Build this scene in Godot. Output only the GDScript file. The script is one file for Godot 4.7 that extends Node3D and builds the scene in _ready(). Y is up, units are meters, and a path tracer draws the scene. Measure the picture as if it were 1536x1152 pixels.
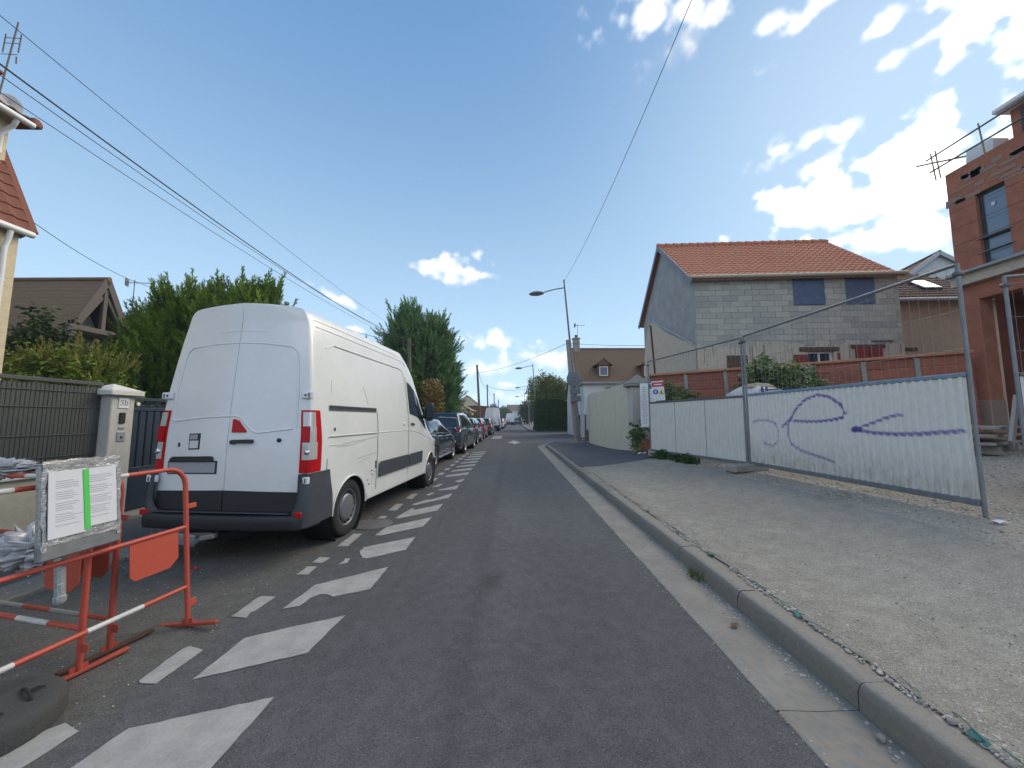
extends Node3D

# ---------------------------------------------------------------- mesh builder
class MB:
	var v := PackedVector3Array()
	var n := PackedVector3Array()
	var t := PackedVector2Array()
	var c := PackedColorArray()
	var col := Color.WHITE
	var colored := false
	func _p(p: Vector3, nn: Vector3, uv := Vector2.ZERO, cc := Color.WHITE) -> void:
		v.append(p); n.append(nn); t.append(uv)
		if colored: c.append(cc)
	func tri(a: Vector3, b: Vector3, d: Vector3) -> void:
		var nn := (b - a).cross(d - a).normalized()
		_p(a, nn, Vector2(0, 0), col); _p(d, nn, Vector2(1, 1), col); _p(b, nn, Vector2(1, 0), col)
	func quad(a: Vector3, b: Vector3, d: Vector3, e: Vector3) -> void:
		var nn := (d - a).cross(e - b)
		nn = nn.normalized()
		_p(a, nn, Vector2(0, 1), col); _p(d, nn, Vector2(1, 0), col); _p(b, nn, Vector2(1, 1), col)
		_p(a, nn, Vector2(0, 1), col); _p(e, nn, Vector2(0, 0), col); _p(d, nn, Vector2(1, 0), col)
	func box(ctr: Vector3, size: Vector3, bas := Basis.IDENTITY, bev := 0.0) -> MB:
		var h := size * 0.5
		var b := minf(bev, minf(h.x, minf(h.y, h.z)) * 0.9)
		for ax in 3:
			for s in [-1.0, 1.0]:
				var u := (ax + 1) % 3
				var w := (ax + 2) % 3
				var q: Array[Vector3] = []
				for k in [[-1.0, -1.0], [1.0, -1.0], [1.0, 1.0], [-1.0, 1.0]]:
					var p := Vector3.ZERO
					p[ax] = s * h[ax]; p[u] = k[0] * (h[u] - b); p[w] = k[1] * (h[w] - b)
					q.append(ctr + bas * p)
				if s > 0: quad(q[0], q[1], q[2], q[3])
				else: quad(q[3], q[2], q[1], q[0])
		if b > 0.0:
			for ax in 3:
				var u := (ax + 1) % 3
				var w := (ax + 2) % 3
				for su in [-1.0, 1.0]:
					for sw in [-1.0, 1.0]:
						var p1 := Vector3.ZERO; var p2 := Vector3.ZERO
						p1[u] = su * h[u]; p1[w] = sw * (h[w] - b); p2[u] = su * (h[u] - b); p2[w] = sw * h[w]
						var a1 := p1; var a2 := p2; var b1 := p1; var b2 := p2
						a1[ax] = -h[ax] + b; a2[ax] = -h[ax] + b; b1[ax] = h[ax] - b; b2[ax] = h[ax] - b
						if su * sw > 0: quad(ctr + bas * a1, ctr + bas * a2, ctr + bas * b2, ctr + bas * b1)
						else: quad(ctr + bas * a1, ctr + bas * b1, ctr + bas * b2, ctr + bas * a2)
			for sx in [-1.0, 1.0]:
				for sy in [-1.0, 1.0]:
					for sz in [-1.0, 1.0]:
						var a := ctr + bas * Vector3(sx * h.x, sy * (h.y - b), sz * (h.z - b))
						var d := ctr + bas * Vector3(sx * (h.x - b), sy * h.y, sz * (h.z - b))
						var e := ctr + bas * Vector3(sx * (h.x - b), sy * (h.y - b), sz * h.z)
						if sx * sy * sz > 0: tri(a, d, e)
						else: tri(a, e, d)
		return self
	func beam(a: Vector3, b: Vector3, w: float, h: float, bev := 0.0, up := Vector3.UP) -> MB:
		var d := (b - a).normalized()
		var s := d.cross(up)
		if s.length() < 0.01: s = d.cross(Vector3.RIGHT)
		s = s.normalized()
		return box((a + b) * 0.5, Vector3(w, h, (b - a).length()), Basis(s, s.cross(d).normalized() * 1.0, -d), bev)
	func tube(pts: Array, r: float, sides := 8, r2 := -1.0, caps := true) -> MB:
		var rows: Array = []
		var nr: Array = []
		var m := pts.size()
		var d0: Vector3 = (pts[1] - pts[0]).normalized()
		var s := d0.cross(Vector3.UP if absf(d0.y) < 0.9 else Vector3.RIGHT).normalized()
		for i in m:
			var d: Vector3 = (pts[mini(i + 1, m - 1)] - pts[maxi(i - 1, 0)]).normalized()
			s = (s - d * s.dot(d)).normalized()
			var q := d.cross(s)
			var rr := r if r2 < 0 else lerpf(r, r2, float(i) / (m - 1))
			var row := PackedVector3Array(); var rn := PackedVector3Array()
			for k in sides + 1:
				var a := TAU * k / sides
				var o := s * cos(a) + q * sin(a)
				row.append(pts[i] + o * rr); rn.append(o)
			rows.append(row); nr.append(rn)
		for i in m - 1:
			for k in sides:
				_p(rows[i][k], nr[i][k], Vector2(i, k), col); _p(rows[i + 1][k + 1], nr[i + 1][k + 1], Vector2(i, k), col); _p(rows[i][k + 1], nr[i][k + 1], Vector2(i, k), col)
				_p(rows[i][k], nr[i][k], Vector2(i, k), col); _p(rows[i + 1][k], nr[i + 1][k], Vector2(i, k), col); _p(rows[i + 1][k + 1], nr[i + 1][k + 1], Vector2(i, k), col)
		if caps:
			for k in sides:
				tri(pts[0], rows[0][k + 1], rows[0][k]); tri(pts[m - 1], rows[m - 1][k], rows[m - 1][k + 1])
		return self
	# grid of points; normals are smoothed; auto turns them away from the middle
	func grid(P: Array, auto := true, flip := false, uvs := Vector2.ONE, cols: Array = []) -> MB:
		var R := P.size(); var C: int = P[0].size()
		var N: Array = []
		for i in R:
			var rn := PackedVector3Array(); rn.resize(C); N.append(rn)
		var mid := Vector3.ZERO
		for i in R:
			for j in C: mid += P[i][j]
		mid /= R * C
		for i in R - 1:
			for j in C - 1:
				var f: Vector3 = (P[i + 1][j + 1] - P[i][j]).cross(P[i][j + 1] - P[i + 1][j])
				N[i][j] += f; N[i + 1][j] += f; N[i][j + 1] += f; N[i + 1][j + 1] += f
		if auto:
			var sgn := 0.0
			for i in R:
				for j in C: sgn += N[i][j].dot(P[i][j] - mid)
			flip = sgn < 0
		for i in R:
			for j in C: N[i][j] = N[i][j].normalized() * (-1.0 if flip else 1.0)
		for i in R - 1:
			for j in C - 1:
				var ids := [[i, j], [i + 1, j + 1], [i + 1, j], [i, j], [i, j + 1], [i + 1, j + 1]]
				if flip: ids = [[i, j], [i + 1, j], [i + 1, j + 1], [i, j], [i + 1, j + 1], [i, j + 1]]
				for q in ids:
					_p(P[q[0]][q[1]], N[q[0]][q[1]], Vector2(float(q[1]) / (C - 1) * uvs.x, float(q[0]) / (R - 1) * uvs.y), cols[q[0]][q[1]] if colored and cols.size() else col)
		return self
	func lathe(prof: Array, sides: int, xf := Transform3D.IDENTITY) -> MB:
		var P: Array = []
		for p in prof:
			var row := PackedVector3Array()
			for k in sides + 1:
				var a := TAU * k / sides
				row.append(xf * Vector3(cos(a) * p.x, p.y, sin(a) * p.x))
			P.append(row)
		return grid(P)
	# polygon in the x/y plane pushed from z = 0 to z = depth
	func ext(poly: PackedVector2Array, depth: float, xf := Transform3D.IDENTITY) -> MB:
		var pl := poly
		if Geometry2D.is_polygon_clockwise(pl): pl = pl.duplicate(); pl.reverse()
		# is_polygon_clockwise uses y down: here pl may run either way, so test the area
		var ar := 0.0
		for i in pl.size(): ar += pl[i].cross(pl[(i + 1) % pl.size()])
		if ar < 0: pl.reverse()
		var ix := Geometry2D.triangulate_polygon(pl)
		for i in range(0, ix.size(), 3):
			var a := pl[ix[i]]; var b := pl[ix[i + 1]]; var d := pl[ix[i + 2]]
			if (b - a).cross(d - a) < 0: var sw := b; b = d; d = sw
			tri(xf * Vector3(a.x, a.y, depth), xf * Vector3(b.x, b.y, depth), xf * Vector3(d.x, d.y, depth))
			if depth > 0: tri(xf * Vector3(a.x, a.y, 0), xf * Vector3(d.x, d.y, 0), xf * Vector3(b.x, b.y, 0))
		if depth > 0:
			for i in pl.size():
				var a := pl[i]; var b := pl[(i + 1) % pl.size()]
				quad(xf * Vector3(a.x, a.y, 0), xf * Vector3(b.x, b.y, 0), xf * Vector3(b.x, b.y, depth), xf * Vector3(a.x, a.y, depth))
		return self
	# wall of size w x h in the plane o + u*x + w*y with holes (Rect2) and reveals `deep` behind
	func wall(o: Vector3, ud: Vector3, vd: Vector3, w: float, h: float, holes: Array, deep := 0.2) -> MB:
		var us := [0.0, w]; var vs := [0.0, h]
		for r in holes:
			us.append(r.position.x); us.append(r.end.x); vs.append(r.position.y); vs.append(r.end.y)
		us.sort(); vs.sort()
		var nn := ud.cross(vd).normalized()
		for i in us.size() - 1:
			for j in vs.size() - 1:
				if us[i + 1] - us[i] < 0.001 or vs[j + 1] - vs[j] < 0.001: continue
				var m := Vector2((us[i] + us[i + 1]) / 2, (vs[j] + vs[j + 1]) / 2)
				var inn := false
				for r in holes: inn = inn or r.has_point(m)
				if not inn: quad(o + ud * us[i] + vd * vs[j], o + ud * us[i + 1] + vd * vs[j], o + ud * us[i + 1] + vd * vs[j + 1], o + ud * us[i] + vd * vs[j + 1])
		for r in holes:
			var a: Vector3 = o + ud * r.position.x + vd * r.position.y
			var b: Vector3 = a + ud * r.size.x; var d: Vector3 = b + vd * r.size.y; var e: Vector3 = a + vd * r.size.y
			var q := -nn * deep
			quad(a, a + q, b + q, b); quad(b, b + q, d + q, d); quad(d, d + q, e + q, e); quad(e, e + q, a + q, a)
		return self
	func mesh() -> ArrayMesh:
		var m := ArrayMesh.new()
		var a := []; a.resize(Mesh.ARRAY_MAX)
		a[Mesh.ARRAY_VERTEX] = v; a[Mesh.ARRAY_NORMAL] = n; a[Mesh.ARRAY_TEX_UV] = t
		if colored: a[Mesh.ARRAY_COLOR] = c
		m.add_surface_from_arrays(Mesh.PRIMITIVE_TRIANGLES, a)
		return m

# ---------------------------------------------------------------- things and parts
var M := {}
var used := {}
var rng := RandomNumberGenerator.new()
var fbm := FastNoiseLite.new()
var puff := FastNoiseLite.new()

func numbered(s: String) -> String:
	if not used.has(s): used[s] = 0; return s
	used[s] += 1
	return "%s_%03d" % [s, used[s]]
func tag(o: Node, label: String, category: String, group := "") -> Node:
	o.set_meta("label", label); o.set_meta("category", category)
	if group != "": o.set_meta("group", group)
	return o
func thing(called: String, label: String, category: String, at := Vector3.ZERO, turn := 0.0, group := "") -> Node3D:
	var o := Node3D.new(); o.name = numbered(called); add_child(o, true)
	o.position = at; o.rotation.y = turn
	tag(o, label, category, group)
	return o
func part(called: String, mb, m: Material, parent: Node = null) -> MeshInstance3D:
	var o := MeshInstance3D.new()
	o.mesh = mb.mesh() if mb is MB else mb
	o.material_override = m
	if parent == null: o.name = numbered(called); add_child(o, true)
	else: o.name = called; parent.add_child(o, true)
	return o
func stuff(o: Node) -> Node:
	o.set_meta("kind", "stuff"); return o
func struct(called: String, mb, m: Material) -> MeshInstance3D:
	var o := part(called, mb, m); o.set_meta("kind", "structure"); return o
func copy(o: Node3D, label: String, at: Vector3, turn: float) -> Node3D:
	var d: Node3D = o.duplicate()
	d.name = numbered(String(o.name).rstrip("0123456789").trim_suffix("_")); add_child(d, true)
	d.position = at; d.rotation.y = turn; d.set_meta("label", label)
	return d
func scatter(called: String, mesh: Mesh, m: Material, xs: Array, cs: Array, parent: Node = null) -> MultiMeshInstance3D:
	var mm := MultiMesh.new()
	mm.transform_format = MultiMesh.TRANSFORM_3D
	mm.use_colors = cs.size() > 0
	mm.mesh = mesh; mm.instance_count = xs.size()
	for i in xs.size():
		mm.set_instance_transform(i, xs[i])
		if cs.size(): mm.set_instance_color(i, cs[i])
	var o := MultiMeshInstance3D.new()
	o.multimesh = mm; o.material_override = m
	if parent == null: o.name = numbered(called); add_child(o, true)
	else: o.name = called; parent.add_child(o, true)
	return o
func R(a: float, b: float) -> float: return rng.randf_range(a, b)
func V(x: float, y: float, z: float) -> Vector3: return Vector3(x, y, z)

# ---------------------------------------------------------------- materials
func lin(r: float, g: float, b: float) -> Color: return Color(r, g, b).linear_to_srgb()
func noise_img(size: int, freq: float, seed_: int, type := FastNoiseLite.TYPE_SIMPLEX_SMOOTH, oct := 4) -> Image:
	var f := FastNoiseLite.new()
	f.seed = seed_; f.noise_type = type; f.frequency = freq; f.fractal_octaves = oct
	return f.get_seamless_image(size, size)
# two noises laid over one another, as a multiplier from lo to hi
func mul_tex(size: int, f1: float, f2: float, w2: float, lo: float, hi: float, seed_: int, power := 1.0, warm := 0.0) -> Array:
	var a := noise_img(size, f1, seed_).get_data(); var b := noise_img(size, f2, seed_ + 7).get_data()
	var o := PackedByteArray(); o.resize(size * size * 3)
	var hgt := PackedByteArray(); hgt.resize(size * size)
	var lut := PackedByteArray(); lut.resize(256)
	for i in 256:
		lut[i] = int(clampf(pow(lerpf(lo, hi, pow(i / 255.0, power)), 1.0 / 2.2), 0, 1) * 255)
	for i in size * size:
		var x := int(a[i] * (1.0 - w2) + b[i] * w2)
		hgt[i] = x
		var y := lut[x]
		var k := int((b[i] - 128) * warm)
		o[i * 3] = clampi(y + k, 0, 255); o[i * 3 + 1] = y; o[i * 3 + 2] = clampi(y - k, 0, 255)
	var im := Image.create_from_data(size, size, false, Image.FORMAT_RGB8, o)
	var h := Image.create_from_data(size, size, false, Image.FORMAT_L8, hgt)
	h.convert(Image.FORMAT_RGBA8)
	h.bump_map_to_normal_map(6.0)
	return [ImageTexture.create_from_image(im), ImageTexture.create_from_image(h)]
func speck_tex(size: int) -> Array: # asphalt: dark binder with light and dark chippings
	var r := RandomNumberGenerator.new(); r.seed = 9
	var n := noise_img(size, .012, 91).get_data()
	var o := PackedByteArray(); o.resize(size * size * 3)
	var h := PackedByteArray(); h.resize(size * size)
	for i in size * size:
		var k := 172 + (n[i] - 128) / 8 + r.randi_range(-14, 14)
		o[i * 3] = k; o[i * 3 + 1] = k; o[i * 3 + 2] = k; h[i] = 110 + r.randi_range(-14, 14)
	for q in size * size / 14:
		var x := r.randi_range(0, size - 1); var y := r.randi_range(0, size - 1)
		var s := r.randi_range(1, 3); var v := r.randi_range(112, 155) if r.randf() < .55 else r.randi_range(185, 235)
		for a in s:
			for b in r.randi_range(1, s):
				var i := ((y + a) % size) * size + (x + b) % size
				o[i * 3] = v; o[i * 3 + 1] = v; o[i * 3 + 2] = int(v * .97); h[i] = v
	var im := Image.create_from_data(size, size, false, Image.FORMAT_RGB8, o)
	var hm := Image.create_from_data(size, size, false, Image.FORMAT_L8, h); hm.convert(Image.FORMAT_RGBA8); hm.bump_map_to_normal_map(3.0)
	return [ImageTexture.create_from_image(im), ImageTexture.create_from_image(hm)]
func mk(c: Color, rough := 0.7, metal := 0.0, tex: Array = [], scale := 1.0, bump := 0.0, spec := 0.5) -> StandardMaterial3D:
	var m := StandardMaterial3D.new()
	m.albedo_color = c; m.roughness = rough; m.metallic = metal; m.metallic_specular = spec
	if tex.size():
		m.albedo_texture = tex[0]
		m.uv1_triplanar = true; m.uv1_world_triplanar = true; m.uv1_scale = Vector3.ONE * scale
		if bump > 0: m.normal_enabled = true; m.normal_texture = tex[1]; m.normal_scale = bump
	return m
func vc(m: StandardMaterial3D) -> StandardMaterial3D:
	m.vertex_color_use_as_albedo = true; return m
func pane(c: Color, a := 0.25) -> StandardMaterial3D:
	var m := mk(c, 0.03); m.transparency = BaseMaterial3D.TRANSPARENCY_ALPHA; m.albedo_color.a = a; return m

func make_materials() -> void:
	var grain := mul_tex(512, 0.16, 0.35, 0.5, 0.45, 1.0, 3)
	var fine := mul_tex(512, 0.05, 0.3, 0.45, 0.7, 1.0, 11)
	var blotch := mul_tex(512, 0.008, 0.06, 0.35, 0.62, 1.0, 21, 1.0, 0.1)
	var stone := mul_tex(512, 0.06, 0.15, 0.5, 0.4, 1.0, 31, 1.0, 0.12)
	var chalk := mul_tex(512, 0.03, 0.16, 0.5, 0.72, 1.0, 61)
	var dust := mul_tex(512, 0.01, 0.07, 0.3, 0.86, 1.0, 51)
	var streak := mul_tex(512, 0.02, 0.1, 0.4, 0.72, 1.0, 41, 1.0, 0.05)
	M.grain = grain; M.fine = fine; M.blotch = blotch
	var speck := speck_tex(1024)
	M.asphalt = vc(mk(Color.WHITE, 0.9, 0, speck, 0.55, 0.4, 0.3))
	M.footway = vc(mk(Color.WHITE, 0.9, 0, fine, 0.8, 0.5, 0.3))
	M.sand = vc(mk(Color.WHITE, 0.95, 0, speck, 0.45, 0.3, 0.2))
	M.soil = vc(mk(Color.WHITE, 0.95, 0, stone, 0.5, 1.2, 0.2))
	M.far = mk(lin(.13, .125, .10), 0.95, 0, blotch, 0.05)
	M.paint_white = mk(lin(.37, .365, .345), 0.8, 0, blotch, 1.3, 0.12)
	M.kerb = mk(lin(.25, .235, .205), 0.9, 0, fine, 0.9, 0.8); M.kerb_b = mk(lin(.22, .205, .175), 0.9, 0, fine, 0.7, 0.8)
	M.gutter = mk(lin(.27, .25, .215), 0.9, 0, blotch, 0.5, 0.4)
	M.pebble = vc(mk(Color.WHITE, 0.9))
	M.leaf = vc(mk(Color.WHITE, 0.55, 0, [], 1, 0, 0.3)); M.leaf.backlight_enabled = true; M.leaf.backlight = Color(0.12, 0.16, 0.03); M.leaf.cull_mode = BaseMaterial3D.CULL_DISABLED
	M.needle = vc(mk(Color.WHITE, 0.7, 0, [], 1, 0, 0.25)); M.needle.cull_mode = BaseMaterial3D.CULL_DISABLED; M.needle.backlight_enabled = true; M.needle.backlight = Color(0.1, 0.15, 0.03)
	M.bark = mk(lin(.07, .05, .035), 0.95, 0, stone, 1.5, 1.0)
	M.wood_pole = mk(lin(.16, .125, .095), 0.9, 0, streak, 0.8)
	M.conc = mk(lin(.33, .31, .28), 0.9, 0, blotch, 0.7, 0.4)
	M.conc_pink = mk(lin(.42, .33, .28), 0.9, 0, blotch, 0.7)
	M.van = mk(lin(.72, .725, .73), 0.22, 0, dust, 0.2); M.van.clearcoat_enabled = true; M.van.clearcoat = 0.5; M.van.clearcoat_roughness = 0.1
	M.van_side = mk(lin(.71, .715, .685), 0.25, 0, dust, 0.25); M.van_side.clearcoat_enabled = true; M.van_side.clearcoat = 0.4
	M.plastic = mk(lin(.022, .025, .03), 0.55, 0, fine, 2.0)
	M.plastic_grey = mk(lin(.05, .057, .07), 0.55, 0, blotch, 1.2)
	M.crack = mk(lin(.04, .04, .042), 0.95); M.seam_grey = mk(lin(.3, .3, .31), 0.7); M.seam = mk(lin(.02, .02, .022), 0.8)
	M.rub = mk(lin(.06, .07, .085), 0.5, 0, blotch, 1.5)
	M.rubber = mk(lin(.018, .018, .019), 0.85, 0, fine, 3.0)
	M.rim = mk(lin(.30, .31, .33), 0.4, 0.6); M.hub = mk(lin(.16, .165, .18), 0.4, 0.3)
	M.red_glass = mk(lin(.42, .008, .012), 0.22, 0, [], 1, 0, 0.35)
	M.clear_lens = mk(lin(.55, .52, .5), 0.12, 0.3)
	M.orange_lens = mk(lin(.6, .18, .03), 0.1)
	M.car_glass = mk(lin(.012, .016, .022), 0.04, 0, [], 1, 0, 0.8)
	M.van_glass = mk(lin(.02, .03, .045), 0.03, 0, [], 1, 0, 0.9)
	M.chrome = mk(lin(.6, .6, .62), 0.15, 0.9)
	M.steel = mk(lin(.24, .255, .275), 0.5, 0.4, blotch, 1.5)
	M.steel_blue = mk(lin(.24, .34, .45), 0.45, 0.3, blotch, 1.2)
	M.dull_metal = mk(lin(.17, .165, .155), 0.6, 0.4, blotch, 3.0)
	M.plate = mk(lin(.30, .30, .34), 0.6); M.sticker = mk(lin(.55, .55, .55), 0.6)
	M.orange = mk(lin(.47, .072, .042), 0.5, 0, chalk, 3.0, 0.3); M.orange_old = mk(lin(.38, .06, .035), 0.6, 0, blotch, 2.0)
	M.white_tube = mk(lin(.62, .61, .58), 0.5, 0, blotch, 2.0); M.grey_tube = mk(lin(.3, .29, .27), 0.5, 0.2, blotch, 3.0)
	M.rust = mk(lin(.11, .045, .03), 0.85, 0, stone, 4.0)
	M.foil = mk(lin(.5, .51, .52), 0.34, 0.45, stone, 1.2, 0.4); M.tape = mk(lin(.22, .23, .24), 0.45, 0.2, blotch, 3.0)
	M.green = mk(lin(.06, .5, .08), 0.6)
	M.film = mk(lin(.45, .45, .46), 0.18, 0, dust, 3.0)
	M.film_a = pane(lin(.6, .6, .6), 0.55)
	M.disc = mk(lin(.07, .07, .068), 0.9, 0, stone, 1.6, 0.5)
	M.cream = mk(lin(.62, .53, .36), 0.9, 0, streak, 0.5); M.cream_low = mk(lin(.52, .47, .35), 0.9, 0, streak, 0.8)
	M.pillar = mk(lin(.55, .53, .48), 0.85, 0, streak, 1.0); M.cap = mk(lin(.66, .64, .58), 0.85, 0, streak, 1.0)
	M.fence = mk(lin(.062, .068, .064), 0.5, 0, streak, 1.2); M.fence_dark = mk(lin(.045, .05, .048), 0.6)
	M.gate = mk(lin(.022, .038, .062), 0.45, 0, blotch, 1.5)
	M.pvc = mk(lin(.66, .66, .64), 0.4); M.black = mk(lin(.015, .015, .017), 0.5)
	M.tile_red = mk(lin(.25, .085, .05), 0.85, 0, stone, 0.8); M.tile_orange = mk(lin(.66, .25, .14), 0.8, 0, stone, 0.6)
	M.tile_brown = mk(lin(.23, .145, .085), 0.9, 0, stone, 0.5); M.tile_dark = mk(lin(.17, .095, .062), 0.9, 0, stone, 0.5)
	M.tile_grey = mk(lin(.27, .18, .115), 0.9, 0, stone, 0.4)
	M.timber = mk(lin(.13, .105, .085), 0.85, 0, streak, 1.5); M.render_white = mk(lin(.62, .6, .55), 0.9, 0, blotch, 0.4)
	M.zinc_dark = mk(lin(.13, .145, .16), 0.5, 0.2); M.zinc = mk(lin(.3, .32, .34), 0.5, 0.3); M.zinc_sand = mk(lin(.42, .37, .29), 0.6)
	M.mortar = mk(lin(.36, .355, .33), 0.95, 0, chalk, 0.5, 0.5)
	for k in 5: M["block_%d" % k] = mk(lin([.36, .395, .315, .415, .355][k], [.35, .385, .312, .40, .35][k], [.315, .34, .29, .35, .325][k]) * Color(1.08, 1.08, 1.08), 0.95, 0, chalk, 0.8, 0.5)
	M.cement = mk(lin(.36, .37, .365), 0.95, 0, blotch, 0.35, 0.6)
	M.old_render = mk(lin(.55, .48, .39), 0.95, 0, streak, 0.4, 0.3)
	M.strip = mk(lin(.5, .44, .37), 0.95, 0, blotch, 1.0); M.strip_b = mk(lin(.3, .27, .23), 0.95, 0, blotch, 1.0)
	M.tarp = mk(lin(.09, .14, .24), 0.5, 0, blotch, 1.0, 0.6)
	M.shutter = mk(lin(.2, .03, .025), 0.7); M.brown_wood = mk(lin(.12, .06, .035), 0.8, 0, streak, 1.5)
	M.window = mk(lin(.6, .6, .6), 0.5); M.glass = mk(lin(.03, .04, .05), 0.04, 0, [], 1, 0, 0.8); M.glass_sky = mk(lin(.12, .17, .24), 0.04, 0, [], 1, 0, 1.0)
	M.beige = mk(lin(.5, .42, .32), 0.95, 0, streak, 0.3)
	M.gable_grey = mk(lin(.5, .52, .54), 0.8, 0, streak, 0.3)
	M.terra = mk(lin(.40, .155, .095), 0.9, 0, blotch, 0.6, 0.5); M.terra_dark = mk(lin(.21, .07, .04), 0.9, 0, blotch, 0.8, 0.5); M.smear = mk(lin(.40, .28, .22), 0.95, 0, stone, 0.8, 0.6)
	M.brick_wall = mk(lin(.38, .13, .075), 0.9, 0, blotch, 1.0); M.brick_b = mk(lin(.31, .105, .065), 0.9, 0, blotch, 1.0); M.brick_cap = mk(lin(.5, .22, .12), 0.85, 0, blotch, 1.0)
	M.anthracite = mk(lin(.025, .028, .032), 0.5)
	M.sheet = mk(lin(.66, .65, .62), 0.55, 0, dust, 0.7)
	M.panel_wall = mk(lin(.62, .57, .46), 0.95, 0, dust, 0.4)
	M.lamp = mk(lin(.15, .165, .18), 0.5, 0.2); M.lamp_glass = mk(lin(.3, .3, .28), 0.3)
	M.cable = mk(lin(.03, .034, .045), 0.7)
	M.bag = mk(lin(.66, .66, .64), 0.7, 0, stone, 2.0, 0.8); M.bag_blue = mk(lin(.03, .05, .2), 0.6)
	M.plank = mk(lin(.34, .27, .19), 0.9, 0, streak, 1.5)
	M.sign_white = mk(lin(.66, .68, .7), 0.5); M.sign_red = mk(lin(.5, .03, .03), 0.5); M.sign_blue = mk(lin(.02, .1, .4), 0.5); M.sign_yellow = mk(lin(.65, .4, .02), 0.5); M.ink = mk(lin(.2, .22, .27), 0.7); M.teal = mk(lin(.03, .16, .2), 0.6)
	M.blade = mk(lin(.05,.1,.02), .7); M.blade_dry = mk(lin(.2,.17,.07), .8)
	M.net = mk(lin(.035, .15, .14), 0.8)
	M.flower = mk(lin(.5, .04, .1), 0.6)
	M.paper = mk(lin(.58, .58, .61), 0.8)

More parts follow.
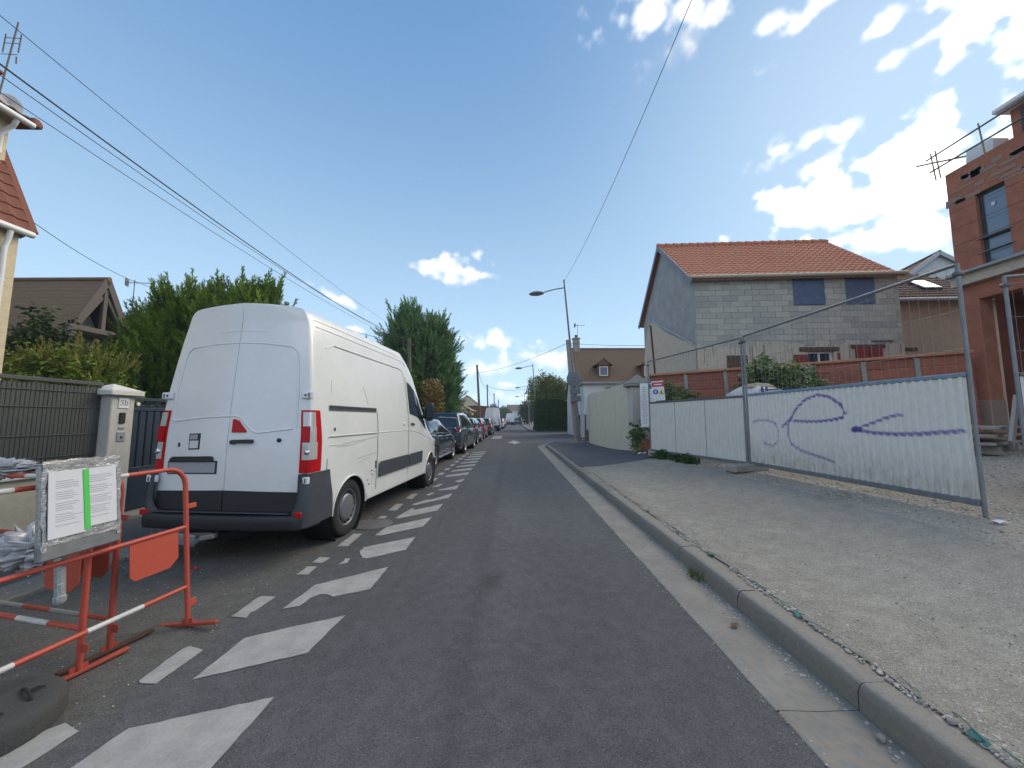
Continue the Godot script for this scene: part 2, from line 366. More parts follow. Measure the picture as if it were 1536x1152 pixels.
# ---------------------------------------------------------------- camera, sky, sun
func hash_noise(az: float, el: float) -> float:
	return puff.get_noise_3d(cos(az) * cos(el) * 100.0, sin(el) * 125.0, sin(az) * cos(el) * 100.0)
func make_sky() -> void:
	var W := 2048; var H := 1024
	# air: deep blue overhead, pale at the horizon, brighter towards the hidden sun
	var sun := Vector3(0.62, 0.60, -0.51).normalized()
	var data := PackedFloat32Array(); data.resize(W * H * 3)
	var ca := PackedFloat32Array(); ca.resize(W); var sa := PackedFloat32Array(); sa.resize(W)
	for x in W:
		ca[x] = cos(TAU * (x + 0.5) / W); sa[x] = sin(TAU * (x + 0.5) / W)
	for y in H:
		var el := PI / 2 - PI * (y + 0.5) / H
		var ce := cos(el); var se := sin(el)
		var k := pow(clampf(1.0 - se, 0, 1), 1.7) if se > 0 else 1.0
		var r0 := lerpf(0.055, 0.41, k); var g0 := lerpf(0.146, 0.56, k); var b0 := lerpf(0.305, 0.68, k)
		if se < 0:
			var q := clampf(-se * 6.0, 0, 1)
			r0 = lerpf(r0, 0.16, q); g0 = lerpf(g0, 0.15, q); b0 = lerpf(b0, 0.14, q)
		for x in W:
			var d := sa[x] * ce * sun.x + se * sun.y - ca[x] * ce * sun.z
			var gl := 0.0
			if d > 0 and se > -0.05: gl = 0.02 * pow(d, 3) + 0.15 * pow(d, 14)
			var i := (y * W + x) * 3
			data[i] = r0 + gl * 0.95; data[i + 1] = g0 + gl * 0.95; data[i + 2] = b0 + gl * 0.8
	# clouds: [azimuth, elevation, half width, half height, brightness, greyness underneath, sharpness, tilt] in degrees
	var cl := [
		[-8.3, 22.1, 4.6, 2.2, 1.25, 0.1, 1.2, 0.0], [-4.4, 21.4, 3.4, 1.0, 1.2, 0.1, 1.0, -0.15], [-11.6, 22.6, 3.0, 0.9, 1.2, 0.1, 1.0, 0.1], [-7.6, 20.2, 2.0, 1.2, 1.0, 0.1, 0.7, 0.0],
		[-25.2, 16.3, 3.2, 0.85, 1.2, 0.0, 1.0, -0.35], [-1.5, 11.6, 4.6, 2.0, 1.25, 0.1, 1.1, -0.15], [4.5, 9.2, 5.0, 1.9, 1.2, 0.1, 0.9, -0.25], [-5.0, 7.6, 5.5, 1.3, 1.1, 0.0, 0.6, 0.0],
		[-0.3, 5.0, 1.8, 0.8, 1.15, 0.0, 0.9, 0], [2.0, 3.2, 9.0, 1.6, 1.15, 0.0, 0.5, 0], [13.4, 10.6, 2.2, 0.7, 1.1, 0.0, 0.8, 0], [-23.4, 12.3, 2.0, 0.5, 1.1, 0, 0.8, 0],
		[43.5, 23.6, 8.0, 3.6, 1.9, 0.7, 1.2, -0.05], [48.5, 23.0, 6.5, 5.6, 2.1, 0.4, 1.2, 0], [38.0, 25.6, 3.6, 1.7, 1.6, 0.1, 1.1, 0], [47.0, 18.6, 7.5, 2.6, 1.8, 0.9, 1.0, -0.2], [53.0, 21.5, 5.0, 6.0, 2.2, 0.1, 1.0, 0],
		[40.5, 30.9, 3.9, 1.5, 1.4, 0.1, 1.0, 0.1], [40.6, 28.4, 2.4, 1.2, 1.3, 0.1, 0.9, 0.0], [50.3, 27.2, 2.0, 1.5, 1.5, 0, 1.0, 0],
		[23.5, 47.5, 5.5, 3.6, 1.3, 0.1, 1.0, -0.2], [27.0, 45.0, 3.6, 2.6, 1.0, 0.1, 0.6, 0.4], [38.0, 42.6, 2.6, 1.0, 1.2, 0, 0.9, -0.2], [42.0, 42.2, 3.0, 1.2, 1.2, 0, 0.9, 0.25], [36.1, 39.1, 1.7, 1.0, 1.1, 0, 0.8, 0],
		[47.6, 38.2, 1.8, 1.1, 1.3, 0, 0.8, 0], [50.0, 35.2, 3.2, 0.9, 1.2, 0, 0.8, 0.1], [55.6, 35.2, 3.3, 4.0, 2.4, 0.1, 1.5, -0.2], [57.5, 31.6, 4.0, 2.8, 2.6, 0.1, 1.4, 0], [47.0, 43.0, 4.0, 1.0, 1.2, 0, 0.6, 0], [66.0, 32.0, 6.0, 4.0, 2.2, 0.6, 1.2, 0], [60.0, 37.5, 6.5, 4.6, 2.2, 0.8, 1.5, 0], [56.6, 35.6, 4.6, 3.2, 0.66, 0.2, 0.9, -0.3]]
	# unseen clouds elsewhere, enlarged and brightened to light surfaces that face the camera
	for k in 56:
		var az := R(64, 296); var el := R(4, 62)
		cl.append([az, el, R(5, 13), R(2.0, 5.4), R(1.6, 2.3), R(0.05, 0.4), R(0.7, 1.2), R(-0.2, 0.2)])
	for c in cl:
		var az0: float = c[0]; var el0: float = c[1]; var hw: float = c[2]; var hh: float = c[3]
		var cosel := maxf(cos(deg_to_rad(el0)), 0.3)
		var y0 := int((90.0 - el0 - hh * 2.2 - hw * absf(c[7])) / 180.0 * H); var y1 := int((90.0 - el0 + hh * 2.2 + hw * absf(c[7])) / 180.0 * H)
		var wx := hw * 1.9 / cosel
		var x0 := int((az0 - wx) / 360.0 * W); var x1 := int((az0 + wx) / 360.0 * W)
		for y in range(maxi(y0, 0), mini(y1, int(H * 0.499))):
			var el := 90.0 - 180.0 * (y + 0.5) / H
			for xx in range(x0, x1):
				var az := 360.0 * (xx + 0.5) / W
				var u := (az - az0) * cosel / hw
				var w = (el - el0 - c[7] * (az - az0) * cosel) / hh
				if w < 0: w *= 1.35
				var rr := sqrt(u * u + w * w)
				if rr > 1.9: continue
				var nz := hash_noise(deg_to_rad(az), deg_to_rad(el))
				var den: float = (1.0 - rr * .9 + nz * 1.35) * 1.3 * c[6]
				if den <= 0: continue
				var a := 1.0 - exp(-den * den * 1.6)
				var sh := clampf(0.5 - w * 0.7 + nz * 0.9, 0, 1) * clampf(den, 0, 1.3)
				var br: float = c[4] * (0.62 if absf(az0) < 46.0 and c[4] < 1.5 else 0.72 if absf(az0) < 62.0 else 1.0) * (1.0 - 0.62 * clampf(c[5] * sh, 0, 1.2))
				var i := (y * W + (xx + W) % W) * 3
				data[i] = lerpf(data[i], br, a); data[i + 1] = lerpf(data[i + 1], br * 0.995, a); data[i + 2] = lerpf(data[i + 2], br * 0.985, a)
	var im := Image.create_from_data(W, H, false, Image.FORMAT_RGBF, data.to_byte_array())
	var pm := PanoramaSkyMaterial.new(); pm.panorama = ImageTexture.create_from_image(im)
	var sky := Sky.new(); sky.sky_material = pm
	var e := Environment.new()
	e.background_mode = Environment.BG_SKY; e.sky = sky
	e.tonemap_mode = Environment.TONE_MAPPER_LINEAR; e.tonemap_exposure = 1.88
	e.sdfgi_enabled = true; e.ssao_enabled = true; e.ssil_enabled = true
	e.fog_enabled = true; e.fog_density = 0.0009; e.fog_light_color = Color(0.78, 0.86, 0.95)
	var we := WorldEnvironment.new(); we.name = "environment"; we.environment = e; add_child(we)
	var l := DirectionalLight3D.new(); l.name = "sun"
	l.light_energy = 0.5; l.light_angular_distance = 40.0; l.light_color = Color(1.0, 0.93, 0.83); l.shadow_enabled = true
	add_child(l)
	l.look_at_from_position(sun * 50.0, Vector3.ZERO)
func make_camera() -> void:
	var c := Camera3D.new(); c.name = "camera"
	c.position = V(0, 1.45, 0); c.rotation.x = atan(52.0 / 560.0)
	c.fov = rad_to_deg(2.0 * atan(576.0 / 560.0)); c.near = 0.05; c.far = 1500.0
	add_child(c); c.make_current()

# ---------------------------------------------------------------- ground
func gh(x: float, d: float) -> float:
	return 0.14 + 0.31 * smoothstep(1.9, 4.9, x) * (1.0 - smoothstep(10.0, 17.0, d)) + 0.3 * smoothstep(6.0, 11.0, x) * (1.0 - smoothstep(12.0, 20.0, d))
func kx(d: float, off: float) -> float: # edge of the right footway at distance d; off metres behind the kerb face
	if d < 19.0: return 1.72 + off
	var r := 5.5 - off
	return 7.22 - sqrt(maxf(r * r - (d - 19.0) * (d - 19.0), 0.0))
func kerb_pt(s: float, off: float) -> Vector3: # along the kerb face: straight, then round the corner, then along the side street
	if s < 19.0: return V(1.72 + off, 0, -s)
	var a := (s - 19.0) / 5.5
	if a < PI / 2: return V(7.22 - cos(a) * (5.5 - off), 0, -19.0 - sin(a) * (5.5 - off))
	return V(7.22 + (s - 19.0 - 5.5 * PI / 2), 0, -24.5 + off)
func sheet(x0: Callable, x1: Callable, d0: float, d1: float, nd: int, nx: int, hf: Callable, cf: Callable, dpow := 1.0) -> MB:
	var mb := MB.new(); mb.colored = true
	var P: Array = []; var C: Array = []
	for i in nd + 1:
		var d := lerpf(d0, d1, pow(float(i) / nd, dpow))
		var row := PackedVector3Array(); var rc := PackedColorArray()
		var a: float = x0.call(d); var b: float = x1.call(d)
		for j in nx + 1:
			var x := lerpf(a, b, float(j) / nx)
			row.append(V(x, hf.call(x, d), -d)); rc.append(cf.call(x, d))
		P.append(row); C.append(rc)
	mb.grid(P, false, false, Vector2.ONE, C)
	if mb.n[0].y < 0:
		for i in mb.n.size(): mb.n[i] = -mb.n[i]
		for i in range(0, mb.v.size(), 3):
			var q := mb.v[i + 1]; mb.v[i + 1] = mb.v[i + 2]; mb.v[i + 2] = q
			var c := mb.c[i + 1]; mb.c[i + 1] = mb.c[i + 2]; mb.c[i + 2] = c
	return mb
func road_col(x: float, d: float) -> Color:
	var n1 := fbm.get_noise_2d(x * 22.0, d * 7.0); var n2 := fbm.get_noise_2d(x * 90.0 + 500.0, d * 60.0)
	var b := 0.222 * (1.0 + 0.20 * n1 + 0.06 * n2)
	var park := 1.0 - smoothstep(-2.15, -1.85, x + 0.12 * n2) # the parking lane is older and browner
	var c := Color(b * 0.98, b, b * 1.04).lerp(Color(b * 1.1, b * 1.07, b * 1.0), park)
	if x > -1.9:
		var w := 0.16 * exp(-pow((x + 0.3 + 0.05 * n1) / 0.08, 2)) # a worn seam in the lane
		w += 0.10 * exp(-pow((x - 0.55) / 0.35, 2)) * (0.5 + n1)
		c = c * (1.0 - w)
		var sp := exp(-(pow((x + 0.18) / 0.08, 2) + pow((d - 3.5) / 0.22, 2)))
		c = c * (1.0 - 0.4 * sp * (0.7 + n2))
		var patch := smoothstep(0.0, 0.02, x + 0.32) * smoothstep(0.0, 0.02, 1.1 - x) * smoothstep(4.6, 4.8, d) * smoothstep(6.4, 6.2, d)
		c = c * (1.0 + 0.07 * patch)
	c.a = 1.0
	return c
func make_ground() -> void:
	struct("ground", MB.new().box(V(0, -0.56, -350), V(1600, 1.0, 1900)), M.far)
	# near road fine enough for its stains, far road coarse
	struct("road", sheet(func(_d): return -4.3, func(_d): return 1.32, -1.5, 13.0, 180, 70, func(_x, _d): return 0.0, road_col, 1.6), M.asphalt)
	var far := sheet(func(_d): return -4.3, func(d): return 1.32 if d < 18.9 else 60.0 if d < 41.0 else 2.0, 13.0, 320.0, 120, 40, func(_x, _d): return 0.0, road_col, 1.0)
	struct("road_beyond", far, M.asphalt)
	# side street, the bit inside the corner radius is covered by the footway
	struct("side_street", sheet(func(_d): return 1.3, func(_d): return 70.0, 12.9, 40.5, 30, 30, func(_x, _d): return -0.004, road_col), M.asphalt)
	# lane dashes and the row of slanted blocks
	var road: Node = get_node("road")
	var marks := [
		["lane_dash", [-2.27, 1.80, -2.13, 1.92, -2.01, 1.88, -2.05, 1.62, -2.27, 1.62]], ["lane_dash", [-2.07, 2.21, -2.08, 2.50, -2.06, 2.53, -1.94, 2.49, -1.955, 2.19, -2.04, 2.19]], ["lane_dash", [-2.06, 2.89, -2.065, 3.17, -2.05, 3.2, -1.93, 3.19, -1.945, 2.97, -1.965, 2.94, -1.94, 2.87]],
		["lane_dash", [-2.01, 3.63, -2.01, 3.82, -1.92, 3.82, -1.90, 3.63]], ["lane_dash", [-2.02, 3.92, -2.02, 4.07, -1.90, 4.05, -1.91, 3.91]], ["lane_dash", [-1.99, 4.40, -2.00, 4.87, -1.89, 4.87, -1.87, 4.40]], ["worn_dash", [-1.73, 3.87, -1.72, 3.97, -1.74, 4.03, -1.68, 4.03, -1.66, 3.91]],
		["lane_dash", [-1.97, 5.56, -1.95, 5.74, -1.85, 5.71, -1.85, 5.54]], ["lane_dash", [-1.96, 6.07, -1.97, 6.53, -1.85, 6.53, -1.83, 6.07]], ["lane_dash", [-1.94, 6.96, -1.93, 7.38, -1.82, 7.38, -1.81, 6.92]],
		["slanted_block", [-1.86, 1.55, -1.80, 1.89, -1.24, 2.09, -1.25, 1.70, -1.26, 1.55]], ["slanted_block", [-1.78, 2.22, -1.77, 2.62, -1.5, 2.77, -1.23, 2.90, -1.25, 2.7, -1.27, 2.46]],
		["slanted_block", [-1.75, 3.00, -1.72, 3.41, -1.21, 3.81, -1.21, 3.33, -1.46, 3.19, -1.53, 3.24, -1.59, 3.24, -1.63, 3.17, -1.645, 3.04]],
		["slanted_block", [-1.68, 4.27, -1.66, 4.31, -1.68, 4.36, -1.19, 4.74, -1.18, 4.29, -1.5, 4.03, -1.56, 4.04, -1.6, 4.12, -1.63, 4.16]],
		["slanted_block", [-1.71, 4.81, -1.68, 5.16, -1.18, 5.67, -1.20, 5.19, -1.64, 4.79]], ["slanted_block", [-1.71, 5.63, -1.66, 5.98, -1.18, 6.53, -1.18, 6.07, -1.65, 5.59]],
		["slanted_block", [-1.70, 6.48, -1.53, 6.85, -1.44, 6.88, -1.16, 7.45, -1.16, 7.02, -1.64, 6.43]], ["slanted_block", [-1.52, 7.79, -1.4, 7.95, -1.15, 8.35, -1.15, 7.86, -1.46, 7.72]],
		["slanted_block", [-1.33, 8.85, -1.15, 9.23, -1.15, 8.85, -1.21, 8.67]], ["worn_dash", [-1.66, 6.0, -1.62, 6.2, -1.57, 6.2, -1.6, 5.98]], ["worn_dash", [-1.64, 7.3, -1.58, 7.5, -1.5, 7.45, -1.58, 7.2]], ["worn_dash", [-1.72, 8.1, -1.6, 8.5, -1.52, 8.4, -1.6, 8.1]]]
	for k in 9:
		var d := 7.93 + 0.93 * k
		marks.append(["lane_dash", [-1.93, d, -1.93, d + 0.45, -1.81, d + 0.45, -1.8, d + 0.02]])
	for k in 8:
		var d := 9.55 + 0.93 * k
		marks.append(["slanted_block", [-1.68, d - 0.1, -1.66, d + 0.22, -1.16, d + 0.75, -1.16, d + 0.3]])
	for k in 3:
		marks.append(["lane_dash", [-1.5, 27.0 + k * 1.4, -1.5, 28.1 + k * 1.4, -0.8, 28.5 + k * 1.4, -0.8, 27.4 + k * 1.4]])
	marks.append(["direction_arrow", [0.05, 21.6, 0.05, 22.6, -0.28, 22.5, 0.12, 25.2, 0.55, 22.5, 0.28, 22.6, 0.28, 21.6]])
	for mk_ in marks:
		var q: Array = mk_[1]; var pl := PackedVector2Array()
		for i in range(0, q.size(), 2): pl.append(Vector2(q[i], q[i + 1]))
		# slightly ragged edges
		var rag := PackedVector2Array()
		for i in pl.size():
			var a := pl[i]; var b := pl[(i + 1) % pl.size()]
			var m := maxi(1, int(a.distance_to(b) / 0.05))
			for s in m: rag.append(a.lerp(b, float(s) / m) + Vector2(R(-.004, .004), R(-.004, .004)))
		if Geometry2D.triangulate_polygon(rag).is_empty(): rag = pl
		var mb := MB.new().ext(rag, 0.002, Transform3D(Basis(V(1, 0, 0), V(0, 0, -1), V(0, 1, 0)), V(0, 0.003, 0)))
		part(mk_[0], mb, M.paint_white, road)
	# hairline cracks and the joint of an old trench
	for q in [[V(.95, 0, -1.55), V(1.25, 0, -1.5), 3], [V(-1.0, 0, -6.0), V(1.2, 0, -6.3), 14], [V(-3.4, 0, -3.6), V(-2.4, 0, -4.4), 9], [V(-2.9, 0, -2.4), V(-2.2, 0, -3.0), 8]]:
		var mb := MB.new()
		var a: Vector3 = q[0]
		for k in q[2]:
			var b: Vector3 = q[0].lerp(q[1], float(k + 1) / q[2]) + V(R(-.025, .025), 0, R(-.025, .025))
			var s2 := (b - a).cross(Vector3.UP).normalized() * R(.0008, .0025)
			if rng.randf() < .8: mb.quad(a - s2 + V(0, .0025, 0), a + s2 + V(0, .0025, 0), b + s2 + V(0, .0025, 0), b - s2 + V(0, .0025, 0))
			a = b
		if mb.v.size(): part("crack", mb, M.crack, road)
	# drain cover by the van's rear wheel
	var dr := thing("drain_cover", "round iron drain grating in the road beside the van's rear wheel", "drain cover", V(-1.93, 0.0, -5.3))
	part("rim", MB.new().lathe([Vector2(.27, 0.0), Vector2(.275, .009), Vector2(.245, .01), Vector2(.243, .002)], 28), M.dull_metal, dr)
	part("pit", MB.new().lathe([Vector2(.244, .0032), Vector2(.001, .0034)], 24), M.black, dr)
	for k in 9:
		var z := -0.2 + k * 0.05
		var w := sqrt(0.245 * 0.245 - z * z)
		part("bar", MB.new().box(V(0, .004, z), V(w * 2, .012, .026), Basis.IDENTITY, .003), M.grey_tube, dr)
	# gutter: cast strips with joints
	var gut := struct("gutter", MB.new().box(V(1.52, -0.03, 1.0), V(0.38, 0.06, 2.0)), M.gutter)
	var s := -2.0
	while s < 30.0:
		var ln := 1.996
		var P: Array = []
		for i in 7:
			var ss := s + ln * i / 6.0
			var row := PackedVector3Array()
			for o in [-0.42, -0.40, -0.2, -0.002]:
				var p := kerb_pt(ss, o); p.y = 0.006 if o > -0.41 else -0.03
				if o == -0.40: p += V(R(-.012, .012), 0, 0)
				if o == -0.2: p.y = 0.001
				row.append(p)
			P.append(row)
		var g := MB.new(); g.grid(P, false, true)
		if g.n[8].y < 0: g = MB.new(); g.grid(P, false, false)
		part("gutter_slab", g, M.gutter, gut)
		s += 2.0
	# kerb: one stone after the other
	var kerb := struct("kerb", MB.new().box(V(1.79, 0.03, 3.0), V(0.1, 0.12, 1.9)), M.kerb)
	s = -2.0
	while s < 36.0:
		var ln := 0.9945
		var P: Array = []
		var jy := R(-.003, .003); var jx := R(-.002, .002)
		for i in 5:
			var ss := s + ln * i / 4.0
			var row := PackedVector3Array()
			var ends := 0.006 if i == 0 or i == 4 else 0.0
			for q in [[0.0, -0.05], [0.004, 0.09], [0.018, 0.132], [0.04, 0.142], [0.145, 0.144], [0.15, 0.0]]:
				var p := kerb_pt(ss, q[0] + jx + ends * 0.6); p.y = q[1] + (jy if q[1] > 0.05 else 0.0) - (ends if q[1] > 0.1 else 0.0) + R(-.002, .002)
				row.append(p)
			P.append(row)
		part("kerb_stone", MB.new().grid(P), M.kerb if rng.randf() < .6 else M.kerb_b, kerb)
		s += 1.0
	# right: yard soil below everything, trodden sand footway, asphalt footway near the corner
	var soil_c := func(x: float, d: float) -> Color:
		var n1 := fbm.get_noise_2d(x * 30.0, d * 30.0)
		return Color(.50, .44, .355) * (1.0 + .3 * n1)
	struct("building_site_ground", sheet(func(d): return kx(d, 0.13), func(_d): return 45.0, -3.0, 24.3, 90, 90, func(x, d): return gh(x, d) - 0.012, soil_c, 1.3), M.soil)
	var sand_c := func(x: float, d: float) -> Color:
		var n1 := fbm.get_noise_2d(x * 18.0, d * 14.0); var n2 := fbm.get_noise_2d(x * 120.0, d * 120.0)
		var c := Color(.68, .615, .52) * (1.0 + .16 * n1 + .12 * n2)
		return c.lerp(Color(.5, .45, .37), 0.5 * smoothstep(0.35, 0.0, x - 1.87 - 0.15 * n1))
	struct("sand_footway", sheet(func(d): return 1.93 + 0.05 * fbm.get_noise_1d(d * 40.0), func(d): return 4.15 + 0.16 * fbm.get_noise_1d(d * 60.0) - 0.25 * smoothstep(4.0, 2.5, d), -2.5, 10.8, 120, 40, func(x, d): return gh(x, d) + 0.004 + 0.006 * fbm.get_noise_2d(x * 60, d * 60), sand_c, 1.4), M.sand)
	var foot_c := func(x: float, d: float) -> Color:
		return Color(.12, .12, .125) * (1.0 + .2 * fbm.get_noise_2d(x * 30.0, d * 20.0))
	struct("asphalt_footway", sheet(func(d): return kx(d, 0.146), func(d): return maxf(4.6 + smoothstep(13.0, 22.0, d) * 2.6, kx(d, 0.146)), 10.35, 24.3, 60, 16, func(x, d): return gh(x, d) + 0.012, foot_c), M.footway)
	# left: flush concrete strip and footway up to the garden walls
	var strip := struct("concrete_strip", MB.new().box(V(-4.12, 0.0, 1.5), V(.34, .08, 1.0), Basis.IDENTITY, .012), M.kerb)
	for k in 16:
		var dz := 0.99 + k
		part("kerb_stone", MB.new().box(V(-4.12 + R(-.006, .006), 0.0 + R(-.004, .004), -dz + 0.5), V(.34, .08, .985), Basis.IDENTITY, .014), M.kerb if k % 3 else M.kerb_b, strip)
	var lf := func(x: float, d: float) -> Color:
		return Color(.12, .12, .12) * (1.0 + .3 * fbm.get_noise_2d(x * 40.0, d * 40.0))
	struct("left_footway", sheet(func(_d): return -8.0, func(_d): return -4.28, -2.0, 40.0, 60, 14, func(_x, _d): return 0.045, lf, 1.5), M.footway)
	var gl := func(x: float, d: float) -> Color: return Color(.09, .1, .05) * (1.0 + .4 * fbm.get_noise_2d(x * 20.0, d * 20.0))
	struct("garden_ground", sheet(func(_d): return -60.0, func(_d): return -5.75, -4.0, 70.0, 30, 20, func(_x, _d): return 0.06, gl), M.soil)
	# far side of the junction
	var fk := struct("far_footway", MB.new().box(V(14.1, 0.05, -170), V(24, .1, 257), Basis.IDENTITY, .02), M.footway)
	fk.material_override = mk(lin(.13, .125, .115), .9, 0, M.fine, .8)
	var fl := struct("far_left_footway", MB.new().box(V(-14.3, 0.03, -180), V(20, .1, 280), Basis.IDENTITY, .02), fk.material_override)
func make_pebbles() -> void:
	var pm := MB.new()
	var ico := [V(0, 1, 0), V(.9, .35, .2), V(.2, .3, .95), V(-.8, .4, .45), V(-.6, .35, -.8), V(.45, .3, -.85), V(.6, -.4, .7), V(-.3, -.45, .9), V(-.95, -.3, -.2), V(-.1, -.4, -.95), V(.9, -.35, -.4), V(0, -.9, 0)]
	for f in [[0, 2, 1], [0, 3, 2], [0, 4, 3], [0, 5, 4], [0, 1, 5], [1, 2, 6], [2, 7, 6], [2, 3, 7], [3, 8, 7], [3, 4, 8], [4, 9, 8], [4, 5, 9], [5, 10, 9], [5, 1, 10], [1, 6, 10], [11, 6, 7], [11, 7, 8], [11, 8, 9], [11, 9, 10], [11, 10, 6]]:
		pm.tri(ico[f[0]], ico[f[1]], ico[f[2]])
	var pebble := pm.mesh(); M.pebble_mesh = pebble
	var xs: Array = []; var cs: Array = []
	var add := func(x: float, d: float, y: float, sz: float) -> void:
		var b := Basis.from_euler(V(R(0, 6), R(0, 6), R(0, 6))).scaled(V(sz * R(.7, 1.4), sz * R(.5, .9), sz * R(.7, 1.3)))
		xs.append(Transform3D(b, V(x, y + sz * .25, -d)))
		var k := R(.22, .52); cs.append(Color(k, k * R(.9, .96), k * R(.78, .9)))
	for i in 52000:
		var d := pow(rng.randf(), 1.3) * 12.0 + 1.2
		var x := 4.0 + pow(rng.randf(), 0.9) * 6.5
		var edge := 4.15 - 0.25 * smoothstep(4.0, 2.5, d)
		if x < edge - R(0.0, .25): continue
		if fbm.get_noise_2d(x * 25.0, d * 25.0) < -0.12 and rng.randf() < .75: continue
		add.call(x, d, gh(x, d) - 0.012, R(.003, .013) * (1.0 if rng.randf() < .97 else 2.0))
	stuff(tag(scatter("gravel", pebble, M.pebble, xs, cs), "loose beige gravel of the building site behind and under the mesh fence", "gravel"))
	xs.clear(); cs.clear()
	for i in 6500:
		var d := pow(rng.randf(), 1.6) * 9.0 + 1.0
		var x := 1.9 + absf(rng.randfn(0, .10)) + 0.03 * fbm.get_noise_1d(d * 50.0)
		if fbm.get_noise_1d(d * 55.0 + 300.0) < -0.15: continue
		add.call(x, d, gh(x, d) - .004, R(.003, .009) * (2.0 if rng.randf() < .06 else 1.0))
	stuff(tag(scatter("kerb_rubble", pebble, M.pebble, xs, cs), "crumbled stone rubble lying along the back of the right kerb", "rubble"))
	xs.clear(); cs.clear()
	for i in 900:
		var d := pow(rng.randf(), 1.2) * 7.0 + 1.2
		var near := absf(d - 3.25) < .4 or absf(d - 2.3) < .25
		if not near and rng.randf() < .75: continue
		add.call(1.7 - absf(rng.randfn(0, .035 if not near else .05)), d, 0.004, R(.003, .009))
	for i in 420:
		add.call(1.31 + rng.randfn(0, .035), R(1.3, 9.0), .003, R(.002, .006))
	stuff(tag(scatter("gutter_grit", pebble, M.pebble, xs, cs), "grey grit and small stones washed along the right gutter", "grit"))
	xs.clear(); cs.clear()
	for i in 900: # grit on the left by the barriers
		add.call(R(-4.3, -2.0), R(1.4, 6.0), .002, R(.0015, .0048))
	for i in 500: add.call(R(-4.5, -4.0), R(2.0, 6.5), .045, R(.002, .007))
	stuff(tag(scatter("road_grit", pebble, M.pebble, xs, cs), "fine grit scattered on the parking lane round the barriers", "grit"))
	xs.clear(); cs.clear()
	for i in 1500: add.call(R(1.95, 4.3), pow(rng.randf(), 1.4) * 9.0 + 1.2, 0.0, R(.002, .007)); xs[-1].origin.y = gh(xs[-1].origin.x, -xs[-1].origin.z) + .006
	stuff(tag(scatter("footway_grit", pebble, M.pebble, xs, cs), "small stones trodden into the sandy right footway", "grit"))
	# torn green netting along the back of the kerb
	var nt := thing("plastic_netting", "torn green plastic netting showing through rubble behind the right kerb", "netting", V(2.0, .15, -3.0))
	for k in 46:
		if k % 2: continue
		var d := 1.1 + pow(float(k) / 46, 1.3) * 7.5
		var x := 1.915 + R(-.012, .05)
		var pts: Array = []
		var a := R(-.5, .5)
		for i in 5: pts.append(V(x + sin(a) * i * .035 + R(-.012, .012), gh(x, d) + R(.004, .022), -d - cos(a) * i * .045) - nt.position)
		part("strand", MB.new().tube(pts, R(.0012, .003), 5), M.net, nt)
	for k in 7:
		var d := [1.2, 1.62, 2.6, 3.7, 4.4, 5.4, 6.4][k] as float
		var P: Array = []
		for i in 4:
			var row := PackedVector3Array()
			for j in 4: row.append(V(1.895 + i * .014 + R(-.012, .012), gh(1.93, d) + .002 + R(0, .018), -d - j * .026 + R(-.01, .01)) - nt.position)
			P.append(row)
		part("torn_sheet", MB.new().grid(P, false), M.net, nt)

# ---------------------------------------------------------------- vehicles
func wheel(parent: Node, ctr: Vector3, r: float, w: float, side: float, rimm: Material, spokes := 8, cap := false) -> void:
	# axle along x; side = +1 shows its face towards +x
	var xf := Transform3D(Basis(V(0, 0, 1), V(side, 0, 0), V(0, side, 0)), ctr) # lathe y -> side * x
	xf.basis = Basis(V(0, 1, 0), V(side, 0, 0), V(0, 0, side))
	var rr := r * 0.64
	var ty := part("tyre", MB.new().lathe([Vector2(rr, -w), Vector2(r * .93, -w), Vector2(r, -w * .8), Vector2(r, -w * .2), Vector2(r * .985, -w * .06), Vector2(r * .94, 0.0), Vector2(r * .8, .006), Vector2(rr * 1.02, -.004), Vector2(rr, -.02)], 32, xf), M.rubber, parent)
	var rim := MB.new()
	rim.lathe([Vector2(rr * 1.01, -.012), Vector2(rr * .97, -.004), Vector2(rr * .92, -.02), Vector2(rr * .88, -.055), Vector2(rr * .5, -.05), Vector2(rr * .42, -.03), Vector2(rr * .2, -.02), Vector2(0.001, -.02)], 28, xf)
	part("rim", rim, rimm, ty)
	var dark := MB.new()
	for k in spokes:
		var a := TAU * k / spokes
		var dir := V(cos(a), 0, sin(a))
		if cap: dark.box(xf * (dir * rr * .86 + V(0, -.03, 0)), V(.02, rr * .11, rr * .12), xf.basis * Basis(V(0, 1, 0), dir, V(0, 1, 0).cross(dir)))
		else: dark.box(xf * (dir * rr * .68 + V(0, -.045, 0)), V(.02, rr * .34, rr * .30), xf.basis * Basis(V(0, 1, 0), dir, V(0, 1, 0).cross(dir)))
	part("rim_opening", dark, M.black, ty)
	if cap: part("hub_cap", MB.new().lathe([Vector2(rr * .74, -.03), Vector2(rr * .72, -.012), Vector2(rr * .6, -.002), Vector2(rr * .3, .006), Vector2(rr * .12, .012), Vector2(.001, .012)], 24, xf), M.hub, ty)
	else: part("hub_cap", MB.new().lathe([Vector2(rr * .2, -.03), Vector2(rr * .18, -.01), Vector2(.001, -.008)], 14, xf), M.rim, ty)

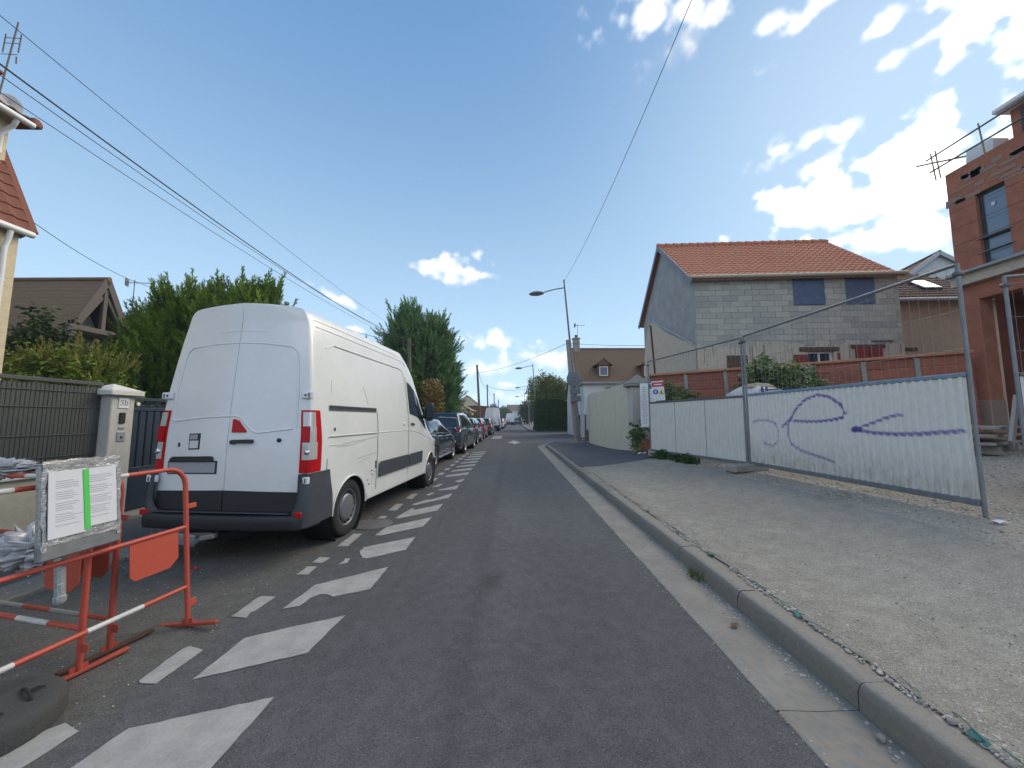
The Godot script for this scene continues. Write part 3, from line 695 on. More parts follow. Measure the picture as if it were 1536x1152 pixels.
const VH := [[.0, .86], [.5, .87], [.75, .88], [1.0, .885], [1.3, .88], [1.55, .862], [1.8, .832], [2.05, .80], [2.32, .762], [2.48, .735], [2.58, .712], [2.64, .688], [2.68, .645], [2.705, .56], [2.73, .3], [2.742, .0]]
func vhw(h: float) -> float:
	for i in VH.size() - 1:
		if h <= VH[i + 1][0]: return lerpf(VH[i][1], VH[i + 1][1], clampf((h - VH[i][0]) / (VH[i + 1][0] - VH[i][0]), 0, 1))
	return 0.0
func vtop(u: float) -> float:
	var k := [[0.0, 2.715], [.15, 2.742], [2.85, 2.73], [3.1, 2.60], [3.35, 2.46], [3.6, 2.19], [3.9, 1.82], [4.15, 1.54], [4.35, 1.36], [4.65, 1.22], [4.95, 1.06], [5.08, .96]]
	for i in k.size() - 1:
		if u <= k[i + 1][0]: return lerpf(k[i][1], k[i + 1][1], (u - k[i][0]) / (k[i + 1][0] - k[i][0]))
	return .98
func vlean(h: float) -> float: return 0.10 * pow(clampf((h - 1.0) / 1.5, 0, 1), 1.5)
# point of the van's skin: u metres from the rear, raw height h, side +1 / -1, off outwards
func vs(u: float, h: float, side: float, off := 0.0) -> Vector3:
	var top := vtop(u)
	var hh := h if h < .9 else .9 + (h - .9) * (top - .9) / (2.742 - .9)
	var w := vhw(h) * (1.0 - 0.22 * pow(clampf((u - 3.9) / 1.18, 0, 1), 2.0))
	if u < 0.05: w -= 0.018 * pow(1.0 - u / 0.05, 2)
	return V(side * (w + off), hh, -(u + vlean(hh) * clampf(1.0 - u / 1.2, 0, 1)))
func vrear(x: float, h: float, off := 0.0) -> Vector3: # the rear face bulges slightly
	var b := 0.05 * (1.0 - pow(absf(x) / .88, 2))
	return V(x, h, -(0.0 + vlean(h)) + b + off)
func vline(called: String, pts: Array, side: float, r: float, m: Material, parent: Node) -> void:
	var q: Array = []
	for i in pts.size() - 1:
		for k in 6: q.append(vs(lerpf(pts[i].x, pts[i + 1].x, k / 6.0), lerpf(pts[i].y, pts[i + 1].y, k / 6.0), side, 0.0))
	q.append(vs(pts[-1].x, pts[-1].y, side, 0.0))
	part(called, MB.new().tube(q, r, 6), m, parent)
func vpatch(u0: float, u1: float, h0: Callable, h1: Callable, side: float, off: float, nu := 8, nh := 6) -> MB:
	var P: Array = []
	for i in nu + 1:
		var row := PackedVector3Array()
		var u := lerpf(u0, u1, float(i) / nu)
		for j in nh + 1: row.append(vs(u, lerpf(h0.call(u), h1.call(u), float(j) / nh), side, off))
		P.append(row)
	var mb := MB.new(); mb.grid(P, false, side > 0)
	if mb.n[0].x * side < 0: mb = MB.new(); mb.grid(P, false, side < 0)
	return mb
func rear_patch(poly: Array, off: float, bev := 0.0) -> MB: # polygon on the rear face, pushed out
	var pl := PackedVector2Array()
	for p in poly: pl.append(Vector2(p[0], p[1]))
	var area := 0.0
	for i in pl.size(): area += pl[i].cross(pl[(i + 1) % pl.size()])
	if area < 0: pl.reverse()
	var mb := MB.new()
	var ix := Geometry2D.triangulate_polygon(pl)
	for i in range(0, ix.size(), 3):
		var a := pl[ix[i]]; var b := pl[ix[i + 1]]; var d := pl[ix[i + 2]]
		if (b - a).cross(d - a) < 0: var sw := b; b = d; d = sw
		mb.tri(vrear(a.x, a.y, off), vrear(b.x, b.y, off), vrear(d.x, d.y, off))
	for i in pl.size():
		var a := pl[i]; var b := pl[(i + 1) % pl.size()]
		mb.quad(vrear(a.x, a.y, -.02), vrear(b.x, b.y, -.02), vrear(b.x, b.y, off), vrear(a.x, a.y, off))
	return mb
func rear_tube(called: String, pts: Array, r: float, m: Material, parent: Node, off := 0.0) -> void:
	var q: Array = []
	for i in pts.size() - 1:
		for k in 5:
			var p := Vector2(pts[i][0], pts[i][1]).lerp(Vector2(pts[i + 1][0], pts[i + 1][1]), k / 5.0)
			q.append(vrear(p.x, p.y, off))
	q.append(vrear(pts[-1][0], pts[-1][1], off))
	part(called, MB.new().tube(q, r, 8), m, parent)
func make_van() -> Node3D:
	var t := thing("panel_van", "large dirty white panel van parked behind the orange barriers, rear doors facing", "van", V(-2.985, 0, -4.03), -0.085)
	# skin: sides and roof as one sheet with the wheel arches cut out
	var us: Array = [0.0, .012, .03, .06, .12, .2, .3]
	for c in [.88, 4.27]:
		for k in 25: us.append(c - .41 + .82 * k / 24.0)
		us.append(c - .4101); us.append(c + .4101)
	for k in 17: us.append(1.4 + 2.3 * k / 16.0)
	for u in [3.5, 3.62, 3.74, 4.72, 4.76, 4.8, 4.86, 4.92, 4.97, 5.02, 5.05, 5.08]: us.append(u)
	us.sort()
	var hs := [0.0, .12, .25, .42, .55, .7, .82, .9, 1.0, 1.15, 1.3, 1.42, 1.55, 1.68, 1.8, 1.9, 2.0, 2.1, 2.2, 2.27, 2.33, 2.38, 2.42, 2.47, 2.51, 2.55, 2.58, 2.61, 2.64, 2.66, 2.68, 2.695, 2.71, 2.725, 2.735, 2.74]
	var P: Array = []
	for u in us:
		var bot := 0.34
		if u < .47: bot = .40
		for c in [.88, 4.27]:
			if absf(u - c) < .41: bot = maxf(bot, .33 + sqrt(maxf(.41 * .41 - (u - c) * (u - c), 0)) * (1.0 if c > 2 else .98))
		if u > 4.7: bot = .3
		var row := PackedVector3Array()
		for s in [1.0, -1.0]:
			var seg: Array = []
			for h in hs: seg.append(vs(u, bot + h * (2.741 - bot) / 2.741, s))
			if s < 0: seg.reverse()
			if s > 0: seg.append(V(0, vtop(u), seg[-1].z))
			for p in seg: row.append(p)
		P.append(row)
	part("body_side", MB.new().grid(P), M.van_side, t)
	# rear face, front cap, floor
	P = []
	for i in 24:
		var h: float = lerpf(.60, 2.5, i / 13.0) if i < 14 else [2.55, 2.59, 2.62, 2.65, 2.675, 2.695, 2.712, 2.726, 2.735, 2.74][i - 14]
		var w := maxf(vhw(h) - 0.018, .01)
		var row := PackedVector3Array()
		for j in 13:
			var x := lerpf(-w, w, j / 12.0)
			var hh := h
			var p := vrear(x, hh); var e := pow(absf(x) / w, 8)
			p.z = lerpf(p.z, -vlean(hh), e)
			row.append(p)
		P.append(row)
	var rearm := MB.new().grid(P, false)
	if rearm.n[0].z < 0: rearm = MB.new().grid(P, false, true)
	part("rear_door", rearm, M.van, t)
	part("front_cap", MB.new().box(V(0, .68, -5.05), V(1.42, .62, .1), Basis.IDENTITY, .04), M.van_side, t)
	part("underbody", MB.new().box(V(0, .44, -2.6), V(1.55, .2, 4.7)), M.black, t)
	part("rear_axle", MB.new().tube([V(-.7, .3, -.88), V(.7, .3, -.88)], .05, 8), M.black, t)
	for c in [.88, 4.27]:
		for s in [-1.0, 1.0]:
			var xf := Transform3D(Basis(V(0, 1, 0), V(1, 0, 0), V(0, 0, -1)), V(s * .60, .33, -c))
			part("wheel_arch", MB.new().lathe([Vector2(.405, .24), Vector2(.405, -.12), Vector2(.001, -.12)] if s > 0 else [Vector2(.405, -.24), Vector2(.405, .12), Vector2(.001, .12)], 24, xf), M.black, t)
			wheel(t, V(s * .845, .345, -c), .345, .21, s, M.hub, 16, true)
			# lip of the arch
			var q: Array = []
			for k in 19:
				var a := PI * k / 18.0
				q.append(vs(c + cos(a) * .405, .33 + sin(a) * .405, s, .004))
			part("arch_lip", MB.new().tube(q, .012, 6), M.van_side, t)
	# ---- rear: doors
	var w0 := func(h: float) -> float: return vhw(h) - .055
	rear_tube("door_seam", [[-.02, .66], [-.02, 1.4], [-.02, 2.0], [-.02, 2.67]], .003, M.seam_grey, t, -.001)
	for s in [-1.0, 1.0]:
		rear_tube("door_seam", [[s * (vhw(.7) - .035), .66], [s * (vhw(1.3) - .035), 1.3], [s * (vhw(1.7) - .037), 1.7], [s * (vhw(2.0) - .04), 2.0], [s * (vhw(2.3) - .045), 2.3], [s * (vhw(2.52) - .05), 2.58]], .0045, M.rub, t, -.022)
	# pressed outline of the blind windows: one tall field, its lower edge stepping down to the right
	var pr := [[-.71, 1.44], [-.70, 1.75], [-.66, 2.10], [-.635, 2.19], [-.58, 2.235], [-.3, 2.27], [0, 2.285], [.3, 2.27], [.58, 2.235], [.64, 2.19], [.665, 2.10], [.70, 1.75], [.715, 1.36]]
	rear_tube("pressed_edge", pr, .008, M.van, t, -.002)
	rear_tube("pressed_edge", [[-.71, 1.44], [-.68, 1.425], [-.3, 1.465], [.0, 1.478], [.06, 1.475], [.11, 1.455], [.2, 1.36], [.26, 1.315], [.31, 1.30], [.5, 1.325], [.67, 1.345]], .011, M.van, t, -.002)
	rear_tube("pressed_edge", [[-.28, 2.40], [0, 2.42], [.28, 2.41]], .005, M.van, t, -.002)
	part("high_brake_light", rear_patch([[.025, 1.305], [.025, 1.44], [.045, 1.447], [.09, 1.43], [.185, 1.318], [.18, 1.305]], .012), M.red_glass, t)
	var hd := part("door_handle", rear_patch([[.035, 1.185], [.03, 1.215], [.05, 1.228], [.26, 1.232], [.272, 1.222], [.272, 1.2], [.26, 1.192], [.09, 1.195], [.06, 1.18]], .035), M.plastic, t)
	part("handle_cup", rear_patch([[.1, 1.235], [.13, 1.262], [.17, 1.268], [.21, 1.26], [.235, 1.237]], .003), M.van, hd)
	part("door_lock", MB.new().lathe([Vector2(.022, .0), Vector2(.022, .016), Vector2(.001, .018)], 16, Transform3D(Basis(V(1, 0, 0), V(0, 0, 1), V(0, -1, 0)), vrear(.545, 1.225, -.004))), M.plastic, t)
	part("door_lock", rear_patch([[-.60, 1.15], [-.605, 1.19], [-.585, 1.195], [-.58, 1.155]], .006), M.plastic, t)
	var st := part("sticker", rear_patch([[-.47, 1.12], [-.475, 1.29], [-.34, 1.295], [-.34, 1.125]], .003), M.plastic, t)
	part("sticker_field", rear_patch([[-.458, 1.135], [-.46, 1.215], [-.358, 1.218], [-.357, 1.138]], .006), M.sticker, st)
	part("sticker_field", rear_patch([[-.460, 1.228], [-.462, 1.278], [-.372, 1.282], [-.371, 1.231]], .006), M.plate, st)
	part("plate_lamp", rear_patch([[-.67, .995], [-.66, 1.03], [-.63, 1.046], [-.19, 1.056], [-.165, 1.046], [-.155, 1.005]], .03), M.plastic, t)
	part("plate_frame", rear_patch([[-.705, .862], [-.705, .998], [-.115, 1.008], [-.115, .872]], .008), M.plastic, t)
	part("number_plate", rear_patch([[-.69, .875], [-.69, .985], [-.13, .995], [-.13, .885]], .012), M.plate, t)
	part("door_trim", rear_patch([[-.815, .50], [-.815, .685], [-.035, .705], [-.025, .705], [-.025, .50]], .014), M.plastic, t)
	part("door_trim", rear_patch([[-.012, .50], [-.012, .705], [.76, .69], [.805, .685], [.805, .60], [.78, .54], [.74, .505], [.7, .50]], .014), M.plastic, t)
	# bumper: step across and two corners that climb to the lights
	var bp := MB.new()
	P = []
	for i in 25:
		var a := lerpf(-1.0, 1.0, i / 24.0)
		var x := .90 * clampf(a * 1.12, -1, 1)
		var zz := .12 - .015 * a * a
		if absf(a) > .89: zz = lerpf(.105, -.18, pow((absf(a) - .89) / .11, 1.0)); x = signf(a) * lerpf(.885, .912, sin((absf(a) - .89) / .11 * PI / 2))
		var row := PackedVector3Array()
		for q in [[-.06, .33], [.0, .335], [.012, .36], [.018, .42], [.012, .465], [-.005, .482], [-.10, .488]]:
			row.append(V(x, q[1] - .02 * (1 - a * a), zz + q[0]))
		P.append(row)
	bp.grid(P)
	var bum := part("bumper", bp, M.plastic, t)
	for s in [-1.0, 1.0]:
		P = []
		for i in 9:
			var h := lerpf(.35, .88, i / 8.0)
			var inner := .80 if h < .55 else .815
			var row := PackedVector3Array()
			for q in [[inner - .10 * smoothstep(.56, .44, h), .055], [inner, .10], [.86, .09], [.9, .055], [.912, 0.0], [.912, -.2], [.905, -.42 + .10 * smoothstep(.5, .9, h)], [.86, -.42]]:
				row.append(V(s * (q[0] - .012 * smoothstep(.6, .9, h)), h, q[1] - .03 * smoothstep(.5, .88, h)))
			P.append(row)
		part("bumper_corner", MB.new().grid(P), M.plastic_grey, bum)
		part("corner_top", MB.new().box(V(s * .86, .875, -.14), V(.085, .012, .40)), M.plastic_grey, bum)
		part("reflector", MB.new().box(V(s * .845, .485, .105), V(.085, .055, .02), Basis(Vector3(0, 1, 0), -s * .15), .006), M.red_glass, bum)
	part("bumper_step", MB.new().box(V(-.02, .487, .07), V(1.5, .014, .06), Basis.IDENTITY, .005), M.plastic_grey, bum)
	# tail lights wrap the corners
	for s in [-1.0, 1.0]:
		var lamp := func(h0: float, h1: float, x0: float, x1: float, off: float) -> MB:
			var PP: Array = []
			for i in 11:
				var h := lerpf(h0, h1, i / 10.0)
				var w := vhw(h)
				var row := PackedVector3Array()
				# x runs across the rear face from x0 to 1 and then forward along the flank
				for k in 9:
					var f := lerpf(x0, x1, k / 8.0)
					var narrow := 1.0 - .25 * clampf((h - 1.2) / .35, 0, 1)
					var dep := .115 * f * narrow
					row.append(V(s * (w - .115 + .118 * minf(f * 1.6, 1.0) + off * .8), h, -vlean(h) + .012 + off - (0.0 if f < .5 else (f - .5) * .40 * narrow)))
				PP.append(row)
			return MB.new().grid(PP)
		var base := part("tail_light", lamp.call(.885, 1.54, 0.0, 1.0, .0), M.red_glass, t)
		part("clear_lens", lamp.call(1.37, 1.52, .12, .72, .006), M.clear_lens, base)
		part("clear_lens", lamp.call(1.02, 1.20, .12, .80, .006), M.clear_lens, base)
		part("clear_lens", lamp.call(1.20, 1.37, .52, .74, .006), M.clear_lens, base)
		part("brake_lens", lamp.call(1.205, 1.365, .10, .50, .010), M.red_glass, base)
		part("indicator_ring", MB.new().lathe([Vector2(.03, 0), Vector2(.026, .012), Vector2(.001, .014)], 14, Transform3D(Basis(V(1, 0, 0), V(0, 0, 1), V(0, -1, 0)), V(s * (vhw(1.1) - .035), 1.10, .014))), M.chrome, base)
		# hinges
		for h in [.86, 1.70]:
			var hw: float = vhw(h)
			var hg := part("door_hinge", MB.new().box(V(s * (hw - .035), h - (.045 if h < 1 else 0.0), -vlean(h) + (.02 if h > 1 else .045)), V(.125, .075, .035), Basis.IDENTITY, .01), M.van, t)
			part("hinge_pin", MB.new().box(V(s * (hw - .045), h - (.045 if h < 1 else 0.0), -vlean(h) + (.04 if h > 1 else .065)), V(.016, .02, .008)), M.seam, hg)
			part("hinge_pin", MB.new().box(V(s * (hw - .008), h - (.045 if h < 1 else 0.0), -vlean(h) + (.04 if h > 1 else .065)), V(.012, .045, .008)), M.dull_metal, hg)
	# tow bar and spare wheel under the rear
	var tw := part("tow_bracket", MB.new().box(V(-.28, .245, .06), V(.42, .07, .1), Basis(V(0, 0, 1), .06), .012), M.dull_metal, t)
	part("tow_plate", MB.new().box(V(-.32, .225, .13), V(.2, .11, .05), Basis(V(0, 0, 1), -.08), .012), M.grey_tube, tw)
	part("tow_socket", MB.new().tube([V(-.44, .225, .1), V(-.44, .225, .17)], .045, 12), M.dull_metal, tw)
	part("tow_socket", MB.new().tube([V(-.2, .22, .1), V(-.18, .20, .2)], .022, 10), M.steel, tw)
	part("tow_plate", MB.new().box(V(-.1, .25, .11), V(.16, .05, .06), Basis(V(0, 0, 1), .2), .012), M.grey_tube, tw)
	part("spare_wheel", MB.new().lathe([Vector2(.30, .2), Vector2(.34, .24), Vector2(.34, .33), Vector2(.30, .36), Vector2(.05, .36)], 24, Transform3D(Basis.IDENTITY, V(-.3, -.05, -.36))), M.rubber, t)
	for s in [-1.0, 1.0]: part("mud_flap", MB.new().box(V(s * .72, .34, -1.33), V(.24, .3, .015)), M.rubber, t)
	# ---- flanks
	for s in [1.0, -1.0]:
		vline("roof_rib", [Vector2(.12, 2.50), Vector2(2.7, 2.50), Vector2(2.95, 2.46)], s, .007, M.van_side, t)
		vline("roof_gutter", [Vector2(.1, 2.575), Vector2(2.9, 2.575)], s, .006, M.van_side, t)
		vline("pressed_edge", [Vector2(.30, 2.27), Vector2(.5, 2.34), Vector2(2.6, 2.34), Vector2(2.76, 2.28), Vector2(2.8, 1.9), Vector2(2.8, 1.52)], s, .007, M.van_side, t)
		part("shadow_groove", vpatch(.5, 2.7, func(_u): return 2.326, func(_u): return 2.333, s, .003, 8, 1), M.rub, t)
		part("door_rail", vpatch(.32, 1.55, func(_u): return 1.545, func(_u): return 1.605, s, .008, 8, 2), M.rub, t)
		part("rail_slot", vpatch(.34, 1.53, func(_u): return 1.575, func(_u): return 1.598, s, .014, 8, 2), M.black, t)
		vline("waist_line", [Vector2(.35, 1.25), Vector2(2.0, 1.25), Vector2(3.35, 1.245), Vector2(4.3, 1.25)], s, .007, M.van_side, t)
		part("waist_shadow", vpatch(.3, 1.55, func(_u): return 1.232, func(_u): return 1.238, s, .004, 8, 1), M.rub, t)
		for q in [[1.58, .36, 1.545], [2.84, .36, 2.22]]:
			part("door_gap", vpatch(q[0], q[0] + .012, func(_u): return q[1], func(_u): return q[2], s, .003, 1, 14), M.seam, t)
		part("rub_strip", vpatch(1.64, 2.82, func(_u): return .60, func(_u): return .82, s, .022, 8, 4), M.rub, t)
		part("rub_strip", vpatch(2.87, 3.6, func(_u): return .60, func(_u): return .82, s, .022, 8, 4), M.rub, t)
		part("sill_panel", vpatch(1.32, 3.84, func(_u): return .36, func(_u): return .44, s, .012, 10, 3), M.van_side, t)
		# cab door window, in two panes, with a black border
		var lo := func(u: float) -> float: return lerpf(1.56, 1.62, (u - 2.95) / .95) - .06 * smoothstep(3.4, 3.85, u)
		var hi := func(u: float) -> float: return 2.19 - .03 * smoothstep(3.05, 2.93, u)
		part("window_border", vpatch(2.92, 3.90, lo, hi, s, .004, 12, 6), M.black, t)
		var wn := part("side_window", vpatch(2.95, 3.42, func(u): return lo.call(u) + .03, func(u): return hi.call(u) - .035, s, .008, 8, 6), M.van_glass, t)
		part("quarter_pane", vpatch(3.45, 3.86, func(u): return lo.call(u) + .03, func(u): return hi.call(u) - .035, s, .008, 8, 6), M.van_glass, wn)
		part("door_handle", vpatch(2.95, 3.13, func(_u): return 1.36, func(_u): return 1.40, s, .02, 4, 2), M.plastic, t)
		var fl := part("fuel_flap", MB.new().lathe([Vector2(.035, -.006), Vector2(.034, .007), Vector2(.001, .009)], 14, Transform3D(Basis(V(0, 1, 0), V(s, 0, 0), V(0, 0, s)), vs(2.62, 1.36, s))), M.van_side, t)
		fl.name = "lock_cover"
		part("side_marker", vpatch(.42, .45, func(_u): return 1.31, func(_u): return 1.345, s, .006, 1, 1), M.plastic, t)
		part("side_marker", vpatch(.28, .31, func(_u): return .84, func(_u): return .87, s, .006, 1, 1), M.plastic, t)
		part("side_marker", vpatch(1.53, 1.56, func(_u): return .74, func(_u): return .85, s, .006, 1, 1), M.plastic, t)
		part("panel_gap", vpatch(.30, .308, func(_u): return .45, func(_u): return 1.0, s, .003, 1, 8), M.rub, t)
		var mi := part("door_mirror", MB.new().lathe([Vector2(.001, -.20), Vector2(.06, -.19), Vector2(.095, -.1), Vector2(.10, .08), Vector2(.075, .17), Vector2(.001, .19)], 16, Transform3D(Basis(V(1, 0, 0), V(0, 1, 0), V(0, 0, .6)), V(s * .97, 1.60, -3.78))), M.plastic, t)
		part("mirror_glass", MB.new().box(V(s * .97, 1.61, -3.718), V(.11, .24, .006), Basis.IDENTITY, .002), M.van_glass, mi)
		part("mirror_arm", MB.new().box(V(s * .87, 1.49, -3.8), V(.16, .07, .08), Basis.IDENTITY, .02), M.plastic, mi)
		part("headlight", vpatch(4.72, 5.02, func(u): return .82 + (u - 4.72) * .1, func(u): return 1.12 - (u - 4.72) * .35, s, .006, 6, 4), M.clear_lens, t)
	# scrapes on the right flank behind the sliding door
	for q in [[Vector2(.33, 1.14), Vector2(.6, 1.135), Vector2(.9, 1.16), Vector2(1.25, 1.17), Vector2(1.55, 1.19)], [Vector2(.5, 1.115), Vector2(.8, 1.12), Vector2(1.2, 1.155)], [Vector2(1.0, .93), Vector2(1.3, .95), Vector2(1.55, .96)], [Vector2(1.0, .86), Vector2(1.2, .90), Vector2(1.3, .905)], [Vector2(1.5, .62), Vector2(1.52, .66), Vector2(1.56, .65)], [Vector2(1.45, .55), Vector2(1.5, .75)], [Vector2(.38, 1.75), Vector2(.40, 1.9)], [Vector2(1.3, 1.65), Vector2(1.25, 1.8), Vector2(1.2, 1.88)]]:
		vline("scrape", q, 1.0, .0022, M.rub if q.size() > 2 else M.conc, t)
	for k in 7:
		var u := R(1.3, 1.55); var h := R(.5, .9)
		part("paint_chip", vpatch(u, u + R(.015, .04), func(_u): return h, func(_u): return h + .02, 1.0, .003, 1, 1), M.rust if k % 2 else M.rub, t)
	# windscreen across the front
	P = []
	for i in 8:
		var u := lerpf(3.25, 4.3, i / 7.0)
		var row := PackedVector3Array()
		for j in 9: 
			var q := lerpf(-.88, .88, j / 8.0)
			var a := vs(u, 2.46, 1.0)
			row.append(V(a.x * q / .88 * .93, lerpf(vtop(u), a.y, pow(absf(q), 2.0)) + .012, a.z - .012))
		P.append(row)
	part("windscreen", MB.new().grid(P), M.van_glass, t)
	return t

# a car: style numbers are fractions of the length
func make_car(called: String, label: String, cat: String, at: Vector3, turn: float, paint: Material, st: Dictionary, group := "") -> Node3D:
	var t := thing(called, label, cat, at, turn, group)
	var L: float = st.L; var W: float = st.W * .5; var H: float = st.H; var r: float = st.r
	var ax: Array = [st.ra, st.ra + st.wb]
	var lerpk := func(k: Array, u: float) -> float:
		for i in k.size() - 1:
			if u <= k[i + 1][0]: return lerpf(k[i][1], k[i + 1][1], smoothstep(0.0, 1.0, clampf((u - k[i][0]) / (k[i + 1][0] - k[i][0]), 0, 1)) * .5 + .5 * clampf((u - k[i][0]) / (k[i + 1][0] - k[i][0]), 0, 1))
		return k[-1][1]
	var deck := func(u: float) -> float: return lerpk.call(st.deck, u / L)
	var hw := func(u: float) -> float:
		var e := absf(u / L - .48) / .52
		return W * (1.0 - .14 * pow(e, 5.0) - .06 * pow(e, 16.0))
	var us: Array = []
	for k in 25: us.append(L * k / 24.0)
	us.append(.02); us.append(.05); us.append(L - .02); us.append(L - .06)
	var ar := r + .055
	for c in ax:
		for k in 17: us.append(c - ar + 2 * ar * k / 16.0)
		us.append(c - ar - .001); us.append(c + ar + .001)
	us.sort()
	var ring := func(u: float) -> PackedVector3Array:
		var bot := .24
		for c in ax:
			if absf(u - c) <= ar: bot = maxf(bot, r + sqrt(maxf(ar * ar - (u - c) * (u - c), 0)))
		if u < .06: bot = .30
		var d: float = deck.call(u); var w: float = hw.call(u)
		var rows := [[.955, 0.0], [.985, .15], [1.0, .4], [1.0, .6], [.985, .78], [.965, .86], [.955, .93]]
		var row := PackedVector3Array()
		var end := 1.0 if u > .03 and u < L - .03 else .965
		for q in rows: row.append(V(w * q[0] * end, minf(bot, d - .12) + (d - minf(bot, d - .12)) * q[1], -u))
		for q in [[.90, .985], [.78, 1.0], [.4, 1.01], [.0, 1.015]]: row.append(V(w * q[0] * end, d * q[1], -u))
		var n := row.size()
		for k in range(n - 2, -1, -1): row.append(V(-row[k].x, row[k].y, row[k].z))
		return row
	var P: Array = []
	for u in us: P.append(ring.call(u))
	var body := MB.new().grid(P)
	for e in [0, us.size() - 1]:
		var rw: PackedVector3Array = P[e]
		var c := V(0, .6, rw[0].z + (.03 if e == 0 else -.03))
		for k in rw.size() - 1:
			if e == 0: body.tri(c, rw[k], rw[k + 1])
			else: body.tri(c, rw[k + 1], rw[k])
		if e == 0: body.tri(c, rw[rw.size() - 1], rw[0])
		else: body.tri(c, rw[0], rw[rw.size() - 1])
	part("body", body, paint, t)
	part("underbody", MB.new().box(V(0, .27, -L / 2), V(W * 1.7, .16, L * .93)), M.black, t)
	# cabin
	var g: Array = st.cabin # rear glass foot, roof rear, roof front, windscreen foot (fractions)
	var prof := func(u: float) -> float: # 0 at the deck, 1 at the roof
		var f := u / L
		if f < g[1]: return sin(clampf((f - g[0]) / (g[1] - g[0]), 0, 1) * PI / 2 * .96) if st.round else clampf((f - g[0]) / (g[1] - g[0]), 0, 1)
		if f > g[2]: return sin(clampf((g[3] - f) / (g[3] - g[2]), 0, 1) * PI / 2 * .97)
		return 1.0
	var roofh := func(u: float) -> float:
		var f = (u / L - (g[1] + g[2]) * .5) / (g[2] - g[1])
		return H - .05 * f * f * 2.0
	var cab := func(u: float, s: float, k: float, off: float) -> Vector3: # k 0 foot .. 1 roof edge
		var d: float = deck.call(u) - .01; var p: float = prof.call(u)
		var top := lerpf(d, roofh.call(u) - .05, p)
		var w0: float = hw.call(u) * .94; var w1: float = lerpf(w0, W * .70, p)
		var bulge := .02 * sin(k * PI)
		return V(s * (lerpf(w0, w1, k) + bulge + off), lerpf(d, top, k), -u)
	var cu: Array = []
	for k in 37: cu.append(L * lerpf(g[0], g[3], k / 36.0))
	P = []
	for u in cu:
		var row := PackedVector3Array()
		for k in 7: row.append(cab.call(u, 1.0, k / 6.0, 0.0))
		var e: Vector3 = row[6]
		var pk: float = prof.call(u)
		row.append(V(e.x * .93, e.y + .028 * pk, e.z)); row.append(V(e.x * .6, e.y + .045 * pk, e.z)); row.append(V(0, e.y + .05 * pk, e.z))
		var n := row.size()
		for k in range(n - 2, -1, -1): row.append(V(-row[k].x, row[k].y, row[k].z))
		P.append(row)
	part("cabin", MB.new().grid(P), paint, t)
	# glass: windscreen and rear window lie on the slopes
	var slope := func(f0: float, f1: float, off: float, inset: float) -> MB:
		var PP: Array = []
		for i in 9:
			var u: float = L * lerpf(f0, f1, i / 8.0)
			var e: Vector3 = cab.call(u, 1.0, 1.0, 0.0)
			var pk: float = prof.call(u)
			var row := PackedVector3Array()
			for j in 9:
				var q := lerpf(-1.0, 1.0, j / 8.0)
				row.append(V(e.x * q * inset, e.y + .05 * pk * (1.0 - q * q * .45) + off * .7, e.z + off * (.7 if f0 < .5 else -.7)))
			PP.append(row)
		return MB.new().grid(PP)
	part("rear_window", slope.call(lerpf(g[0], g[1], .10), lerpf(g[0], g[1], .86), .012, .88), M.car_glass, t)
	part("windscreen", slope.call(lerpf(g[2], g[3], .12), lerpf(g[2], g[3], .92), .012, .90), M.car_glass, t)
	for s in [1.0, -1.0]:
		var a: float = lerpf(g[0], g[1], .62) * L; var b: float = lerpf(g[2], g[3], .70) * L
		var pillars: Array = [a, lerpf(a, b, st.pil[0]), lerpf(a, b, st.pil[1]), b]
		for w in 3:
			var PP: Array = []
			for i in 9:
				var u: float = lerpf(pillars[w] + .025, pillars[w + 1] - .025, i / 8.0)
				var row := PackedVector3Array()
				for k in 5: row.append(cab.call(u, s, lerpf(.14, .90, k / 4.0), .006))
				PP.append(row)
			var sw := MB.new().grid(PP, false)
			if sw.n[0].x * s < 0: sw = MB.new().grid(PP, false, true)
			part("side_window", sw, M.car_glass, t)
		part("waist_trim", MB.new().tube([cab.call(a, s, .1, .006), cab.call((a + b) / 2, s, .1, .008), cab.call(b, s, .1, .006)], .009, 6), M.chrome if st.chrome else M.black, t)
		for dx in [pillars[1], pillars[2]]:
			var PP: Array = []
			for i in 2:
				var row := PackedVector3Array()
				for k in 6:
					var hgt := lerpf(.34, deck.call(dx) * .93, k / 5.0)
					row.append(V(s * (hw.call(dx) * (.988 if hgt < .45 else 1.0 if hgt < .75 else .978) + .003), hgt, -dx - .008 * i))
				PP.append(row)
			part("door_gap", MB.new().grid(PP, false, s < 0), M.seam, t)
			part("door_handle", MB.new().box(V(s * (W * .985), deck.call(dx) * .84, -dx - .13), V(.03, .025, .17), Basis.IDENTITY, .008), M.chrome if st.chrome else paint, t)
		var mi := part("door_mirror", MB.new().lathe([Vector2(.001, -.075), Vector2(.08, -.06), Vector2(.11, .0), Vector2(.085, .06), Vector2(.001, .08)], 12, Transform3D(Basis(V(1, 0, 0), V(0, 1, 0), V(0, 0, .6)), V(s * (W + .09), deck.call(b) + .12, -b + .1))), st.get("mir", paint), t)
		part("mirror_glass", MB.new().box(V(s * (W + .09), deck.call(b) + .12, -b + .165), V(.16, .1, .006)), M.glass, mi)
		part("sill_trim", MB.new().box(V(s * W * .985, .29, -(ax[0] + ax[1]) / 2), V(.02, .05, st.wb - 2 * ar - .04), Basis.IDENTITY, .006), M.chrome if st.chrome else M.plastic, t)
		# tail light wraps the corner
		var tl: Array = st.tail # low, high (m), length forward
		var PP: Array = []
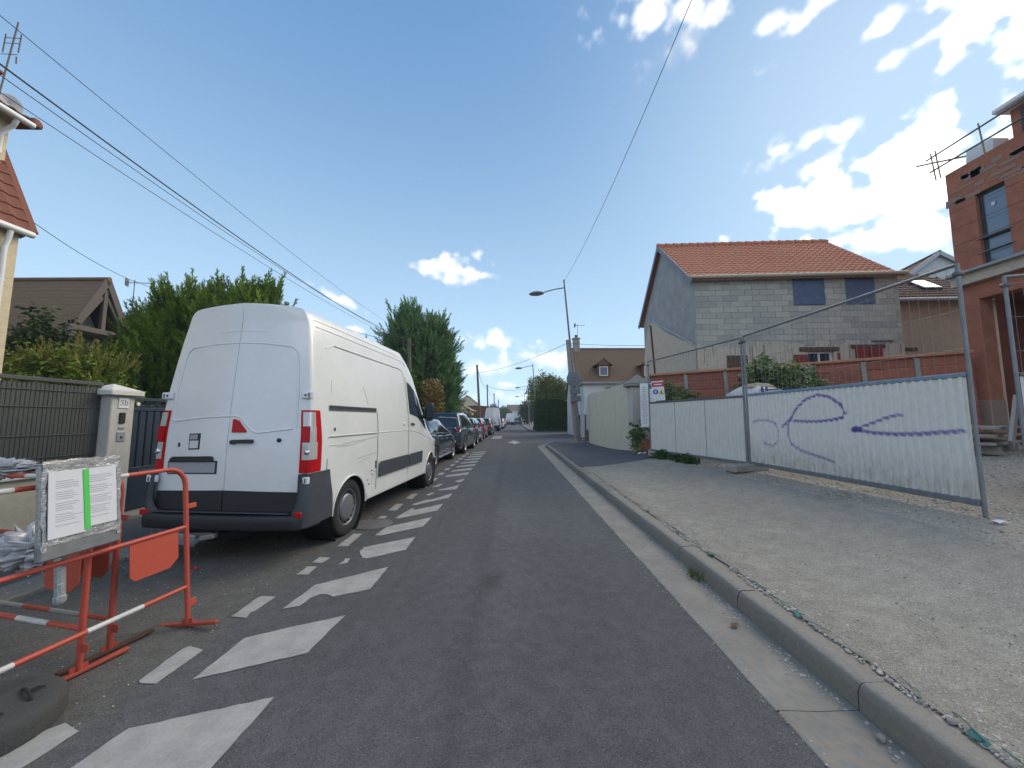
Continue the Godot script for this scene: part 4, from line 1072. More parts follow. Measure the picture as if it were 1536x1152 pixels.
		for i in 6:
			var h := lerpf(tl[0], tl[1], i / 5.0)
			var row := PackedVector3Array()
			var wq: float = hw.call(.02)
			for q in [[-.30, .022], [-.2, .024], [-.10, .02], [-.04, .012], [.0, -.02], [.014, -tl[2] * .5], [.02, -tl[2] * lerpf(.75, 1.0, i / 5.0)]]:
				row.append(V(s * (wq * .955 + q[0] + .006 + clampf(-q[1], 0, .3) * .10), h, q[1] + .006 - .01 * absf(h - .6)))
			PP.append(row)
		var lt := part("tail_light", MB.new().grid(PP), M.red_glass, t)
		part("reversing_lens", MB.new().box(V(s * hw.call(.02) * .80, lerpf(tl[0], tl[1], .3), .03), V(.12, (tl[1] - tl[0]) * .3, .02), Basis.IDENTITY, .006), M.clear_lens, lt)
		part("headlight", MB.new().box(V(s * W * .72, deck.call(L - .1) * .86, -L + .06), V(.3, .14, .14), Basis.IDENTITY, .04), M.clear_lens, t)
		for c in ax:
			var xf := Transform3D(Basis(V(0, 1, 0), V(1, 0, 0), V(0, 0, -1)), V(s * (W - .25), r, -c))
			part("wheel_arch", MB.new().lathe([Vector2(ar - .004, .20), Vector2(ar - .004, -.1), Vector2(.001, -.1)] if s > 0 else [Vector2(ar - .004, -.20), Vector2(ar - .004, .1), Vector2(.001, .1)], 20, xf), M.black, t)
			wheel(t, V(s * (W - .01), r, -c), r, .20, s, M.rim, st.spokes)
	var bm := part("bumper", MB.new().box(V(0, .42, -.0), V(W * 1.72, .2, .12), Basis.IDENTITY, .05), paint if st.bump == 0 else M.plastic, t)
	part("bumper_strip", MB.new().box(V(0, .47, .055), V(W * 1.5, .03, .02), Basis.IDENTITY, .006), M.chrome if st.chrome else M.plastic, bm)
	part("number_plate", MB.new().box(V(0, st.plate, .04), V(.5, .11, .012), Basis.IDENTITY, .003), M.plate, t)
	return t

# ---------------------------------------------------------------- works: barriers, notice board, weight
# barrier in its own frame: runs along +x from the end post at x = 0; rails at given heights
func make_barrier(label: String, at: Vector3, turn: float, ln: float, low_h: float, old: bool, lean := 0.0) -> Node3D:
	var t := thing("site_barrier", label, "barrier", at, turn, "red and white barriers round the works")
	t.rotation.z = lean
	var om: Material = M.orange_old if old else M.orange
	var H := 1.10; var rr := .016
	for e in [0.0, ln]:
		var s := 1.0 if e == 0.0 else -1.0
		var q: Array = [V(e, .02, 0), V(e, H - .14, 0)]
		for k in 6:
			var a := PI / 2 * k / 5.0
			q.append(V(e + s * (.12 - cos(a) * .12), H - .12 + sin(a) * .12, 0))
		part("end_post", MB.new().tube(q, rr, 10), om, t)
		part("foot", MB.new().box(V(e, .018, 0), V(.035, .02, .46), Basis(V(1, 0, 0), R(-.02, .02)), .004), M.rust if old else M.orange_old, t)
		part("foot_gusset", MB.new().box(V(e, .04, 0), V(.008, .03, .08)), om, t)
		part("coupling_hook", MB.new().box(V(e - s * .045, .82 if e == 0 else .72, 0), V(.07, .035, .008), Basis.IDENTITY, .003), om, t)
		part("coupling_hook", MB.new().box(V(e - s * .04, .15, 0), V(.05, .05, .008), Basis.IDENTITY, .003), om, t)
	for h in [H, .68, low_h]:
		var x := .12 if h == H else .0
		var n := 7 if h != .68 else 1
		for k in n:
			var a := lerpf(x, ln - x, float(k) / n); var b := lerpf(x, ln - x, float(k + 1) / n)
			var white := k % 2 == 1
			if h == H and n > 1 and not old: white = k == 1 or k >= 3
			var m: Material = om if not white else (M.white_tube if not old else M.grey_tube)
			part("rail", MB.new().tube([V(a, h, 0), V(b, h, 0)], rr * .9, 10, -1, false), m, t)
	for e in [0.06, ln - .36]:
		part("marker_plate", MB.new().ext(PackedVector2Array([Vector2(e, .67), Vector2(e + .30, .67), Vector2(e + .30, .47), Vector2(e + .27, .44), Vector2(e + .06, .44), Vector2(e, .49)]), .006, Transform3D(Basis.IDENTITY, V(0, 0, -.003))), om, t)
	return t
func make_works() -> void:
	# A runs from its right end post towards the camera, parallel to the road
	make_barrier("nearest orange and white barrier, running beside the slanted road marks with the taped notice", V(-2.27, 0, -2.76), -PI / 2 - .12, 2.0, .27, false).rotation.x = .11
	make_barrier("orange barrier standing across the parking lane, its feet closest to the black rubber weight", V(-2.46, 0, -2.26), PI - .25, 2.0, .25, false, -.02)
	make_barrier("older dirty orange barrier with greyed rails just behind the crosswise barrier", V(-2.5, 0, -2.46), PI - .26, 2.0, .20, true, -.03)
	# notice board wrapped in silver tape
	var b := thing("notice_board", "silver taped board with two white papers and a green stripe on the nearest barrier", "notice board", V(-2.375, .71, -2.13), PI / 2 - .06)
	b.rotation.x = -.11
	# own frame: x to the right as seen from the road, y up, z towards the road
	part("board", MB.new().box(V(0, .27, 0), V(.365, .46, .03), Basis.IDENTITY, .006), M.foil, b)
	part("bottom_tape", MB.new().box(V(0, .055, .004), V(.374, .085, .036), Basis.IDENTITY, .008), M.tape, b)
	for k in 9: # crumpled foil strips round the rim
		var P: Array = []
		var vert := k >= 5
		for i in 13:
			var row := PackedVector3Array()
			for j in 4:
				var u := lerpf(-.18, .18, i / 12.0); var w := (j - 1.5) * .02
				var z := .017 + R(0, .012)
				if vert: row.append(V((-.172 if k < 7 else .174) + w * .35 + R(-.004, .004), .28 + u * 1.22, z))
				else: row.append(V(u, [.485, .49, .455, .12, .115][k] + w + R(-.004, .004), z))
			P.append(row)
		part("foil_strip", MB.new().grid(P, false, not vert), M.foil, b)
	for q in [[-.078, .29, "paper_sheet", .0], [.080, .30, "paper_sheet", .012]]:
		var sh := part(q[2], MB.new().box(V(q[0], q[1], .030), V(.165 if q[0] < 0 else .15, .345 if q[0] < 0 else .32, .004), Basis(V(0, 0, 1), q[3])), M.paper, b)
		for k in 22: # lines of small print, too small to read
			if k % 5 == 0: continue
			var wdt := R(.07, .12)
			part("print_line", MB.new().box(V(q[0] - .065 + wdt / 2 + (.012 if q[0] < 0 else 0.0), q[1] + .13 - k * .0115, .0325), V(wdt, .0022, .001)), M.ink, sh)
	part("green_stripe", MB.new().box(V(.005, .292, .034), V(.026, .33, .003), Basis(V(0, 0, 1), .03)), M.green, b)
	var po := part("stand_post", MB.new().box(V(-.02, -.08, -.09), V(.04, .34, .04), Basis.IDENTITY, .01), M.foil, b)
	part("stand_joint", MB.new().box(V(-.02, -.22, -.09), V(.048, .05, .048), Basis.IDENTITY, .012), M.foil, po)
	# round black weight with holes
	var d := thing("rubber_weight", "thick round black rubber weight lying on the road at the lower left", "weight", V(-2.43, 0, -1.84))
	d.scale = V(.93, .95, .93)
	part("body", MB.new().lathe([Vector2(.275, 0.0), Vector2(.285, .02), Vector2(.285, .085), Vector2(.272, .115), Vector2(.245, .128), Vector2(.2, .13), Vector2(.001, .132)], 40), M.disc, d)
	for h in [[.0, .0, .036], [.13, .05, .025], [-.04, .16, .025], [.10, -.14, .025], [-.15, -.06, .025]]:
		part("socket_hole", MB.new().lathe([Vector2(h[2] * 1.1, .130), Vector2(h[2] * 1.1, .1335), Vector2(.001, .1340)], 14, Transform3D(Basis.IDENTITY, V(h[0], .0, h[1]))), M.black, d)
	part("lifting_strap", MB.new().tube([V(.02, .13, -.14), V(.06, .145, -.12), V(.13, .147, -.08), V(.17, .13, -.06)], .008, 6), M.rubber, d)
	# crumpled clear film on the barriers
	for q in [[V(-3.0, .64, -2.44), V(.44, .22, .28), "crumpled clear plastic film bundled on the crosswise barriers behind the notice"], [V(-3.4, 1.12, -2.52), V(.5, .1, .16), "clear plastic film draped over the top rail of the crosswise barrier"]]:
		var P: Array = []
		for i in 29:
			var row := PackedVector3Array()
			for j in 41:
				var a := PI * i / 28.0; var bb := TAU * j / 40.0
				var dir := V(sin(a) * cos(bb), cos(a), sin(a) * sin(bb))
				if j == 40: dir = V(sin(a), cos(a), 0)
				var k: float = 1.0 + fbm.get_noise_3d(dir.x * 190, dir.y * 240, dir.z * 190 + q[0].x * 10) * 1.1
				row.append(dir * q[1] * .5 * k)
			P.append(row)
		var o := part("plastic_film", MB.new().grid(P), M.film)
		o.position = q[0]; tag(o, q[2], "plastic film", "plastic film on the barriers")

# ---------------------------------------------------------------- mesh fence on the right
func graffiti() -> Texture2D:
	var W := 1024; var H := 384
	var im := Image.create(W, H, false, Image.FORMAT_RGB8)
	var n1 := noise_img(512, .02, 77).get_data(); var n2 := noise_img(512, .09, 78).get_data()
	var data := PackedByteArray(); data.resize(W * H * 3)
	for y in H:
		for x in W:
			var a := n1[(y % 512) * 512 + (x * 2) % 512] / 255.0; var st := n2[((y / 9) % 512) * 512 + x % 512] / 255.0
			var low := smoothstep(.55, 1.0, float(y) / H) # rust and splashed mud along the foot
			var v := 220.0 - 12.0 * a - low * 34.0 * st * (0.6 + a)
			if st > .72 and y > 60 + int(a * 250): v -= 22.0 * (st - .72) / .28
			var i := (y * W + x) * 3
			data[i] = int(v); data[i + 1] = int(v - 1 - low * 5 * st); data[i + 2] = int(v - 5 - low * 22 * st * a)
	var stamp := func(px: float, py: float, r: float, dens: float) -> void:
		for y in range(maxi(0, int(py - r)), mini(H, int(py + r + 1))):
			for x in range(maxi(0, int(px - r)), mini(W, int(px + r + 1))):
				var d := Vector2(x - px, y - py).length() / r
				if d >= 1.0: continue
				var a := dens * (1.0 - d * d) * (.6 + .8 * n2[(y * 3 % 512) * 512 + x * 3 % 512] / 255.0)
				var i := (y * W + x) * 3
				a = clampf(a, 0, 1)
				data[i] = int(lerpf(data[i], 78, a)); data[i + 1] = int(lerpf(data[i + 1], 62, a)); data[i + 2] = int(lerpf(data[i + 2], 138, a))
	var strokes := [
		[[[35, 150], [90, 138], [150, 140], [200, 150], [228, 190], [222, 250], [180, 275], [125, 268], [118, 255]], 7.0, .08],
		[[[255, 172], [290, 150], [318, 128], [350, 85], [410, 40], [480, 22], [540, 35], [590, 70], [610, 110], [590, 128], [540, 138], [470, 145], [400, 146], [330, 142]], 8.0, .19],
		[[[318, 128], [292, 170], [290, 220], [310, 260], [360, 285], [430, 300], [500, 312], [540, 322]], 8.0, .11],
		[[[646, 176], [660, 178], [720, 186], [800, 188], [880, 184], [950, 176], [1010, 170]], 8.0, .16], [[[640, 178], [655, 168], [650, 180], [668, 176]], 12.0, .3], [[[665, 168], [720, 148], [770, 128], [810, 118], [830, 118]], 7.0, .14]]
	for s in strokes:
		var pts: Array = s[0]
		for i in pts.size() - 1:
			var a := Vector2(pts[i][0], pts[i][1]); var b := Vector2(pts[i + 1][0], pts[i + 1][1])
			var m := int(a.distance_to(b) / 2.0) + 1
			for k in m:
				var p := a.lerp(b, float(k) / m)
				var saw := fposmod(p.x, 26.0) / 26.0 # the can skips from rib to rib
				var jag: float = 9.0 * (saw - .5) * (1.0 if absf(b.x - a.x) > absf(b.y - a.y) else .2)
				stamp.call(p.x, p.y + jag, s[1] * (.8 + .4 * saw), s[2] * (.5 + saw))
	return ImageTexture.create_from_image(Image.create_from_data(W, H, false, Image.FORMAT_RGB8, data))
func fence_panel(label: String, a: Vector3, b: Vector3, sheetmat: Material, sheets: int, hgt := 2.7, solid := 1.34, gap := .14) -> Node3D:
	var dir := (b - a); var ln := dir.length(); var yaw := atan2(-dir.z, dir.x)
	var t := thing("mobile_fence", label, "fence", a, yaw, "mobile mesh fence panels")
	var rise := 0.0
	for e in [0.0, ln]:
		part("post", MB.new().tube([V(e, .0, 0), V(e, hgt, 0)], .020, 10), M.steel, t)
		part("post_clamp", MB.new().box(V(e, hgt - .12, 0), V(.07, .05, .08), Basis.IDENTITY, .012), M.dull_metal, t)
	part("top_rail", MB.new().tube([V(0, hgt - .015, 0), V(ln, hgt - .015, 0)], .019, 10), M.steel, t)
	part("middle_rail", MB.new().box(V(ln / 2, gap + solid, 0), V(ln - .04, .05, .045), Basis.IDENTITY, .008), M.steel_blue if sheets == 1 else M.dull_metal, t)
	part("bottom_rail", MB.new().box(V(ln / 2, gap, 0), V(ln - .04, .07, .05), Basis.IDENTITY, .01), M.steel, t)
	# ribbed sheets
	for s in sheets:
		var x0 := .03 + (ln - .06) * s / sheets + (.012 if s else 0.0); var x1 := .03 + (ln - .06) * (s + 1) / sheets - .003
		var n := int((x1 - x0) / .092)
		var P: Array = [PackedVector3Array(), PackedVector3Array()]
		for k in n:
			for q in [[.0, 0.0], [.3, 0.0], [.38, .018], [.72, .018], [.80, 0.0]]:
				var x: float = lerpf(x0, x1, (k + q[0]) / n)
				P[0].append(V(x, gap + solid - .02, q[1])); P[1].append(V(x, gap + .02, q[1]))
		P[0].append(V(x1, gap + solid - .02, 0)); P[1].append(V(x1, gap + .02, 0))
		var mb := MB.new()
		# flat facets with the texture laid along the sheet
		for j in P[0].size() - 1:
			var ua = (P[0][j].x - x0) / (x1 - x0); var ub = (P[0][j + 1].x - x0) / (x1 - x0)
			mb.quad(P[1][j], P[1][j + 1], P[0][j + 1], P[0][j])
			var o := mb.t.size() - 6
			mb.t[o] = Vector2(ua, 1); mb.t[o + 1] = Vector2(ub, 0); mb.t[o + 2] = Vector2(ub, 1); mb.t[o + 3] = Vector2(ua, 1); mb.t[o + 4] = Vector2(ua, 0); mb.t[o + 5] = Vector2(ub, 0)
		part("ribbed_sheet", mb, sheetmat, t)
	# welded wires above
	var w := MB.new()
	var x := .06
	while x < ln - .03:
		w.tube([V(x, gap + solid, .0), V(x, hgt - .02, .0)], .0022, 4, -1, false); x += .10
	for k in 3: w.tube([V(0, gap + solid + .28 + k * .42, .004), V(ln, gap + solid + .28 + k * .42, .004)], .0022, 4, -1, false)
	stuff(part("wire_mesh", w, M.steel, t))
	return t
func make_fence() -> void:
	var p0 := V(3.97, .42, -10.8); var p1 := V(4.72, .44, -7.5); var p2 := V(4.86, .45, -3.94)
	fence_panel("far mesh fence panel with three white ribbed sheets, left of the sprayed panel", p0, p1 + V(-.02, 0, -.06), M.sheet, 3)
	var gm := mk(Color.WHITE, .5); gm.albedo_texture = graffiti()
	fence_panel("nearest mesh fence panel with purple graffiti sprayed on its white ribbed sheet", p1, p2, gm, 1)
	fence_panel("mesh fence panel cut off by the right picture edge beside the half open gap", V(6.05, .50, -4.45), V(9.2, .55, -3.5), M.sheet, 3)
	for q in [[V(4.60, .43, -7.42), .35, .92, "long grey concrete fence foot below the joint of the two white panels"], [V(4.0, .41, -10.75), 1.2, .7, "grey concrete fence foot overgrown with weeds beside the old gate pillar"], [V(4.9, .44, -3.92), 1.25, .0, ""], [V(6.08, .50, -4.42), 1.0, .0, ""]]:
		if q[2] == 0.0: continue
		var f := thing("concrete_weight", q[3], "concrete block", q[0], q[1], "concrete feet of the mesh fence")
		part("block", MB.new().box(V(0, .07, 0), V(q[2], .15, .24), Basis.IDENTITY, .025), M.conc, f)
		for k in 4: part("post_socket", MB.new().lathe([Vector2(.03, .145), Vector2(.034, .15), Vector2(.026, .149), Vector2(.001, .1465)], 10, Transform3D(Basis.IDENTITY, V((k - 1.5) * q[2] * .2, 0, 0))), M.black, f)

# ---------------------------------------------------------------- street furniture
func cable(label: String, a: Vector3, b: Vector3, sag: float, r: float, group := "overhead wires") -> void:
	var pts: Array = []
	for k in 29:
		var f := k / 28.0
		pts.append(a.lerp(b, f) - V(0, sag * 4.0 * f * (1.0 - f), 0))
	tag(part("overhead_wire", MB.new().tube(pts, r, 5), M.cable), label, "wire", group)
func make_lamp(label: String, at: Vector3, h: float, lean: float, arm: float, armh: float) -> Node3D:
	var t := thing("street_lamp", label, "street lamp", at, 0, "street lamps on the right")
	t.rotation.z = lean
	part("pole", MB.new().tube([V(0, 0, 0), V(0, h * .36, 0), V(0, h * .37, 0), V(0, h, 0)], .105, 14, .05), M.lamp, t)
	part("base_door", MB.new().box(V(-.0, .55, .1), V(.1, .4, .03), Basis.IDENTITY, .01), M.lamp, t)
	part("arm", MB.new().tube([V(0, armh, 0), V(-arm * .5, armh - .06, 0), V(-arm, armh - .2, 0)], .035, 8), M.lamp, t)
	var hd := part("lamp_head", MB.new().lathe([Vector2(.001, .12), Vector2(.22, .10), Vector2(.36, .03), Vector2(.37, -.03), Vector2(.30, -.08), Vector2(.001, -.09)], 20, Transform3D(Basis(V(1.25, 0, 0), V(0, 1, 0), V(0, 0, .7)), V(-arm - .38, armh - .22, 0))), M.lamp, t)
	part("lamp_glass", MB.new().lathe([Vector2(.26, -.082), Vector2(.2, -.12), Vector2(.001, -.13)], 18, Transform3D(Basis(V(1.25, 0, 0), V(0, 1, 0), V(0, 0, .7)), V(-arm - .38, armh - .22, 0))), M.lamp_glass, hd)
	return t
func make_pole(label: String, at: Vector3, h: float, r: float, m: Material, lean := 0.0, cross := true) -> Node3D:
	var t := thing("utility_pole", label, "utility pole", at, 0, "utility poles")
	t.rotation.z = lean
	part("pole", MB.new().tube([V(0, 0, 0), V(0, h, 0)], r, 10, r * .72), m, t)
	if cross:
		part("bracket", MB.new().box(V(.12, h - .35, 0), V(.3, .05, .05), Basis.IDENTITY, .008), M.dull_metal, t)
		for k in 3: part("insulator", MB.new().lathe([Vector2(.001, .05), Vector2(.03, .03), Vector2(.035, -.03), Vector2(.001, -.05)], 8, Transform3D(Basis.IDENTITY, V(.1, h - .25 - k * .22, .05))), M.dull_metal, t)
	return t
func make_street() -> void:
	var l := make_lamp("tall grey street lamp at the corner with round sign backs on its pole", V(3.95, .14, -22), 9.75, .082, 1.35, 9.25)
	make_lamp("slimmer street lamp in front of the clipped hedge past the junction", V(3.0, .1, -45), 8.0, .06, 1.35, 7.8)
	make_lamp("small distant street lamp, second beyond the junction", V(3.1, .1, -67), 7.4, .03, 1.5, 7.2)
	make_lamp("smallest distant street lamp, farthest along the right footway", V(3.3, .1, -95), 7.4, .02, 1.5, 7.2)
	# signs seen from behind
	for q in [[3.78, .40, "round grey back of a road sign high on the corner lamp"], [3.05, .0, "grey back of a small rectangular sign plate under the round one"], [2.62, .0, "lower grey back of a rectangular sign plate on the corner lamp"]]:
		var s := thing("road_sign", q[2], "road sign", V(3.95 - q[0] * .082, q[0], -21.86), 0, "sign backs on the corner lamp")
		s.rotation.z = .05
		if q[1] > 0: part("plate", MB.new().lathe([Vector2(.43, -.015), Vector2(.43, .015), Vector2(.40, .02), Vector2(.001, .02)], 28, Transform3D(Basis(V(1, 0, 0), V(0, 0, 1), V(0, -1, 0)), Vector3.ZERO)), M.lamp, s)
		else: part("plate", MB.new().box(V(0, 0, 0), V(.62, .34, .03), Basis.IDENTITY, .008), M.lamp, s)
		for k in [-.1, .1]: part("clamp", MB.new().box(V(0, k, .04), V(.26, .05, .05), Basis.IDENTITY, .01), M.steel, s)
	var cp := make_pole("pinkish concrete pole just behind the corner street lamp", V(3.95, .14, -23.1), 6.25, .15, M.conc_pink, .075)
	part("red_marker", MB.new().box(V(-.05, 2.3, .16), V(.22, .14, .03), Basis.IDENTITY, .01), M.sign_red, cp)
	make_pole("weathered wooden pole standing in front of the big cypress", V(-5.35, .05, -20), 5.75, .12, M.wood_pole, .045)
	make_pole("tall wooden utility pole beside the parked white far van", V(-3.35, .05, -40), 7.2, .15, M.wood_pole, .06, false)
	make_pole("thin utility pole, second of the distant row on the left", V(-3.75, .05, -60), 6.9, .13, M.wood_pole, .04)
	make_pole("thin utility pole, third of the distant row on the left", V(-3.75, .05, -82), 7.0, .14, M.wood_pole, .03)
	make_pole("thinnest utility pole at the far end of the left row", V(-3.9, .05, -110), 7.0, .16, M.wood_pole, .02)
	# wires
	var P1 := V(-5.6, 5.65, -20)
	cable("thick black bundled cable from the upper left down to the cypress pole", V(-5.3, 5.9, 4.0), P1, .75, .010)
	cable("thin wire just above the thick bundled cable on the left", V(-5.3, 6.25, 4.0), P1 + V(0, .3, 0), .55, .0045)
	cable("thin wire crossing just under the thick bundled cable on the left", V(-5.3, 5.7, 4.0), P1 + V(0, .15, 0), .78, .005)
	cable("lowest thin wire of the left bundle, falling towards the van roof", V(-5.3, 5.35, 4.0), P1 + V(0, -.1, 0), .62, .0045)
	cable("slack thin wire from the cream house gable to behind the dark conifer", V(-10.8, 5.92, -7.9), V(-15.8, 7.7, -18.0), .55, .008)
	cable("single wire rising from the corner lamp to the top of the picture", V(3.15, 9.75, -22), V(3.9, 11.4, 2.0), 1.0, .008)
	cable("wire across the road from the concrete pole to the left pole row", V(3.45, 6.15, -23), V(-3.75, 6.4, -40), .35, .014)
	cable("wire from the concrete pole to the brown roofed house on the right", V(3.45, 6.15, -23), V(9.2, 5.9, -22.2), .1, .012)
	cable("distant wire between the tall left pole and the second pole", V(-3.75, 7.0, -40), V(-4.0, 6.7, -60), .9, .02)
	cable("distant wire crossing from the second left pole to the far lamp", V(-4.0, 6.6, -60), V(2.6, 6.9, -67), .5, .025)
	cable("distant wire between the second and third left poles", V(-4.0, 6.6, -60), V(-4.0, 6.8, -82), .8, .025)
	cable("short wire hanging from the cypress pole into the tree", P1 + V(0, .0, .05), V(-9.2, 6.3, -17.0), .3, .012)

# ---------------------------------------------------------------- plants
func leaf_mesh(n: int, sz: float, spread: float, sd: int) -> ArrayMesh:
	var r := RandomNumberGenerator.new(); r.seed = sd
	var mb := MB.new()
	for k in n:
		var p := V(r.randf_range(-1, 1), r.randf_range(-1, 1), r.randf_range(-1, 1)) * spread
		var b := Basis.from_euler(V(r.randf_range(0, 6), r.randf_range(0, 6), r.randf_range(0, 6)))
		var l := sz * r.randf_range(.7, 1.3)
		var a := p - b.x * l; var c := p + b.x * l
		var u := p + b.z * l * .42 + b.y * l * .12; var w := p - b.z * l * .42 + b.y * l * .12
		mb.tri(a, u, c); mb.tri(a, c, w)
	return mb.mesh()
func spray_mesh(n: int, ln: float, sd: int) -> ArrayMesh: # feathery conifer spray pointing along +y
	var r := RandomNumberGenerator.new(); r.seed = sd
	var mb := MB.new()
	for k in n:
		var f := float(k) / n
		var base := V(0, ln * f * .8, 0)
		var a := r.randf_range(0, TAU)
		var d := V(cos(a) * .5, r.randf_range(.6, 1.2), sin(a) * .5).normalized() * ln * r.randf_range(.16, .3) * (1.15 - f * .6)
		var s := d.cross(V(r.randf_range(-1, 1), r.randf_range(-1, 1), r.randf_range(-1, 1))).normalized() * ln * .016
		mb.tri(base - s, base + s, base + d)
		mb.tri(base - s + d * .35, base + s * 2.2 + d * .45, base + d * 1.05)
	return mb.mesh()
# crown of leaf clumps; lobes = [centre, radii]; cols = two colours to vary between
func crown(parent: Node, mesh: Mesh, m: Material, lobes: Array, n: int, size: float, c0: Color, c1: Color, up: float, gaps: float, sd: int, shell := .45, called := "crown") -> void:
	var xs: Array = []; var cs: Array = []
	var tot := 0.0
	for l in lobes: tot += l[1].x * l[1].y * l[1].z
	var ns := FastNoiseLite.new(); ns.seed = sd; ns.frequency = 1.0; ns.fractal_octaves = 2
	for l in lobes:
		var m_: int = int(n * l[1].x * l[1].y * l[1].z / tot)
		for k in m_:
			var dir := V(rng.randfn(), rng.randfn(), rng.randfn()).normalized()
			var rad := pow(rng.randf(), shell)
			var lump := 1.0 + .46 * ns.get_noise_3d(dir.x * 2.6 + l[0].x, dir.y * 2.6 + l[0].y, dir.z * 2.6)
			var p: Vector3 = l[0] + dir * rad * lump * l[1]
			var g := ns.get_noise_3d(p.x * 1.5, p.y * 1.5, p.z * 1.5)
			if g < -gaps: continue
			var y := (dir + V(0, up, 0) + V(R(-.5, .5), R(-.3, .5), R(-.5, .5))).normalized()
			var x := y.cross(V(R(-1, 1), R(-1, 1), R(-1, 1))).normalized()
			var s := size * R(.65, 1.35)
			xs.append(Transform3D(Basis(x, y, x.cross(y)).scaled(Vector3.ONE * s), p))
			var w := clampf(.5 + g * .9 + R(-.3, .3), 0, 1)
			cs.append(c0.lerp(c1, w) * R(.8, 1.2))
	var o := scatter(called, mesh, m, xs, cs, parent)
	stuff(o)
func trunk(parent: Node, h: float, r: float, lean := 0.0, limbs := 4) -> void:
	part("trunk", MB.new().tube([V(0, -.1, 0), V(lean * .4, h * .5, 0), V(lean, h, 0)], r, 9, r * .5), M.bark, parent)
	for k in limbs:
		var a := TAU * k / limbs + .5; var y := h * (.45 + .12 * k)
		part("limb", MB.new().tube([V(lean * y / h, y, 0), V(cos(a) * h * .14, y + h * .12, sin(a) * h * .14), V(cos(a) * h * .24, y + h * .28, sin(a) * h * .24)], r * .4, 7, r * .12), M.bark, parent)
func make_plants() -> void:
	var leaf := leaf_mesh(9, .075, .16, 1); var big := leaf_mesh(8, .13, .26, 2); var small := leaf_mesh(10, .045, .10, 3)
	var spray := spray_mesh(34, .62, 4); var fine := spray_mesh(18, .42, 5)
	# dark conifers behind the van
	var t := thing("conifer_tree", "wide dark green conifer rising behind the parked white van", "tree", V(-11.0, 0, -13.4))
	trunk(t, 5.0, .16)
	crown(t, spray, M.needle, [[V(-1.35, 3.4, 0), V(1.1, 1.85, 1.4)], [V(-.3, 3.6, .2), V(1.3, 2.25, 1.5)], [V(1.0, 3.7, 0), V(1.3, 2.35, 1.5)], [V(2.1, 3.7, .3), V(.9, 2.25, 1.3)], [V(-1.0, 2.2, 1.0), V(1.3, 1.8, .9)]], 17000, 1.15, Color(.045, .09, .014), Color(.22, .32, .05), 1.5, .12, 61)
	# cypress with two tops by the wooden pole
	t = thing("cypress_tree", "tall two topped dark green cypress with ragged edge left of the road", "tree", V(-5.65, 0, -23.2))
	trunk(t, 6.0, .2)
	crown(t, spray, M.needle, [[V(-1.0, 5.0, 0), V(1.45, 3.2, 1.4)], [V(-.75, 6.6, 0), V(.75, 2.1, .8)], [V(.55, 4.6, 0), V(1.5, 3.1, 1.5)], [V(.6, 6.2, .1), V(.85, 1.7, .8)], [V(1.25, 3.0, .2), V(1.05, 2.4, 1.3)], [V(-1.2, 3.4, .3), V(1.25, 2.2, 1.2)]], 17000, 1.1, Color(.05, .11, .045), Color(.25, .38, .15), .75, .10, 62)
	# hedge bits in front of it, one green, one turning brown
	t = thing("shrub", "dense mid green shrub below the cypress, beside the van's mirror", "shrub", V(-4.55, 0, -17.2), 0, "shrubs under the cypress")
	trunk(t, 1.6, .05)
	crown(t, leaf, M.leaf, [[V(-.35, 2.3, 0), V(.75, 1.35, .8)], [V(-.1, 1.3, 0), V(.8, 1.2, .8)]], 2600, .9, Color(.03, .055, .008), Color(.13, .17, .025), .4, .3, 63)
	t = thing("shrub", "browning shrub with dry orange leaves in front of the cypress", "shrub", V(-3.85, 0, -17.6), 0, "shrubs under the cypress")
	trunk(t, 1.6, .05)
	crown(t, leaf, M.leaf, [[V(0, 2.2, 0), V(.62, 1.1, .7)], [V(.1, 1.3, 0), V(.6, 1.0, .7)]], 2000, .9, Color(.12, .08, .02), Color(.34, .24, .09), .4, .25, 64)
	# garden on the far left
	t = thing("bush", "yellow green broad bush above the grey slatted fence", "bush", V(-11.0, 0, -9.6), 0, "garden bushes behind the grey fence")
	trunk(t, 1.6, .06)
	crown(t, leaf, M.leaf, [[V(-.5, 2.1, 0), V(1.2, 1.15, .9)], [V(.5, 1.6, .1), V(.8, .75, .8)], [V(-1.5, 1.8, 0), V(.9, .9, .8)], [V(-.2, 1.2, .3), V(1.6, .9, .9)]], 9000, .75, Color(.045, .085, .014), Color(.26, .33, .05), .5, .35, 65)
	crown(t, fine, M.leaf, [[V(-.4, 2.6, 0), V(1.4, .75, .7)]], 420, 1.0, Color(.12, .15, .03), Color(.3, .28, .06), 1.6, .3, 66, .4, "young_shoots")
	t = thing("bush", "dark green bush against the corner of the cream house", "bush", V(-14.6, 0, -11.6), 0, "garden bushes behind the grey fence")
	trunk(t, 2.0, .06)
	crown(t, leaf, M.leaf, [[V(-.2, 3.1, 0), V(.9, 1.6, .9)], [V(.6, 2.4, 0), V(1.1, 1.5, .9)], [V(-.2, 1.6, 0), V(1.5, 1.4, 1)]], 4200, 1.0, Color(.018, .035, .012), Color(.07, .10, .03), .5, .3, 67)
	t = thing("rose_bush", "climbing rose with a few red blooms below the timbered gable", "rose bush", V(-13.2, 0, -12.6))
	trunk(t, 1.8, .04)
	crown(t, leaf, M.leaf, [[V(0, 2.3, 0), V(.55, 1.3, .5)], [V(-.1, 3.6, 0), V(.4, .8, .4)]], 1500, .9, Color(.02, .04, .012), Color(.08, .11, .03), .5, .1, 68)
